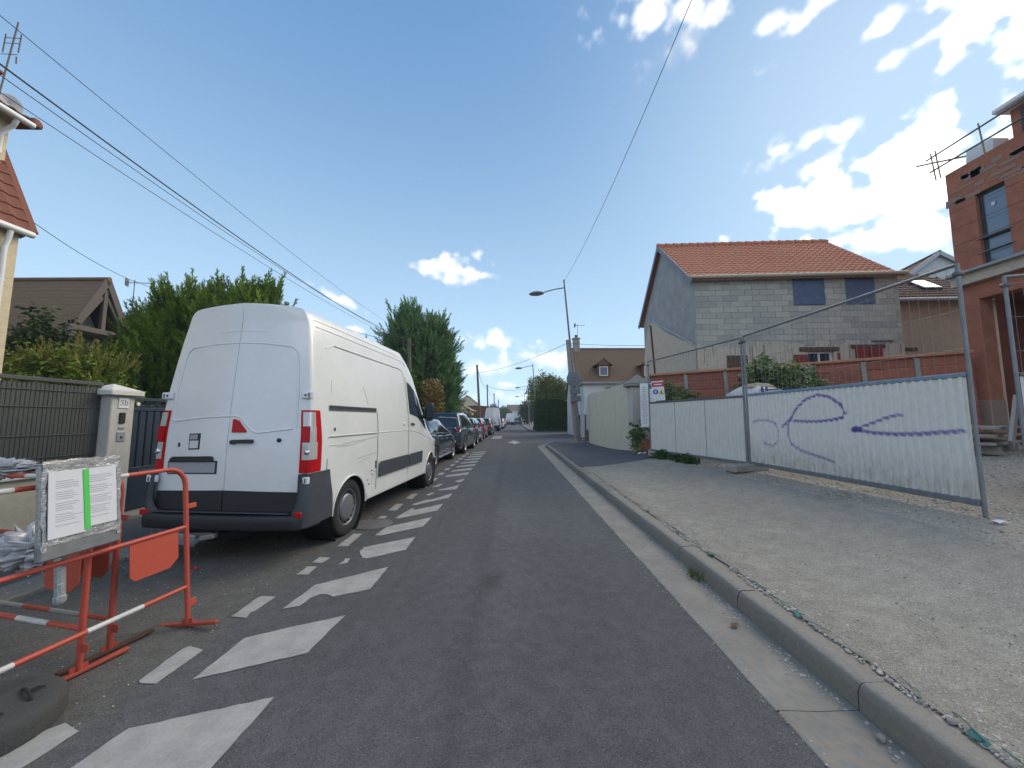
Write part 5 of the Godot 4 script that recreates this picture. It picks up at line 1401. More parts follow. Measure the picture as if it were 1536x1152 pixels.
	for k in 9: part("bloom", MB.new().lathe([Vector2(.001, .05), Vector2(.05, .03), Vector2(.06, -.01), Vector2(.001, -.05)], 8, Transform3D(Basis.IDENTITY, V(R(-.5, .4), R(2.6, 4.1), R(.3, .5)))), M.flower, t)
	# right side, past the junction
	var hd := thing("clipped_hedge", "tall dark green clipped hedge beyond the junction on the right", "hedge", V(5.6, 0.1, -43.5))
	var xs: Array = []; var cs: Array = []
	for k in 15000:
		var f := rng.randi() % 4
		var p := V(R(-2.9, 3.4), R(.1, 3.55), R(-1.4, 1.5))
		if f <= 1: p.z = 1.5 + R(-.35, .06)
		elif f == 2: p.x = -2.9 + R(-.06, .35)
		else: p.y = 3.5 + R(-.3, .1)
		p.x *= 1.0 - .02 * p.y
		xs.append(Transform3D(Basis.from_euler(V(R(0, 6), R(0, 6), R(0, 6))).scaled(Vector3.ONE * R(.7, 1.2)), p))
		cs.append(Color(.025, .055, .012).lerp(Color(.08, .125, .03), rng.randf()))
	stuff(scatter("foliage", leaf, M.leaf, xs, cs, hd))
	part("dark_core", MB.new().box(V(.25, 1.7, 0), V(5.6, 3.3, 2.3), Basis.IDENTITY, .2), mk(lin(.012, .018, .006), .95), hd)  # solid box added inside, darker than the leaves, to block sky between them
	t = thing("broadleaf_tree", "round light green tree showing above the clipped hedge", "tree", V(4.9, 0, -49.5))
	trunk(t, 4.0, .18)
	crown(t, big, M.leaf, [[V(-.7, 4.9, 0), V(2.3, 2.3, 2)], [V(1.4, 4.4, .2), V(2.2, 2.0, 2)], [V(.3, 5.7, 0), V(1.6, 1.5, 1.6)], [V(3.4, 3.8, 0), V(1.6, 1.7, 1.5)]], 6000, .8, Color(.05, .075, .014), Color(.24, .25, .06), .5, .3, 69)
	t = thing("broadleaf_tree", "small dark tree at the far end of the right footway", "tree", V(3.6, 0, -88))
	trunk(t, 3.0, .15)
	crown(t, big, M.leaf, [[V(.3, 3.0, 0), V(2.2, 2.6, 2.6)]], 1300, 1.3, Color(.03, .045, .012), Color(.09, .11, .03), .5, .3, 70)
	for q in [[-6.2, -118, 5.5, "pale feathery tree far left of the road, tallest of the far trees"], [-3.5, -150, 6.0, "pale grey green tree at the road's end, left of the tiny van"], [-9, -70, 3.2, "low tree behind the distant red brick block"], [5.5, -140, 6.2, "hazy dark tree farthest along the right side of the road"]]:
		t = thing("broadleaf_tree", q[3], "tree", V(q[0], 0, q[1]), 0, "distant trees along the road")
		trunk(t, q[2] * .6, .18)
		crown(t, big, M.leaf, [[V(0, q[2] * .62, 0), V(q[2] * .36, q[2] * .42, q[2] * .36)], [V(q[2] * .3, q[2] * .5, 0), V(q[2] * .25, q[2] * .3, q[2] * .3)]], 1100, 1.6, Color(.06, .075, .03), Color(.17, .18, .07), .6, .35, 71)
	for q in [[-4.6, -36.0, 1.5, "low garden shrub in front of the white gabled house on the left"], [-4.4, -44.5, 1.4, "low garden shrub beside the tall wooden pole on the left"], [-4.6, -30.5, 1.3, "low garden shrub just past the big cypress"]]:
		t = thing("shrub", q[3], "shrub", V(q[0], 0, q[1]), 0, "front garden shrubs down the road")
		crown(t, leaf, M.leaf, [[V(0, q[2] * .6, 0), V(1.0, q[2] * .7, 1.4)]], 900, 1.4, Color(.04, .06, .014), Color(.15, .16, .04), .5, .4, 72)
		trunk(t, .6, .04, 0, 3)
	# behind the mesh fence
	t = thing("flowering_shrub", "shrub with drying pale flower heads behind the far fence panel", "shrub", V(5.35, .4, -12.3), 0, "flowering shrubs behind the mesh fence")
	trunk(t, 1.0, .03)
	crown(t, small, M.leaf, [[V(-.3, 1.45, 0), V(.6, .7, .5)], [V(.35, 1.35, 0), V(.5, .65, .5)], [V(0, .7, 0), V(.8, .7, .5)]], 2600, 1.1, Color(.045, .075, .018), Color(.18, .22, .06), .5, .3, 73)
	crown(t, small, M.leaf, [[V(-.1, 1.7, .1), V(.85, .5, .5)]], 110, .6, Color(.22, .2, .12), Color(.34, .30, .2), .8, .3, 74, .3, "flower_heads")
	t = thing("flowering_shrub", "larger shrub with white flower plumes behind the graffiti panel", "shrub", V(7.75, .6, -10.6), 0, "flowering shrubs behind the mesh fence")
	trunk(t, 1.2, .03)
	crown(t, small, M.leaf, [[V(-.5, 1.75, 0), V(.7, .75, .5)], [V(.3, 1.6, 0), V(.7, .75, .5)], [V(1.0, 1.2, 0), V(.5, .6, .5)], [V(0, .8, 0), V(1.2, .8, .5)]], 4600, 1.1, Color(.045, .075, .018), Color(.2, .25, .07), .5, .3, 75)
	crown(t, small, M.leaf, [[V(-.5, 2.2, .1), V(.75, .4, .5)], [V(.3, 1.9, .3), V(.6, .4, .4)]], 130, .6, Color(.28, .28, .18), Color(.42, .41, .3), 1.0, .4, 76, .3, "flower_plumes")
	t = thing("weeds", "dark green weeds growing under the far fence panel by the old pillar", "weeds", V(4.1, .38, -10.3))
	crown(t, small, M.leaf, [[V(0, .05, 0), V(.2, .13, .5)], [V(.12, .04, 1.0), V(.14, .10, .7)]], 700, .75, Color(.02, .045, .012), Color(.07, .12, .03), 1.0, .35, 77, .5, "leaves")
	crown(t, big, M.leaf, [[V(-.15, .45, -1.6), V(.2, .4, .3)]], 46, .55, Color(.05, .09, .03), Color(.14, .2, .07), .6, .9, 78, .6, "leaves")
	t = thing("grass_tuft", "green grass tuft growing at the foot of the right kerb", "grass", V(1.68, 0, -3.55))
	for k in 60:
		var a := R(0, TAU); var l := R(.05, .13); var p := V(R(-.05, .03), 0, R(-.09, .09))
		var tip := p + V(cos(a) * l * .7, l, sin(a) * l * .7)
		var mb := MB.new(); mb.tri(p + V(-.004, 0, .0), p + V(.004, 0, .0), tip); mb.colored = false
		part("blade", mb, M.blade if k % 3 else M.blade_dry, t)
	for q in [[V(-3.75, .04, -3.45), "small grass tuft on the concrete strip behind the barriers"], [V(-3.5, .0, -3.6), "tiny weed tuft on the parking lane near the concrete strip"]]:
		t = thing("grass_tuft", q[1], "grass", q[0])
		for k in 40:
			var a := R(0, TAU); var l := R(.02, .07); var p := V(R(-.1, .1), 0, R(-.05, .05))
			var mb := MB.new(); mb.tri(p + V(-.004, 0, .0), p + V(.004, 0, .0), p + V(cos(a) * l, l, sin(a) * l))
			part("blade", mb, M.blade if k % 3 else M.blade_dry, t)

# ---------------------------------------------------------------- buildings
func tiles(o: Vector3, ud: Vector3, vd: Vector3, w: float, h: float, tw: float, rh: float, amp: float, clip = null, per := 4) -> MB:
	var mb := MB.new()
	var nn := ud.cross(vd).normalized()
	var rows := int(ceil(h / rh)); var cols := int(ceil(w / tw)) * per
	for j in rows:
		var v0 := j * rh - .03; var v1 := minf((j + 1) * rh, h)
		var c0 := 0.0; var c1 := w
		if clip != null:
			var c: Vector2 = clip.call((j + .5) * rh / h); c0 = c.x; c1 = c.y
		var jit := R(-.003, .003)
		var lip := .035 if amp > .015 else .014
		for i in cols:
			var a := float(i) * w / cols; var b := float(i + 1) * w / cols
			if b <= c0 or a >= c1: continue
			a = maxf(a, c0); b = minf(b, c1)
			var za := amp * (.5 + .5 * cos(TAU * a / tw)); var zb := amp * (.5 + .5 * cos(TAU * b / tw))
			var pa := o + ud * a; var pb := o + ud * b
			mb.quad(pa + vd * v0 + nn * (za + lip + jit), pb + vd * v0 + nn * (zb + lip + jit), pb + vd * v1 + nn * (zb + .008), pa + vd * v1 + nn * (za + .008))
			mb.quad(pa + vd * v0 + nn * (za + .008), pb + vd * v0 + nn * (zb + .008), pb + vd * v0 + nn * (zb + lip + jit), pa + vd * v0 + nn * (za + lip + jit))
	if clip == null: mb.quad(o, o + ud * w, o + ud * w + vd * h * .999, o + vd * h * .999)
	return mb
func window(parent: Node, o: Vector3, ud: Vector3, vd: Vector3, w: float, h: float, fm: Material, gm: Material, nc := 2, nr := 1, fw := .05) -> Node:
	var nn := ud.cross(vd).normalized()
	var bas := Basis(ud, vd, nn)
	var f := MB.new()
	f.box(o + ud * fw / 2 + vd * h / 2, V(fw, h, .05), bas, .006); f.box(o + ud * (w - fw / 2) + vd * h / 2, V(fw, h, .05), bas, .006)
	f.box(o + ud * w / 2 + vd * (h - fw / 2), V(w - fw * 2, fw, .045), bas, .006); f.box(o + ud * w / 2 + vd * fw / 2, V(w - fw * 2, fw, .045), bas, .006)
	for k in range(1, nc): f.box(o + ud * w * k / nc + vd * h / 2, V(fw * .9, h - 2 * fw, .042), bas, .005)
	for k in range(1, nr): f.box(o + ud * w / 2 + vd * h * k / nr, V(w - fw * 2, fw * .6, .038), bas, .004)
	var p := part("window", f, fm, parent)
	for k in nc:
		part("pane", MB.new().box(o + ud * w * (k + .5) / nc + vd * h / 2 - nn * .012, V(w / nc - fw, h - fw, .008), bas), gm, p)
	return p
func aerial(label: String, at: Vector3, h: float, turn: float, lean := 0.0) -> void:
	var t := thing("tv_aerial", label, "aerial", at, turn, "roof aerials")
	t.rotation.z = lean
	var m: Material = M.dull_metal
	part("mast", MB.new().tube([V(0, 0, 0), V(0, h, 0)], .018, 8), m, t)
	part("boom", MB.new().tube([V(-.25, h * .93, 0), V(.75, h * .97, 0)], .012, 6), m, t)
	for k in 8: part("element", MB.new().tube([V(-.2 + k * .12, h * (.932 + .005 * k), -.22 + .012 * k), V(-.2 + k * .12, h * (.932 + .005 * k), .22 - .012 * k)], .007, 5), m, t)
	part("reflector", MB.new().box(V(-.27, h * .93, 0), V(.02, .35, .3), Basis.IDENTITY, .004), m, t)
# plain house in its own frame: front towards +z, base centre at the front wall
func house(called: String, label: String, at: Vector3, turn: float, w: float, dp: float, eave: float, ridge: float, wm: Material, rm: Material, along_x: bool, holes: Array, opts := {}) -> Node3D:
	var t := thing(called, label, "house", at, turn)
	var wl := MB.new()
	var rects: Array = []
	for q in holes: rects.append(Rect2(q[0] + w / 2, q[1], q[2], q[3]))
	wl.wall(V(-w / 2, 0, 0), V(1, 0, 0), V(0, 1, 0), w, eave, rects, .18)
	wl.quad(V(w / 2, 0, 0), V(w / 2, 0, -dp), V(w / 2, eave, -dp), V(w / 2, eave, 0)); wl.quad(V(-w / 2, 0, -dp), V(-w / 2, 0, 0), V(-w / 2, eave, 0), V(-w / 2, eave, -dp))
	wl.quad(V(w / 2, 0, -dp), V(-w / 2, 0, -dp), V(-w / 2, eave, -dp), V(w / 2, eave, -dp))
	if along_x:
		for s in [-1.0, 1.0]:
			if s > 0: wl.tri(V(w / 2, eave, 0), V(w / 2, eave, -dp), V(w / 2, ridge, -dp / 2))
			else: wl.tri(V(-w / 2, eave, -dp), V(-w / 2, eave, 0), V(-w / 2, ridge, -dp / 2))
	else:
		wl.tri(V(-w / 2, eave, 0), V(w / 2, eave, 0), V(0, ridge, 0)); wl.tri(V(w / 2, eave, -dp), V(-w / 2, eave, -dp), V(0, ridge, -dp))
	part("wall", wl, wm, t)
	var i := 0
	for q in holes:
		window(t, V(q[0], q[1], -.1), V(1, 0, 0), V(0, 1, 0), q[2], q[3], M.window, M.glass, 2, 2)
		part("sill", MB.new().box(V(q[0] + q[2] / 2, q[1] - .04, .03), V(q[2] + .16, .07, .16), Basis.IDENTITY, .01), M.conc, t)
		i += 1
	var oh := .25; var tw: float = opts.get("tw", .3); var rh: float = opts.get("rh", .3); var amp: float = opts.get("amp", .01)
	if along_x:
		var sl := Vector2(dp / 2, ridge - eave).length(); var ex := oh * sl / (dp / 2)
		for s in [1.0, -1.0]:
			var vd := V(0, (ridge - eave) / sl, -s * (dp / 2) / sl)
			var o := V(-w / 2 - .15, eave, 0.0 if s > 0 else -dp) - vd * ex + V(0, .06, 0)
			if s < 0: o.x = w / 2 + .15
			part("roof_slope", tiles(o, V(s, 0, 0), vd, w + .3, sl + ex, tw, rh, amp, null, 2), rm, t)
			part("gutter", MB.new().tube([V(-w / 2 - .15, o.y - .02, o.z + s * .06), V(w / 2 + .15, o.y - .02, o.z + s * .06)], .06, 8), M.zinc_sand, t)
		part("ridge_tiles", MB.new().tube([V(-w / 2 - .15, ridge + .06, -dp / 2), V(w / 2 + .15, ridge + .06, -dp / 2)], .1, 8), rm, t)
	else:
		var sl := Vector2(w / 2, ridge - eave).length(); var ex := oh * sl / (w / 2)
		for s in [1.0, -1.0]:
			var vd := V(-s * (w / 2) / sl, (ridge - eave) / sl, 0)
			var o := V(s * w / 2, eave + .06, .2 if s < 0 else -dp - .2) - vd * ex
			# looking at the slope from outside, its own right hand
			if s > 0: o.z = .2
			var ud := V(0, 0, -1.0) if s > 0 else V(0, 0, -1.0)
			if s < 0: ud = V(0, 0, 1); o.z = -dp - .2
			part("roof_slope", tiles(o, ud, vd, dp + .4, sl + ex, tw, rh, amp, null, 2), rm, t)
			part("barge_board", MB.new().beam(V(s * (w / 2 + oh), eave - oh * (ridge - eave) / (w / 2), .2), V(0, ridge + .02, .2), .05, .22), opts.get("barge", M.timber), t)
		part("ridge_tiles", MB.new().tube([V(0, ridge + .08, .2), V(0, ridge + .08, -dp - .2)], .1, 8), rm, t)
	if opts.has("chimney"):
		var c: Vector3 = opts.chimney
		var ch := part("chimney", MB.new().box(c, V(.55, 1.5, .55), Basis.IDENTITY, .02), opts.get("chm", wm), t)
		part("chimney_cap", MB.new().box(c + V(0, .78, 0), V(.68, .1, .68), Basis.IDENTITY, .02), M.conc, ch)
		part("chimney_pot", MB.new().lathe([Vector2(.13, .8), Vector2(.11, 1.1), Vector2(.14, 1.12), Vector2(.001, 1.1)], 10, Transform3D(Basis.IDENTITY, c)), M.tile_red, ch)
	return t
func make_left_side() -> void:
	# cream house cut by the picture edge
	var t := thing("cream_house", "cream rendered house with red tiled roof at the left picture edge", "house", V(-10.6, 0, -7.7))
	var wl := MB.new()
	wl.wall(V(0, 0, 10), V(0, 0, -1), V(0, 1, 0), 10.0, 5.6, [Rect2(2.0, 3.2, 1.1, 1.3), Rect2(5.2, 3.2, 1.1, 1.3)], .2)
	wl.wall(V(0, 0, 0), V(-1, 0, 0), V(0, 1, 0), 7.0, 5.6, [], .2); wl.wall(V(-7, 0, 10), V(1, 0, 0), V(0, 1, 0), 7.0, 5.6, [], .2); wl.wall(V(-7, 0, 0), V(0, 0, 1), V(0, 1, 0), 10.0, 5.6, [], .2)
	wl.quad(V(0, 5.6, 0), V(-7, 5.6, 0), V(-3.6, 8.0, 0), V(-1.4, 8.0, 0))
	part("wall", wl, M.cream, t)
	for u in [2.0, 5.2]: window(t, V(-.12, 3.2, 10 - u), V(0, 0, -1), V(0, 1, 0), 1.1, 1.3, M.window, M.glass, 2, 2)
	var vd := V(-.78, 1.61, 0).normalized()
	part("roof_slope", tiles(V(.14, 5.45, 10.2), V(0, 0, -1), vd, 10.3, 2.9, .25, .30, .03), M.tile_red, t)
	part("verge_tiles", MB.new().beam(V(.15, 5.48, -.12), V(.15, 5.48, -.12) + vd * 2.95, .16, .07, .02), M.tile_red, t)
	part("verge_board", MB.new().beam(V(.08, 5.36, -.02), V(.08, 5.36, -.02) + vd * 2.9, .03, .2), M.zinc, t)
	part("gutter", MB.new().tube([V(.17, 5.42, 10.0), V(.17, 5.42, -.1)], .07, 10), M.pvc, t)
	var dpz := part("downpipe", MB.new().tube([V(.16, 5.38, .25), V(.13, 5.2, .25), V(.07, 5.0, .25), V(.07, 0.1, .25)], .045, 8), M.pvc, t)
	for y in [4.3, 3.0, 1.6]: part("pipe_clip", MB.new().box(V(.05, y, .25), V(.12, .04, .12), Basis.IDENTITY, .01), M.pvc, dpz)
	part("upper_wall", MB.new().box(V(-2.6, 7.1, 4.0), V(4.0, 2.0, 8.1)), M.cream, t)
	part("upper_eave", MB.new().box(V(-.48, 8.1, 4.0), V(.35, .06, 8.3), Basis.IDENTITY, .01), M.zinc_sand, t)
	part("upper_roof", tiles(V(-.25, 8.12, 8.2), V(0, 0, -1), V(-.93, .37, 0), 8.4, 2.4, .25, .3, .03), M.tile_red, t)
	part("verge_tiles", MB.new().lathe([Vector2(.11, -.25), Vector2(.12, .25), Vector2(.001, .26)], 10, Transform3D(Basis(V(0, 0, 1), V(1, 0, 0), V(0, 1, 0)), V(-.45, 8.12, -.2))), M.tile_red, t)
	part("gutter", MB.new().tube([V(-.2, 8.02, 8.0), V(-.2, 8.02, -.15)], .07, 10), M.pvc, t)
	part("downpipe", MB.new().tube([V(-.22, 7.98, .1), V(-.3, 7.82, .1), V(-.55, 7.66, .1), V(-.55, 7.2, .1)], .045, 8), M.pvc, t)
	var ch := part("chimney", MB.new().box(V(-1.15, 8.6, .45), V(.5, 1.2, .9), Basis.IDENTITY, .02), M.cream, t)
	part("chimney_cap", MB.new().box(V(-1.15, 9.2, .45), V(.6, .08, 1.0), Basis.IDENTITY, .02), M.tile_red, ch)
	part("chimney_pot", MB.new().lathe([Vector2(.14, 9.22), Vector2(.11, 9.4), Vector2(.15, 9.46), Vector2(.001, 9.44)], 12, Transform3D(Basis.IDENTITY, V(-.95, 0, .2))), M.tile_red, ch)
	var dish := thing("satellite_dish", "grey satellite dish on the eave of the cream house", "satellite dish", V(-11.11, 8.2, -7.6))
	part("bracket", MB.new().box(V(-.25, .12, .1), V(.3, .22, .2), Basis.IDENTITY, .02), M.pvc, dish)
	part("dish", MB.new().lathe([Vector2(.001, .04), Vector2(.12, .02), Vector2(.2, -.03), Vector2(.2, -.045), Vector2(.001, .01)], 20, Transform3D(Basis(V(0, .3, 1).normalized(), V(-1, .15, .2).normalized(), V(.15, 1, -.3).normalized()), V(-.02, .18, -.05))), M.zinc, dish)
	part("feed_arm", MB.new().tube([V(-.05, .05, 0), V(.12, .06, -.1)], .01, 6), M.dull_metal, dish)
	var ae := thing("tv_aerial", "tall leaning rooftop aerial above the cream house chimney", "aerial", V(-11.35, 8.4, -7.62), 0, "roof aerials")
	ae.rotation.z = -.12
	part("mast", MB.new().tube([V(0, 0, 0), V(0, 1.95, 0)], .016, 8), M.dull_metal, ae)
	for q in [[-.22, 1.2, 1.62], [.22, 1.22, 1.64], [-.3, .98, 1.12], [.24, .95, 1.1]]: part("element", MB.new().tube([V(q[0] * .8, q[1], .0), V(q[0] * .8, q[2], .02)], .014, 6), M.dull_metal, ae)
	for y in [1.15, 1.42, 1.55]: part("boom", MB.new().tube([V(-.2, y, 0), V(.2, y, .02)], .007, 6), M.dull_metal, ae)
	# half timbered house with a steep gable
	var h := thing("timbered_house", "brown tiled house with steep half timbered gable behind the bushes", "house", V(-18.0, 0, -16.05), 1.56)
	var ap := 7.55; var hw := 2.0; var ev := 3.2
	var sv := V(hw, ev - ap, 0).normalized() # down the right slope
	var sl := Vector2(hw, ap - ev).length()
	part("roof_slope", tiles(V(hw, ev, .15), V(0, 0, -1), -sv, 9.0, sl, .22, .2, .006, null, 2), M.tile_brown, h)
	part("roof_slope", tiles(V(-hw, ev, -8.85), V(0, 0, 1), V(-sv.x, sv.y, 0) * -1.0, 9.0, sl, .22, .2, .006, null, 2), M.tile_brown, h)
	part("ridge_tiles", MB.new().tube([V(0, ap + .05, .18), V(0, ap + .05, -9)], .1, 8), M.tile_brown, h)
	var mw := MB.new()
	mw.box(V(0, 1.7, -5.0), V(3.9, 3.4, 7.6))
	mw.ext(PackedVector2Array([Vector2(-1.95, 3.2), Vector2(1.95, 3.2), Vector2(.0, 7.0)]), .2, Transform3D(Basis.IDENTITY, V(0, 0, -1.3)))
	part("wall", mw, M.render_white, h)
	part("side_gable", MB.new().ext(PackedVector2Array([Vector2(-6, 0), Vector2(6, 0), Vector2(6, 3.2), Vector2(-6, 3.2)]), .3, Transform3D(Basis.IDENTITY, V(0, 0, -7.2))), M.render_white, h)
	for s in [-1.0, 1.0]:
		part("barge_board", MB.new().beam(V(s * (hw + .05), ev - .1, .12), V(0, ap - .02, .12), .08, .26, .01), M.timber, h)
		part("strut", MB.new().beam(V(s * .98, 5.2, .02), V(s * .1, 6.75, .02), .12, .14, .01), M.timber, h)
		part("post", MB.new().box(V(s * 1.55, 2.3, .0), V(.16, 4.4, .16), Basis.IDENTITY, .01), M.timber, h)
		part("brace", MB.new().beam(V(s * 1.5, 3.9, .0), V(s * .95, 5.1, .0), .14, .14, .01), M.timber, h)
	part("king_post", MB.new().box(V(0, 6.1, .03), V(.16, 2.0, .16), Basis.IDENTITY, .01), M.timber, h)
	part("collar_beam", MB.new().box(V(0, 5.2, .05), V(2.5, .22, .2), Basis.IDENTITY, .015), M.timber, h)
	part("balcony_beam", MB.new().box(V(0, 3.0, -.1), V(3.6, .2, .2), Basis.IDENTITY, .015), M.timber, h)
	part("soffit", MB.new().box(V(0, 5.05, -.6), V(1.9, .05, 1.2)), M.timber, h)
	window(h, V(-1.2, 3.2, -1.06), V(1, 0, 0), V(0, 1, 0), 1.0, 1.4, M.render_white, M.glass, 2, 3)
	window(h, V(.1, 3.2, -1.06), V(1, 0, 0), V(0, 1, 0), 1.0, 1.4, M.render_white, M.glass, 2, 3)
	part("shutter", MB.new().box(V(-1.38, 3.9, -1.04), V(.3, 1.4, .05), Basis.IDENTITY, .008), M.shutter, h)
	var mr := V(0, 1.0, -.62).normalized()
	part("main_roof", tiles(V(-6.5, 3.0, -5.8), V(1, 0, 0), mr, 13.0, 6.6, .22, .2, .006, null, 2), M.tile_grey, h)
	part("main_roof", tiles(V(6.5, 3.0, -12.6), V(-1, 0, 0), V(0, 1.0, .62).normalized(), 13.0, 6.6, .22, .2, .006, null, 2), M.tile_grey, h)
	part("ridge_tiles", MB.new().tube([V(-6.5, 8.65, -9.2), V(6.5, 8.65, -9.2)], .12, 8), M.tile_brown, h)
	aerial("thin aerial rising behind the timbered house, left of the dark conifer", V(-17.6, 5.6, -16.9), 2.3, .4)
	# garden wall with the slatted fence
	var gw := thing("garden_wall", "low cream garden wall carrying the grey slatted fence", "wall", V(-5.65, .04, -5.06))
	part("wall", MB.new().box(V(0, .36, 2.75), V(.2, .72, 5.5)), M.cream_low, gw)
	part("coping", MB.new().box(V(0, .75, 2.75), V(.28, .06, 5.5), Basis.IDENTITY, .012), M.cap, gw)
	var f := thing("slatted_fence", "dark grey fence of narrow upright slats on the cream wall", "fence", V(-5.60, .83, -5.06))
	for k in 62:
		var z := .03 + k * .0425
		if k == 26: continue
		part("slat", MB.new().box(V(0, .53, z), V(.012, 1.02 + R(-.004, .004), .036), Basis(V(0, 1, 0), R(-.08, .08)), .003), M.fence if rng.randf() < .7 else M.fence_dark, f)
	part("top_rail", MB.new().box(V(0, 1.085, 1.35), V(.06, .05, 2.75), Basis.IDENTITY, .008), M.fence, f)
	for y in [.16, .42, .76, .96]: part("fold_wire", MB.new().tube([V(.014, y, 0), V(.014, y, 2.7)], .006, 6), M.fence_dark, f)
	for z in [.0, 1.62, 2.68]: part("post", MB.new().box(V(-.03, .53, z), V(.06, 1.08, .06), Basis.IDENTITY, .008), M.fence, f)
	for q in [[5.09, "cream gate pillar with house number and intercom beside the dark gate", true], [6.52, "second cream gate pillar mostly hidden behind the van", false]]:
		var p := thing("gate_pillar", q[1], "gate pillar", V(-5.62, .04, -q[0]), 0, "cream gate pillars")
		part("shaft", MB.new().box(V(0, .87, -.16), V(.32, 1.74, .32), Basis.IDENTITY, .01), M.pillar, p)
		var cp := part("cap", MB.new().box(V(0, 1.765, -.16), V(.46, .07, .46), Basis.IDENTITY, .01), M.cap, p)
		var pyr := MB.new()
		for s in 4:
			var a := TAU * s / 4 + PI / 4; var b := a + TAU / 4
			pyr.tri(V(cos(a) * .318, 1.8, -.16 - sin(a) * .318), V(cos(b) * .318, 1.8, -.16 - sin(b) * .318), V(0, 1.90, -.16))
		part("cap_slope", pyr, M.cap, cp)
		if q[2]:
			var np := part("number_plate", MB.new().box(V(.165, 1.63, -.16), V(.012, .15, .14), Basis.IDENTITY, .003), M.sign_white, p)
			var tm := TextMesh.new(); tm.text = "3b"; tm.font_size = 28; tm.pixel_size = .0035; tm.depth = .003
			var sf := SystemFont.new(); sf.font_names = PackedStringArray(["Droid Serif"]); tm.font = sf
			var num := part("number", tm, M.ink, np); num.position = V(.173, 1.63, -.16); num.rotation.y = PI / 2
			part("intercom", MB.new().box(V(.168, 1.42, -.155), V(.025, .15, .075), Basis.IDENTITY, .006), M.black, p)
			part("name_tag", MB.new().box(V(.165, 1.28, -.16), V(.012, .03, .08), Basis.IDENTITY, .003), M.zinc, p)
			var lk := part("key_box", MB.new().box(V(.165, 1.16, -.16), V(.014, .13, .11), Basis.IDENTITY, .004), M.zinc, p)
			part("key_hole", MB.new().box(V(.173, 1.15, -.16), V(.004, .03, .03), Basis.IDENTITY, .001), M.black, lk)
	var g := thing("garden_gate", "dark blue metal gate with upright boards and a letter slot, left of the van", "gate", V(-5.66, .06, -5.43))
	part("back_sheet", MB.new().box(V(-.02, .82, -.53), V(.02, 1.6, 1.06)), M.gate, g)
	for k in 9: part("board", MB.new().box(V(.01, .86 if k < 9 else .8, -.06 - k * .118), V(.03, 1.30, .105), Basis.IDENTITY, .01), M.gate, g)
	part("frame", MB.new().box(V(.012, 1.53, -.53), V(.045, .05, 1.06), Basis.IDENTITY, .006), M.gate, g)
	part("frame", MB.new().box(V(.012, 1.68, -.53), V(.045, .05, 1.06), Basis.IDENTITY, .006), M.gate, g)
	part("kick_plate", MB.new().box(V(.022, .36, -.53), V(.03, .62, 1.02), Basis.IDENTITY, .006), M.gate, g)
	for k in 7:
		var pts: Array = []
		for i in 10: pts.append(V(.02, 1.605 + sin(i * .7) * (.05 - i * .004), -.12 - k * .14 + cos(i * .7) * (.05 - i * .004)))
		part("scroll", MB.new().tube(pts, .006, 5), M.gate, g)
	part("white_disc", MB.new().lathe([Vector2(.03, 0), Vector2(.028, .006), Vector2(.001, .008)], 12, Transform3D(Basis(V(0, 1, 0), V(1, 0, 0), V(0, 0, -1)), V(.03, 1.605, -.2))), M.pvc, g)
	part("letter_flap", MB.new().box(V(.045, .60, -.42), V(.03, .035, .3), Basis.IDENTITY, .008), M.gate, g)
	part("lock", MB.new().lathe([Vector2(.03, 0), Vector2(.028, .01), Vector2(.001, .012)], 14, Transform3D(Basis(V(0, 1, 0), V(1, 0, 0), V(0, 0, -1)), V(.04, .5, -.44))), M.chrome, g)
	part("doorstep", MB.new().box(V(.12, .0, -.5), V(.4, .08, 1.1), Basis.IDENTITY, .015), M.conc, g)
	var gw2 := thing("garden_wall", "long rendered garden wall on the left, hidden behind the parked cars", "wall", V(-5.65, .04, -6.86))
	part("wall", MB.new().box(V(0, .6, -13.0), V(.2, 1.2, 26.0)), M.cream_low, gw2)
	part("coping", MB.new().box(V(0, 1.23, -13.0), V(.3, .06, 26.0), Basis.IDENTITY, .012), M.cap, gw2)
	# roof with finial over the van
	var pv := thing("pavilion_house", "house with brown hipped roof and finial showing above the van roof", "house", V(-10.2, 0, -25.5), .35)
	part("wall", MB.new().box(V(0, 2.4, -2.5), V(6, 4.8, 5)), M.render_white, pv)
	for s in 2:
		var vz := V(0, 2.5, -2.5).normalized()
		part("roof_slope", tiles(V(-3.2, 4.7, .2) if s == 0 else V(3.2, 4.7, -5.2), V(1, 0, 0) if s == 0 else V(-1, 0, 0), V(0, .7, -.71) if s == 0 else V(0, .7, .71), 6.4, 3.75, .25, .22, .006, func(k: float) -> Vector2: return Vector2(3.0 * k, 6.4 - 3.0 * k), 2), M.tile_brown, pv)
		part("roof_slope", tiles(V(3.2, 4.7, .2) if s == 0 else V(-3.2, 4.7, -5.2), V(0, 0, -1) if s == 0 else V(0, 0, 1), V(-.745, .667, 0) if s == 0 else V(.745, .667, 0), 5.4, 3.95, .25, .22, .006, func(k: float) -> Vector2: return Vector2(2.65 * k, 5.4 - 2.65 * k), 2), M.tile_brown, pv)
	part("finial", MB.new().lathe([Vector2(.12, 7.2), Vector2(.05, 7.45), Vector2(.09, 7.55), Vector2(.04, 7.65), Vector2(.001, 7.95)], 10, Transform3D(Basis.IDENTITY, V(0, 0, -2.5))), M.tile_dark, pv)
	# down the road on the left
	house("gabled_house", "white rendered house with steep gable just past the big cypress", V(-6.9, 0, -37.0), PI / 2 - .05, 6.0, 6.0, 2.6, 6.2, M.render_white, M.tile_red, false, [[-1.8, .9, 1.0, 1.2], [.8, .9, 1.0, 1.2], [-.5, 3.2, 1.0, 1.2]])
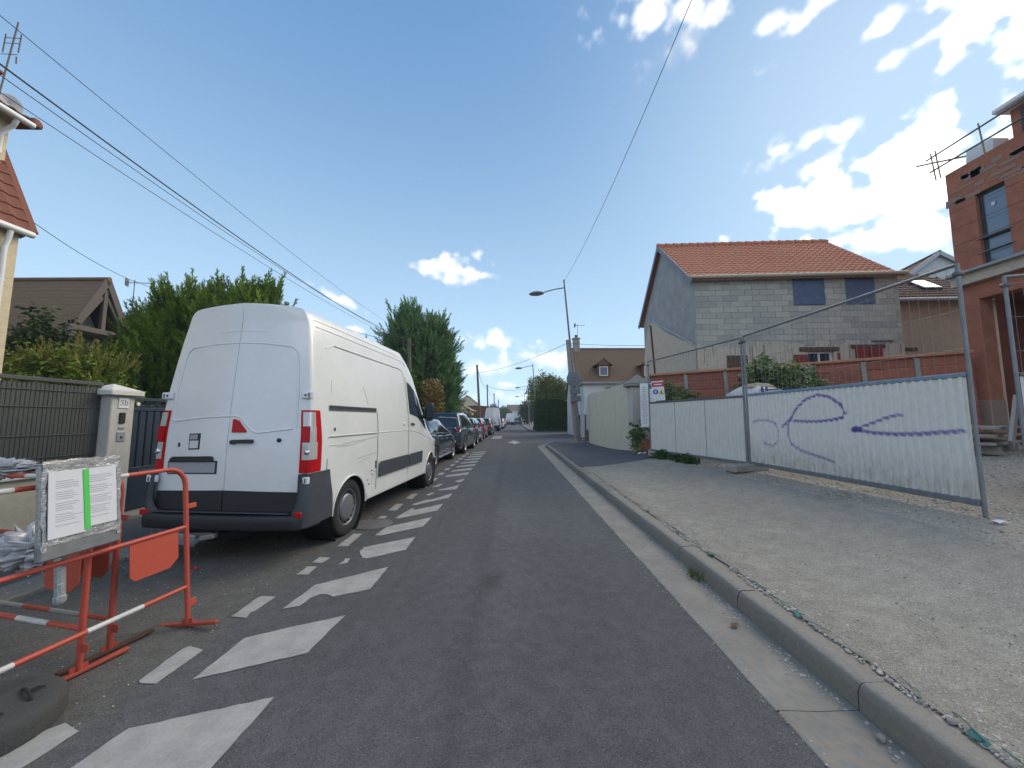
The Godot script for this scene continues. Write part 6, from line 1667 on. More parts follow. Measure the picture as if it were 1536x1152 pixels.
	house("bungalow", "low house with grey brown roof and cream wall behind the tall wooden pole", V(-5.3, 0, -48.0), PI / 2, 7.0, 7.0, 2.6, 4.7, M.cream, M.tile_grey, true, [[-2.4, .9, 1.2, 1.2], [.8, .9, 1.2, 1.2]], {"chimney": V(-1, 4.8, -3.5)})
	house("brick_block", "small red brick block on the left in the distance", V(-4.1, 0, -62), PI / 2, 3.2, 4.0, 3.4, 3.45, M.terra_dark, M.tile_red, true, [[-.6, 1.0, 1.1, 1.2]])
	house("far_house", "small cream house with brown gable roof beyond the red brick block", V(-5.5, 0, -78), PI / 2, 8.0, 7.0, 3.2, 6.0, M.cream, M.tile_brown, true, [[-2, 1, 1.2, 1.3], [1, 1, 1.2, 1.3]])
	house("far_house_gable", "tiny white house closing the end of the road", V(2.0, 0, -190), 0, 9.0, 8.0, 5.5, 8.5, M.render_white, M.tile_brown, true, [[-3, 1, 1.2, 1.4], [1, 1, 1.2, 1.4], [-3, 3.6, 1.2, 1.4], [1, 3.6, 1.2, 1.4]])
func make_right_side() -> void:
	# cream wall of concrete panels curving round the corner plot
	var w := thing("panel_wall", "cream wall of tall concrete panels beside the corner footway", "wall", V(4.56, .15, -14.55))
	var a := V(0, 0, 0); var top := 2.62
	for k in 5:
		var yaw: float = [.10, .10, .07, .02, -.12][k]
		var b := a + V(-sin(yaw) * 1.3, 0, -cos(yaw) * 1.3)
		part("panel", MB.new().box((a + b) / 2 + V(0, top / 2, 0), V(.10, top + [.1, .05, .0, .04, .02][k], 1.272), Basis(V(0, 1, 0), yaw), .012), M.panel_wall, w)
		part("joint_post", MB.new().box(b + V(.05, top / 2, 0), V(.1, top, .1), Basis(V(0, 1, 0), yaw), .01), M.strip_b, w)
		a = b
	part("broken_top", MB.new().box(V(-.02, top + .12, -.9), V(.16, .2, .5), Basis(V(1, 0, 0), .12), .03), M.conc, w)
	part("broken_top", MB.new().box(V(-.2, top + .07, -2.4), V(.14, .12, .7), Basis(V(1, 0, 0), -.08), .03), M.conc, w)
	var p := thing("gate_pillar", "old rendered gate pillar with pointed stone hat at the wall's near end", "gate pillar", V(4.75, .2, -14.1))
	part("shaft", MB.new().box(V(0, 1.25, 0), V(.62, 2.5, .55), Basis.IDENTITY, .02), M.pillar, p)
	part("brick_foot", MB.new().box(V(.1, .3, .02), V(.66, .5, .56), Basis.IDENTITY, .03), M.brick_cap, p)
	var hat := part("hat", MB.new().box(V(0, 2.5, 0), V(.86, .12, .78), Basis.IDENTITY, .03), M.conc, p)
	var py := MB.new()
	for s in 4:
		var q := [[-.43, .39], [.43, .39], [.43, -.39], [-.43, -.39]]
		py.tri(V(q[s][0], 2.56, q[s][1]), V(q[(s + 1) % 4][0], 2.56, q[(s + 1) % 4][1]), V(0, 2.92, 0))
	part("hat_slope", py, M.conc, hat)
	# site boards tied to the fence post
	var nb := thing("site_board", "tall white site board with rows of small lettering beside the old pillar", "sign", V(4.12, 1.2, -11.3), -.1)
	part("board", MB.new().box(V(0, .66, 0), V(.46, 1.32, .02), Basis.IDENTITY, .004), M.sign_white, nb)
	for k in 19:
		part("print_line", MB.new().box(V(-.12 + R(-.01, .01), 1.2 - k * .06, .0115), V(R(.1, .2), .014, .001)), M.ink, nb)
	part("heading", MB.new().box(V(.12, 1.22, .0115), V(.2, .14, .001)), M.teal, nb)
	var ws := thing("warning_sign", "square works warning sign with blue disc and yellow triangle on the fence", "sign", V(4.17, 2.04, -10.62), -.05)
	part("plate", MB.new().box(V(0, .2, 0), V(.34, .56, .012), Basis(V(0, 0, 1), .08), .003), M.sign_white, ws)
	part("red_band", MB.new().box(V(-.01, .38, .007), V(.33, .13, .003), Basis(V(0, 0, 1), .08)), M.sign_red, ws)
	part("white_lettering", MB.new().box(V(-.01, .38, .0095), V(.22, .03, .002), Basis(V(0, 0, 1), .08)), M.sign_white, ws)
	part("blue_disc", MB.new().lathe([Vector2(.075, .006), Vector2(.074, .009), Vector2(.001, .009)], 20, Transform3D(Basis(V(1, 0, 0), V(0, 0, 1), V(0, -1, 0)), V(-.075, .17, 0))), M.sign_blue, ws)
	part("helmet_mark", MB.new().box(V(-.075, .17, .0095), V(.03, .07, .002), Basis.IDENTITY, .001), M.sign_white, ws)
	part("yellow_triangle", MB.new().ext(PackedVector2Array([Vector2(0, .1), Vector2(.16, .1), Vector2(.08, .25)]), .003, Transform3D(Basis.IDENTITY, V(.005, 0, .0065))), M.sign_yellow, ws)
	part("triangle_mark", MB.new().box(V(.085, .155, .0105), V(.016, .07, .002)), M.black, ws)
	# white fascia of the car port behind the wall
	var sh := thing("car_port", "white panelled flat roofed car port behind the cream wall", "shed", V(5.3, .1, -22.2))
	part("fascia", MB.new().box(V(0, 2.45, .8), V(2.3, 1.75, .05), Basis.IDENTITY, .01), M.sign_white, sh)
	part("fascia", MB.new().box(V(-1.14, 2.45, -.2), V(.05, 1.75, 1.9), Basis.IDENTITY, .01), M.sign_white, sh)
	part("roof", MB.new().box(V(0, 3.38, -.1), V(2.6, .12, 2.4), Basis.IDENTITY, .02), M.zinc, sh)
	for q in [[-1.1, .75], [1.1, .75], [-1.1, -1.1], [1.1, -1.1]]: part("post", MB.new().box(V(q[0], .8, q[1]), V(.08, 1.6, .08), Basis.IDENTITY, .01), M.timber, sh)
	part("stored_box", MB.new().box(V(-.3, .35, -.2), V(1.2, .7, .8), Basis.IDENTITY, .03), M.dull_metal, sh)
	# brown roofed house across the side street
	var br := house("dormer_house", "house with wide brown roof, two dormers and pale gable past the corner", V(9.7, 0, -29.5), 0, 8.6, 7.0, 3.5, 7.6, M.gable_grey, M.tile_brown, true, [[-3, .9, 1.2, 1.3], [1, .9, 1.2, 1.3]], {"tw": .25, "rh": .22, "chimney": V(-3.95, 7.8, -3.5), "chm": M.conc})
	for x in [-2.15, 1.55]:
		var d := part("dormer", MB.new().box(V(x, 5.35, -1.9), V(1.0, 1.0, 1.7)), M.tile_dark, br)
		window(br, V(x - .36, 4.95, -1.03), V(1, 0, 0), V(0, 1, 0), .72, .8, M.window, M.glass_sky, 1, 1, .08)
		var rf := MB.new()
		for s in [-1.0, 1.0]: rf.beam(V(x + s * .37, 6.08, -.9), V(x + s * .37, 6.08, -3.0), .05, .9, 0, V(s * .55, .83, 0).cross(V(0, 0, 1)))
		rf.tri(V(x - .55, 5.85, -.95), V(x + .55, 5.85, -.95), V(x, 6.35, -.95))
		rf.quad(V(x - .65, 5.78, -.85), V(x, 6.42, -.85), V(x, 6.42, -2.6), V(x - .65, 5.78, -2.0)); rf.quad(V(x, 6.42, -.85), V(x + .65, 5.78, -.85), V(x + .65, 5.78, -2.0), V(x, 6.42, -2.6))
		part("dormer_roof", rf, M.tile_brown, d)
	aerial("aerial on the pale chimney of the brown roofed corner house", V(5.9, 8.4, -33), 1.5, .3)
	# house with the raised block wall
	var t := thing("block_house", "house raised in bare grey blocks under a new orange tiled roof", "house", V(6.5, 0, -13.0), -.06)
	var W := 6.9; var D := 6.0; var EV := 6.42; var RG := 9.0; var LO := 3.95
	var holes := [Rect2(3.42, 5.42, 1.0, .96), Rect2(5.18, 5.42, .9, .96), Rect2(3.72, 2.65, .86, 1.12), Rect2(5.28, 2.85, .86, 1.0), Rect2(1.0, 3.15, .72, .5)]
	var up := MB.new(); var upper := part("block_wall", up.wall(V(0, LO, 0), V(1, 0, 0), V(0, 1, 0), W, EV - LO, [Rect2(3.42, 5.42 - LO, 1.0, .96), Rect2(5.18, 5.42 - LO, .9, .96)], .2), M.mortar, t)
	var shapes := {}
	for j in 12:
		var x := -.25 if j % 2 else 0.0
		var y := LO + .01 + j * .205
		while x < W - .02:
			var x0 := maxf(x, 0.0) + .003; var x1 := minf(x + .5, W) - .003
			if (x < 0 or x + .5 > W) and x1 - x0 < .1: x += .5; continue
			var segs := [[x0, x1]]
			for h in [holes[0], holes[1]]:
				if y + .19 > h.position.y and y < h.end.y:
					var ns: Array = []
					for s in segs:
						if s[1] <= h.position.x or s[0] >= h.end.x: ns.append(s); continue
						if h.position.x - s[0] > .06: ns.append([s[0], h.position.x])
						if s[1] - h.end.x > .06: ns.append([h.end.x, s[1]])
					segs = ns
			for s in segs:
				var key := int((s[1] - s[0]) * 100)
				if not shapes.has(key): shapes[key] = MB.new().box(Vector3.ZERO, V(key / 100.0, .2, .03), Basis.IDENTITY, .005).mesh()
				var b := part("block", shapes[key], M["block_%d" % rng.randi_range(0, 4)], upper)
				b.position = V((s[0] + s[1]) / 2, y + .0965, .001 + R(-.002, .003))
			x += .5
	var lowm := MB.new()
	lowm.wall(V(0, 0, .03), V(1, 0, 0), V(0, 1, 0), W, LO, [holes[2], holes[3], holes[4]], .2)
	# ragged upper edge of the old render
	var px := 0.0
	while px < W:
		var nx := minf(px + R(.06, .2), W)
		var yy := LO + R(-.02, .14) + .1 * fbm.get_noise_1d(px * 60.0)
		lowm.quad(V(px, LO, .03), V(nx, LO, .03), V(nx, yy, .028), V(px, yy, .028)); px = nx
	var low := part("rendered_wall", lowm, M.old_render, t)
	for k in 70:
		var x := R(.05, W - .05); var l := R(.15, .75)
		var inn := false
		for h in holes: inn = inn or h.grow(.05).has_point(Vector2(x, LO - l * .5))
		if inn: continue
		part("mortar_run", MB.new().box(V(x, LO - l / 2 + .05, .032), V(R(.012, .04), l, .006)), M.strip if k % 3 else M.strip_b, low)
	for h in [holes[0], holes[1]]:
		var P: Array = []
		for i in 9:
			var row := PackedVector3Array()
			for j in 9: row.append(V(h.position.x - .03 + (h.size.x + .06) * j / 8.0, h.position.y + (h.size.y) * i / 8.0, .035 + .03 * fbm.get_noise_2d(i * 30.0 + h.position.x * 99, j * 34.0)))
			P.append(row)
		part("window_tarpaulin", MB.new().grid(P, false, false), M.tarp, t)
	window(t, V(3.72, 2.65, -.08), V(1, 0, 0), V(0, 1, 0), .86, 1.12, M.window, M.glass, 2, 2, .07)
	part("lintel", MB.new().box(V(4.1, 3.84, .05), V(1.3, .14, .06), Basis.IDENTITY, .01), M.brown_wood, t)
	part("lintel", MB.new().box(V(5.7, 3.92, .05), V(1.1, .12, .06), Basis.IDENTITY, .01), M.brown_wood, t)
	for q in [[3.46, .46, 2.6], [5.48, .42, 2.85], [5.93, .42, 2.85], [4.72, .08, 2.65]]:
		var s := part("shutter", MB.new().box(V(q[0], q[2] + .52, .06), V(q[1], 1.06, .035), Basis.IDENTITY, .006), M.shutter, t)
		if q[1] > .2:
			for k in 3: part("shutter_board", MB.new().box(V(q[0] + (k - 1) * q[1] / 3, q[2] + .52, .082), V(q[1] / 3 - .012, 1.04, .012), Basis.IDENTITY, .003), M.shutter, s)
	part("boarded_opening", MB.new().box(V(1.36, 3.4, .0), V(.72, .5, .04)), M.brown_wood, t)
	part("steel_ledge", MB.new().box(V(6.2, 4.12, .06), V(.7, .05, .08), Basis.IDENTITY, .01), M.zinc, t)
	# left gable: fresh cement above, old render below
	var zx := Transform3D(Basis(V(0, 0, 1), V(0, 1, 0), V(-1, 0, 0)), V(.0, 0, 0))
	part("gable_wall", MB.new().ext(PackedVector2Array([Vector2(0, 0), Vector2(0, EV), Vector2(-D / 2, RG), Vector2(-D, EV), Vector2(-D, 0)]), .02, zx), M.cement, t)
	var og := part("old_gable_render", MB.new().ext(PackedVector2Array([Vector2(0, 0), Vector2(0, 4.05), Vector2(-1.2, 4.5), Vector2(-2.6, 5.05), Vector2(-4.1, 5.85), Vector2(-4.8, 6.1), Vector2(-5.4, 5.8), Vector2(-5.8, 5.0), Vector2(-D, 4.6), Vector2(-D, 0)]), .045, zx), M.old_render, t)
	part("timber_post", MB.new().beam(V(-.06, 3.4, -4.3), V(-.06, 5.95, -4.75), .12, .05, .01), M.brown_wood, og)
	part("steel_band", MB.new().beam(V(-.055, 4.1, -.05), V(-.055, 6.05, -4.4), .05, .07), M.zinc, og)
	part("back_wall", MB.new().wall(V(W, 0, -D), V(-1, 0, 0), V(0, 1, 0), W, EV, []), M.cement, t)
	part("gable_wall", MB.new().ext(PackedVector2Array([Vector2(0, 0), Vector2(0, EV), Vector2(-D / 2, RG), Vector2(-D, EV), Vector2(-D, 0)]), .02, Transform3D(Basis(V(0, 0, 1), V(0, 1, 0), V(-1, 0, 0)), V(W, 0, 0))), M.cement, t)
	part("corner_quoin", MB.new().box(V(.0, 5.2, .0), V(.06, 2.4, .08), Basis.IDENTITY, .01), M.cement, t)
	var sl := Vector2(D / 2, RG - EV).length()
	var vd := V(0, (RG - EV) / sl, -(D / 2) / sl)
	part("roof_slope", stuff_mesh(tiles(V(-.22, EV + .06, .0) - vd * .24, V(1, 0, 0), vd, W + .35, sl + .24, .23, .235, .035)), M.tile_orange, t)
	part("roof_slope", tiles(V(W + .13, EV + .06, -D) - V(0, vd.y, -vd.z) * .4, V(-1, 0, 0), V(0, vd.y, -vd.z), W + .35, sl + .4, .23, .235, .035), M.tile_orange, t)
	for k in 21: part("ridge_tile", MB.new().tube([V(-.22 + k * .345, RG + .12, -D / 2), V(-.22 + k * .345 + .33, RG + .10, -D / 2)], .11, 8, .095), M.tile_orange, t)
	part("gutter", MB.new().tube([V(-.2, EV + .0, .26), V(W + .12, EV + .0, .26)], .065, 10), M.zinc_sand, t)
	part("fascia", MB.new().box(V(W / 2, EV - .03, .17), V(W + .3, .14, .03)), M.zinc_sand, t)
	for s in [1.0, -1.0]: part("verge_board", MB.new().beam(V(-.2, EV - .22, -D / 2 + s * (D / 2 + .34)), V(-.2, RG + .02, -D / 2), .04, .2, .008), M.zinc_dark, t)
	# beige annex with the darker roof
	var an := thing("annex_house", "beige rendered annex with dark brown tiled roof and skylights", "house", V(13.35, 0, -14.0), -.06)
	part("wall", MB.new().box(V(3.2, 2.95, -3.0), V(6.4, 5.9, 6.0)), M.beige, an)
	var v2 := V(0, .62, -.78)
	part("roof_slope", tiles(V(-.3, 5.9, .3), V(1, 0, 0), v2, 7.0, 4.4, .25, .25, .02, func(k: float) -> Vector2: return Vector2(0, 7.0 - 4.4 * k)), M.tile_dark, an)
	part("roof_slope", tiles(V(6.7, 5.9, -6.6), V(-1, 0, 0), V(0, .62, .78), 7.0, 4.4, .25, .25, .02, func(k: float) -> Vector2: return Vector2(4.4 * k, 7.0)), M.tile_dark, an)
	part("roof_hip", tiles(V(6.7, 5.9, .3), V(0, 0, -1), V(-.85, .53, 0), 6.9, 5.2, .25, .25, .02, func(k: float) -> Vector2: return Vector2(3.45 * k, 6.9 - 3.45 * k)), M.tile_dark, an)
	part("gutter", MB.new().tube([V(-.2, 5.86, .38), V(6.8, 5.86, .38)], .07, 8), M.zinc, an)
	part("downpipe", MB.new().tube([V(.12, 5.8, .3), V(.12, 5.5, .08), V(.12, 0, .08)], .05, 8), M.zinc_sand, an)
	part("shutter", MB.new().box(V(.75, 3.5, .03), V(.5, 1.0, .04), Basis.IDENTITY, .006), M.shutter, an)
	part("lintel", MB.new().box(V(1.3, 4.05, .02), V(1.2, .12, .05), Basis.IDENTITY, .006), M.brown_wood, an)
	for q in [[1.15, 1.5], [3.1, 1.3]]:
		var c = V(q[0], 5.98, .3) + v2 * q[1]
		var sk := part("skylight", MB.new().box(c, V(.7, .9, .1), Basis(V(1, 0, 0), v2, V(1, 0, 0).cross(v2)), .01), M.anthracite, an)
		part("pane", MB.new().box(c + V(1, 0, 0).cross(v2) * .055, V(.56, .74, .01), Basis(V(1, 0, 0), v2, V(1, 0, 0).cross(v2))), M.glass_sky, sk)
	house("grey_gable_house", "tall house with pale grey boarded gable between annex and terracotta building", V(26.6, 0, -22.5), -.25, 8.0, 8.0, 8.6, 11.7, M.gable_grey, M.tile_dark, false, [], {"barge": M.zinc})
	# terracotta block building under construction
	var tb := thing("terracotta_building", "unfinished terracotta block building with a tall dark window, right picture edge", "building", V(12.8, 0, -10.42))
	var fw := MB.new().wall(V(0, 5.55, 0), V(0, 0, 1), V(0, 1, 0), 6.0, 3.05, [Rect2(.62, .05, .62, 2.02), Rect2(3.2, .05, .9, 2.02)], .22)
	fw.wall(V(6, 5.55, 0), V(-1, 0, 0), V(0, 1, 0), 6.0, 3.05, [], .2); fw.wall(V(0, 5.55, 6), V(1, 0, 0), V(0, 1, 0), 6.0, 3.05, [], .2)
	fw.quad(V(0, 8.6, 0), V(0, 8.6, 6), V(6, 8.6, 6), V(6, 8.6, 0))
	var up_w := part("upper_wall", fw, M.terra, tb)
	for k in 40: # cement smears along the block courses under the parapet
		var u := R(.1, 4.5); var y := 7.85 + R(-.25, .5)
		part("cement_smear", MB.new().box(V(-.004, y, u), V(.012, R(.04, .16), R(.15, .6)), Basis(V(1, 0, 0), R(-.06, .06)), .004), M.smear, up_w)
	for k in 3:
		part("block_joint", MB.new().box(V(-.002, 6.4 + k * .5, 3.0), V(.006, .012, 6.0)), M.terra_dark, up_w)
	for q in [[.62, .62], [3.2, .9]]:
		var wn := window(tb, V(.12, 5.6, q[0]), V(0, 0, 1), V(0, 1, 0), q[1], 2.02, M.anthracite, M.glass_sky, 1, 1, .07)
		part("transom", MB.new().box(V(.09, 6.35, q[0] + q[1] / 2), V(.06, .06, q[1]), Basis.IDENTITY, .008), M.anthracite, wn)
		part("transom", MB.new().box(V(.09, 5.98, q[0] + q[1] / 2), V(.04, .025, q[1])), M.dull_metal, wn)
		part("sticker", MB.new().box(V(.105, 7.2, q[0] + q[1] * .45), V(.004, .1, .08)), M.paper, wn)
		for y in [5.95, 6.35]: part("guard_bar", MB.new().tube([V(-.03, y, q[0] - .08), V(-.03, y, q[0] + q[1] + .08)], .012, 6), M.grey_tube, tb)
	part("floor_slab", MB.new().box(V(2.9, 5.36, 3.0), V(6.1, .36, 6.1), Basis.IDENTITY, .01), M.old_render, tb)
	part("floor_edge", MB.new().box(V(-.22, 5.5, 3.0), V(.14, .08, 6.1), Basis.IDENTITY, .01), M.zinc, tb)
	part("lower_beam", MB.new().box(V(.2, 4.95, 3.0), V(.35, .45, 6.0), Basis.IDENTITY, .01), M.terra, tb)
	part("corner_column", MB.new().box(V(.2, 3.3, .22), V(.38, 2.9, .42), Basis.IDENTITY, .01), M.terra, tb)
	part("column_foot", MB.new().box(V(.2, 1.2, .22), V(.42, 1.5, .46), Basis.IDENTITY, .02), M.smear, tb)
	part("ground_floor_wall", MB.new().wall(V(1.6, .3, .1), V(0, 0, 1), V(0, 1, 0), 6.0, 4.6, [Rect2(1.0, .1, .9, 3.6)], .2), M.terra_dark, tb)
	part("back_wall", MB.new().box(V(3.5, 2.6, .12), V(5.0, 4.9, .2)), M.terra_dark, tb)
	part("door", MB.new().box(V(1.75, 2.2, 1.55), V(.05, 3.6, .8)), M.plank, tb)
	var mn := part("mansard", MB.new().ext(PackedVector2Array([Vector2(0, 0), Vector2(.5, 1.5), Vector2(3.5, 2.2), Vector2(5.5, 0)]), 5.0, Transform3D(Basis.IDENTITY, V(.6, 8.6, 1.15))), M.anthracite, tb)
	part("dormer_cheek", MB.new().box(V(.75, 9.1, 1.7), V(.7, .95, .95), Basis.IDENTITY, .01), M.terra, mn)
	part("dormer_roof", MB.new().box(V(.62, 9.62, 1.72), V(1.1, .14, 1.25), Basis.IDENTITY, .03), M.sign_white, mn)
	part("dormer_opening", MB.new().box(V(.38, 9.1, 1.75), V(.06, .7, .6)), M.anthracite, mn)
	part("insulation_pack", MB.new().box(V(.35, 8.82, .72), V(.5, .42, .6), Basis(V(1, 0, 0), .08), .04), M.sign_white, tb)
	var sc := thing("scaffold_rail", "wooden and steel guard rail along the terracotta building's roof edge", "scaffolding", V(12.6, 8.6, -10.5))
	for q in [[V(-.05, .62, -.15), V(-.05, .68, 4.2)], [V(-.02, .22, -.1), V(.0, .26, 4.2)]]: part("rail", MB.new().tube([q[0], q[1]], .024, 8), M.dull_metal, sc)
	part("cross_pole", MB.new().tube([V(-.25, .52, -.25), V(.7, .36, .55)], .026, 8), M.plank, sc)
	for z in [.0, .12, 1.15, 2.2, 2.35]: part("upright", MB.new().beam(V(.02, -.1, z), V(-.04, .78 + (.25 if z > 2 else 0.0), z - .02), .03, .03, .006), M.plank, sc)
	for k in 3: part("ladder_rung", MB.new().tube([V(-.03, .5 + k * .15, 2.2), V(-.03, .5 + k * .15, 2.35)], .012, 6), M.dull_metal, sc)
	# brick red boundary wall with posts and coping
	var bw := thing("boundary_wall", "long brick red panel wall with pale posts behind the mesh fence", "wall", V(4.9, .35, -13.1), -.375)
	bw.rotation.z = .035
	var n := 7; var bl := 8.35 / n
	for k in n:
		for j in 9: part("board", MB.new().box(V((k + .5) * bl, .16 + j * .285, 0), V(bl - .1, .272, .06), Basis.IDENTITY, .012), M.brick_wall if rng.randf() < .6 else M.brick_b, bw)
		part("post", MB.new().box(V(k * bl, 1.28, .01), V(.12, 2.56, .12), Basis.IDENTITY, .01), M.conc, bw)
		part("coping", MB.new().box(V((k + .5) * bl, 2.62, 0), V(bl - .006, .09, .24), Basis.IDENTITY, .02), M.brick_cap, bw)
	# things on the site
	var bag := thing("bulk_bag", "white bulk bag with dark blue straps behind the fence joint", "bag", V(6.3, .62, -9.6), .3)
	var P: Array = []
	for i in 13:
		var row := PackedVector3Array()
		for j in 25:
			var a2 := TAU * (j % 24) / 24.0; var f := i / 12.0
			var rr := .55 / pow(pow(absf(cos(a2)), 4) + pow(absf(sin(a2)), 4), .25) * (1.0 + .06 * sin(f * PI)) * (1.0 if f < .85 else lerpf(1.0, .45, (f - .85) / .15))
			rr *= 1.0 + .08 * fbm.get_noise_3d(cos(a2) * 90, f * 120, sin(a2) * 90)
			row.append(V(cos(a2) * rr, 1.1 * f + .55 + .07 * fbm.get_noise_2d(a2 * 40, f * 50) * f, sin(a2) * rr))
		P.append(row)
	part("sack", MB.new().grid(P), M.bag, bag)
	part("sand_heap", MB.new().lathe([Vector2(.4, 1.62), Vector2(.25, 1.72), Vector2(.001, 1.76)], 14, Transform3D(Basis.IDENTITY, V(.05, 0, 0))), M.plank, bag)
	part("pallet", MB.new().box(V(0, .27, 0), V(1.2, .54, 1.0), Basis.IDENTITY, .02), M.plank, bag)
	for x in [-.42, -.28, .4]: part("strap", MB.new().beam(V(x, .6, .57), V(x, 1.6, .5), .06, .015), M.bag_blue, bag)
	part("strap", MB.new().beam(V(-.5, 1.52, .52), V(.7, 1.6, .5), .05, .02), M.bag_blue, bag)
	var pk := thing("plank_stack", "stack of grey planks on blocks by the terracotta building", "planks", V(10.4, .72, -8.3), .5)
	for k in 9: part("plank", MB.new().box(V(R(-.08, .08), .22 + (k / 3) * .16, (k % 3 - 1) * .24), V(2.4 + R(-.2, .2), .06, .2), Basis(V(0, 1, 0), R(-.04, .04)), .008), M.plank if k % 2 else M.conc, pk)
	for x in [-.8, .8]: part("block", MB.new().box(V(x, .09, 0), V(.2, .18, .7), Basis.IDENTITY, .01), M.conc, pk)
	part("leaning_board", MB.new().beam(V(-1.0, .2, .5), V(.3, 1.15, .45), .06, .24, .008), M.grey_tube, pk)
	var lt := thing("paper_scrap", "white paper scrap on the gravel below the fence post", "litter", V(4.72, gh(4.72, 3.72) + .004, -3.72))
	part("sheet", MB.new().grid([PackedVector3Array([V(-.05, .005, -.03), V(0, .018, -.035), V(.06, .004, -.02)]), PackedVector3Array([V(-.06, .014, 0), V(0, .028, 0), V(.05, .012, .01)]), PackedVector3Array([V(-.05, .002, .04), V(.01, .016, .03), V(.05, .003, .04)])], false), M.paper, lt)
	var l2 := thing("paper_scrap", "crumpled white litter on the asphalt footway by the old pillar", "litter", V(4.0, gh(4.0, 11.6) + .02, -11.6))
	for k in 3: part("sheet", MB.new().grid([PackedVector3Array([V(-.15 + k * .14, .01, -.06), V(-.05 + k * .14, .06, -.05), V(.06 + k * .14, .015, -.03)]), PackedVector3Array([V(-.14 + k * .14, .005, .06), V(-.03 + k * .14, .05, .05), V(.05 + k * .14, .008, .07)])], false), M.paper if k < 2 else M.bag_blue, l2)
	var l3 := thing("dead_leaf", "brown dead leaf lying in the right gutter", "leaf", V(1.55, .008, -2.75), .5)
	part("blade", MB.new().grid([PackedVector3Array([V(-.03, .004, 0), V(-.01, .016, -.02), V(.035, .01, -.012)]), PackedVector3Array([V(-.03, .004, 0), V(0, .006, .004), V(.04, .016, 0)]), PackedVector3Array([V(-.03, .004, 0), V(-.005, .018, .022), V(.03, .008, .016)])], false), M.brown_wood, l3)
	for q in [[V(1.66, .02, -1.82), .02, "round grey pebble lying against the right kerb"], [V(-3.05, .012, -3.75), .02, "small red plastic bit on the parking lane behind the barriers"]]:
		var s := part("pebble" if q[0].x > 0 else "plastic_bit", M.pebble_mesh, M.conc if q[0].x > 0 else M.sign_red)
		s.scale = Vector3.ONE * q[1]; s.position = q[0]; tag(s, q[2], "stone" if q[0].x > 0 else "litter")
func stuff_mesh(mb: MB) -> MB: return mb

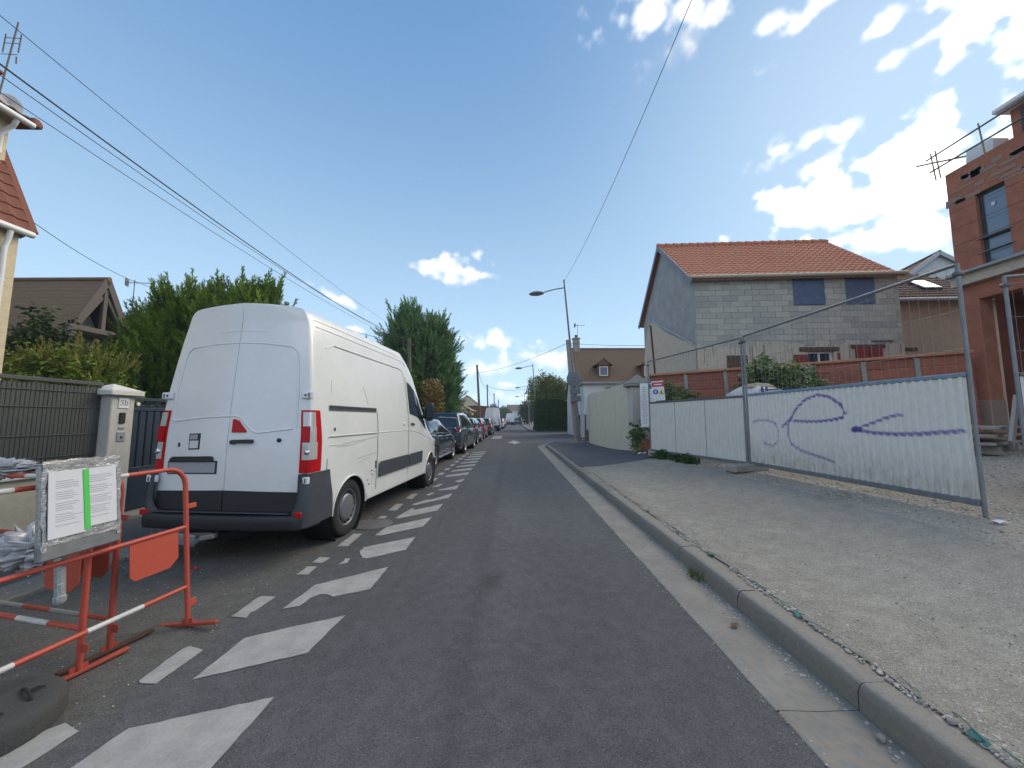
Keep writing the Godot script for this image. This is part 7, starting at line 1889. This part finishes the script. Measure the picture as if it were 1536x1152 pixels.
func make_traffic() -> void:
	var sedan := {"L": 4.65, "W": 1.78, "H": 1.47, "r": .325, "ra": 1.02, "wb": 2.72, "deck": [[0, .74], [.015, .93], [.05, 1.0], [.17, 1.03], [.3, .98], [.6, .95], [.72, .95], [.86, .84], [.96, .72], [1.0, .58]], "cabin": [.10, .30, .52, .75], "round": true, "pil": [.34, .68], "chrome": true, "tail": [.70, .92, .30], "bump": 0, "plate": .78, "spokes": 10}
	var suv := {"L": 4.6, "W": 1.86, "H": 1.72, "r": .36, "ra": .92, "wb": 2.7, "deck": [[0, .9], [.02, 1.06], [.1, 1.1], [.6, 1.05], [.74, 1.04], [.88, .96], [.96, .84], [1.0, .66]], "cabin": [.015, .10, .56, .76], "round": true, "pil": [.36, .68], "chrome": false, "tail": [.98, 1.08, .12], "bump": 1, "plate": .62, "spokes": 5}
	var hatch := {"L": 4.1, "W": 1.74, "H": 1.50, "r": .31, "ra": .74, "wb": 2.55, "deck": [[0, .82], [.02, .96], [.1, 1.0], [.6, .95], [.74, .94], [.88, .84], [.96, .72], [1.0, .56]], "cabin": [.015, .13, .54, .78], "round": true, "pil": [.36, .68], "chrome": false, "tail": [.78, 1.06, .22], "bump": 0, "plate": .85, "spokes": 6}
	var estate := {"L": 4.5, "W": 1.78, "H": 1.52, "r": .32, "ra": .95, "wb": 2.68, "deck": [[0, .84], [.02, .98], [.1, 1.0], [.6, .95], [.74, .94], [.88, .84], [.96, .72], [1.0, .56]], "cabin": [.015, .12, .55, .77], "round": true, "pil": [.36, .68], "chrome": false, "tail": [.74, 1.10, .2], "bump": 0, "plate": .8, "spokes": 6}
	var pt := func(r: float, g: float, b: float) -> StandardMaterial3D:
		var m := mk(lin(r, g, b), .22, .35); m.clearcoat_enabled = true; m.clearcoat = 1.0; m.clearcoat_roughness = .04; return m
	var grp := "cars parked along the left kerb"
	var yw := -.035
	make_car("parked_car", "black saloon car with chrome trim parked directly ahead of the white van", "car", V(-3.13, 0, -10.0), yw, pt.call(.016, .02, .026), sedan, grp)
	var s2 := suv.duplicate(); s2.mir = M.black
	make_car("parked_car", "dark grey tall sport utility car, second in the parked row", "car", V(-2.90, 0, -15.0), yw, pt.call(.035, .05, .062), s2, grp)
	make_car("parked_car", "dark hatchback with bright red tail lights, third in the parked row", "car", V(-2.82, 0, -20.7), yw * .6, pt.call(.03, .028, .03), hatch, grp)
	make_car("parked_car", "red hatchback wedged between dark cars in the parked row", "car", V(-2.82, 0, -26.0), yw * .6, pt.call(.32, .015, .02), hatch, grp)
	make_car("parked_car", "dark brown estate with tall red tail lights before the far white van", "car", V(-2.62, 0, -32.0), yw * .4, pt.call(.04, .032, .03), estate, grp)
	var van := get_node("panel_van")
	copy(van, "white panel van parked far down the row past the estate car", V(-2.32, 0, -43.5), -.01)
	var c6 := make_car("parked_car", "silver hatchback just beyond the far white van", "car", V(-2.0, 0, -53.0), 0, pt.call(.45, .44, .42), hatch, grp)
	copy(c6, "second pale hatchback beyond the far white van", V(-2.0, 0, -59.0), 0)
	make_car("parked_car", "dark distant car farthest along the parked row", "car", V(-1.9, 0, -65.5), 0, pt.call(.06, .055, .05), hatch, grp)
	copy(van, "tiny white van standing in the road near the vanishing point", V(-.3, 0, -88.0), .12)
	make_car("parked_car", "tiny blue green car at the far end of the road, right of the tiny van", "car", V(1.5, 0, -92.0), 0, pt.call(.05, .13, .15), s2, grp)

func _ready() -> void:
	rng.seed = 20240611
	puff.seed = 12; puff.frequency = .13; puff.fractal_octaves = 6; puff.noise_type = FastNoiseLite.TYPE_SIMPLEX_SMOOTH
	fbm.seed = 5; fbm.frequency = .02; fbm.fractal_octaves = 4; fbm.noise_type = FastNoiseLite.TYPE_SIMPLEX_SMOOTH
	make_camera()
	make_sky()
	make_materials()
	make_ground()
	make_pebbles()
	make_left_side()
	make_right_side()
	make_van()
	make_traffic()
	make_works()
	make_fence()
	make_street()
	make_plants()
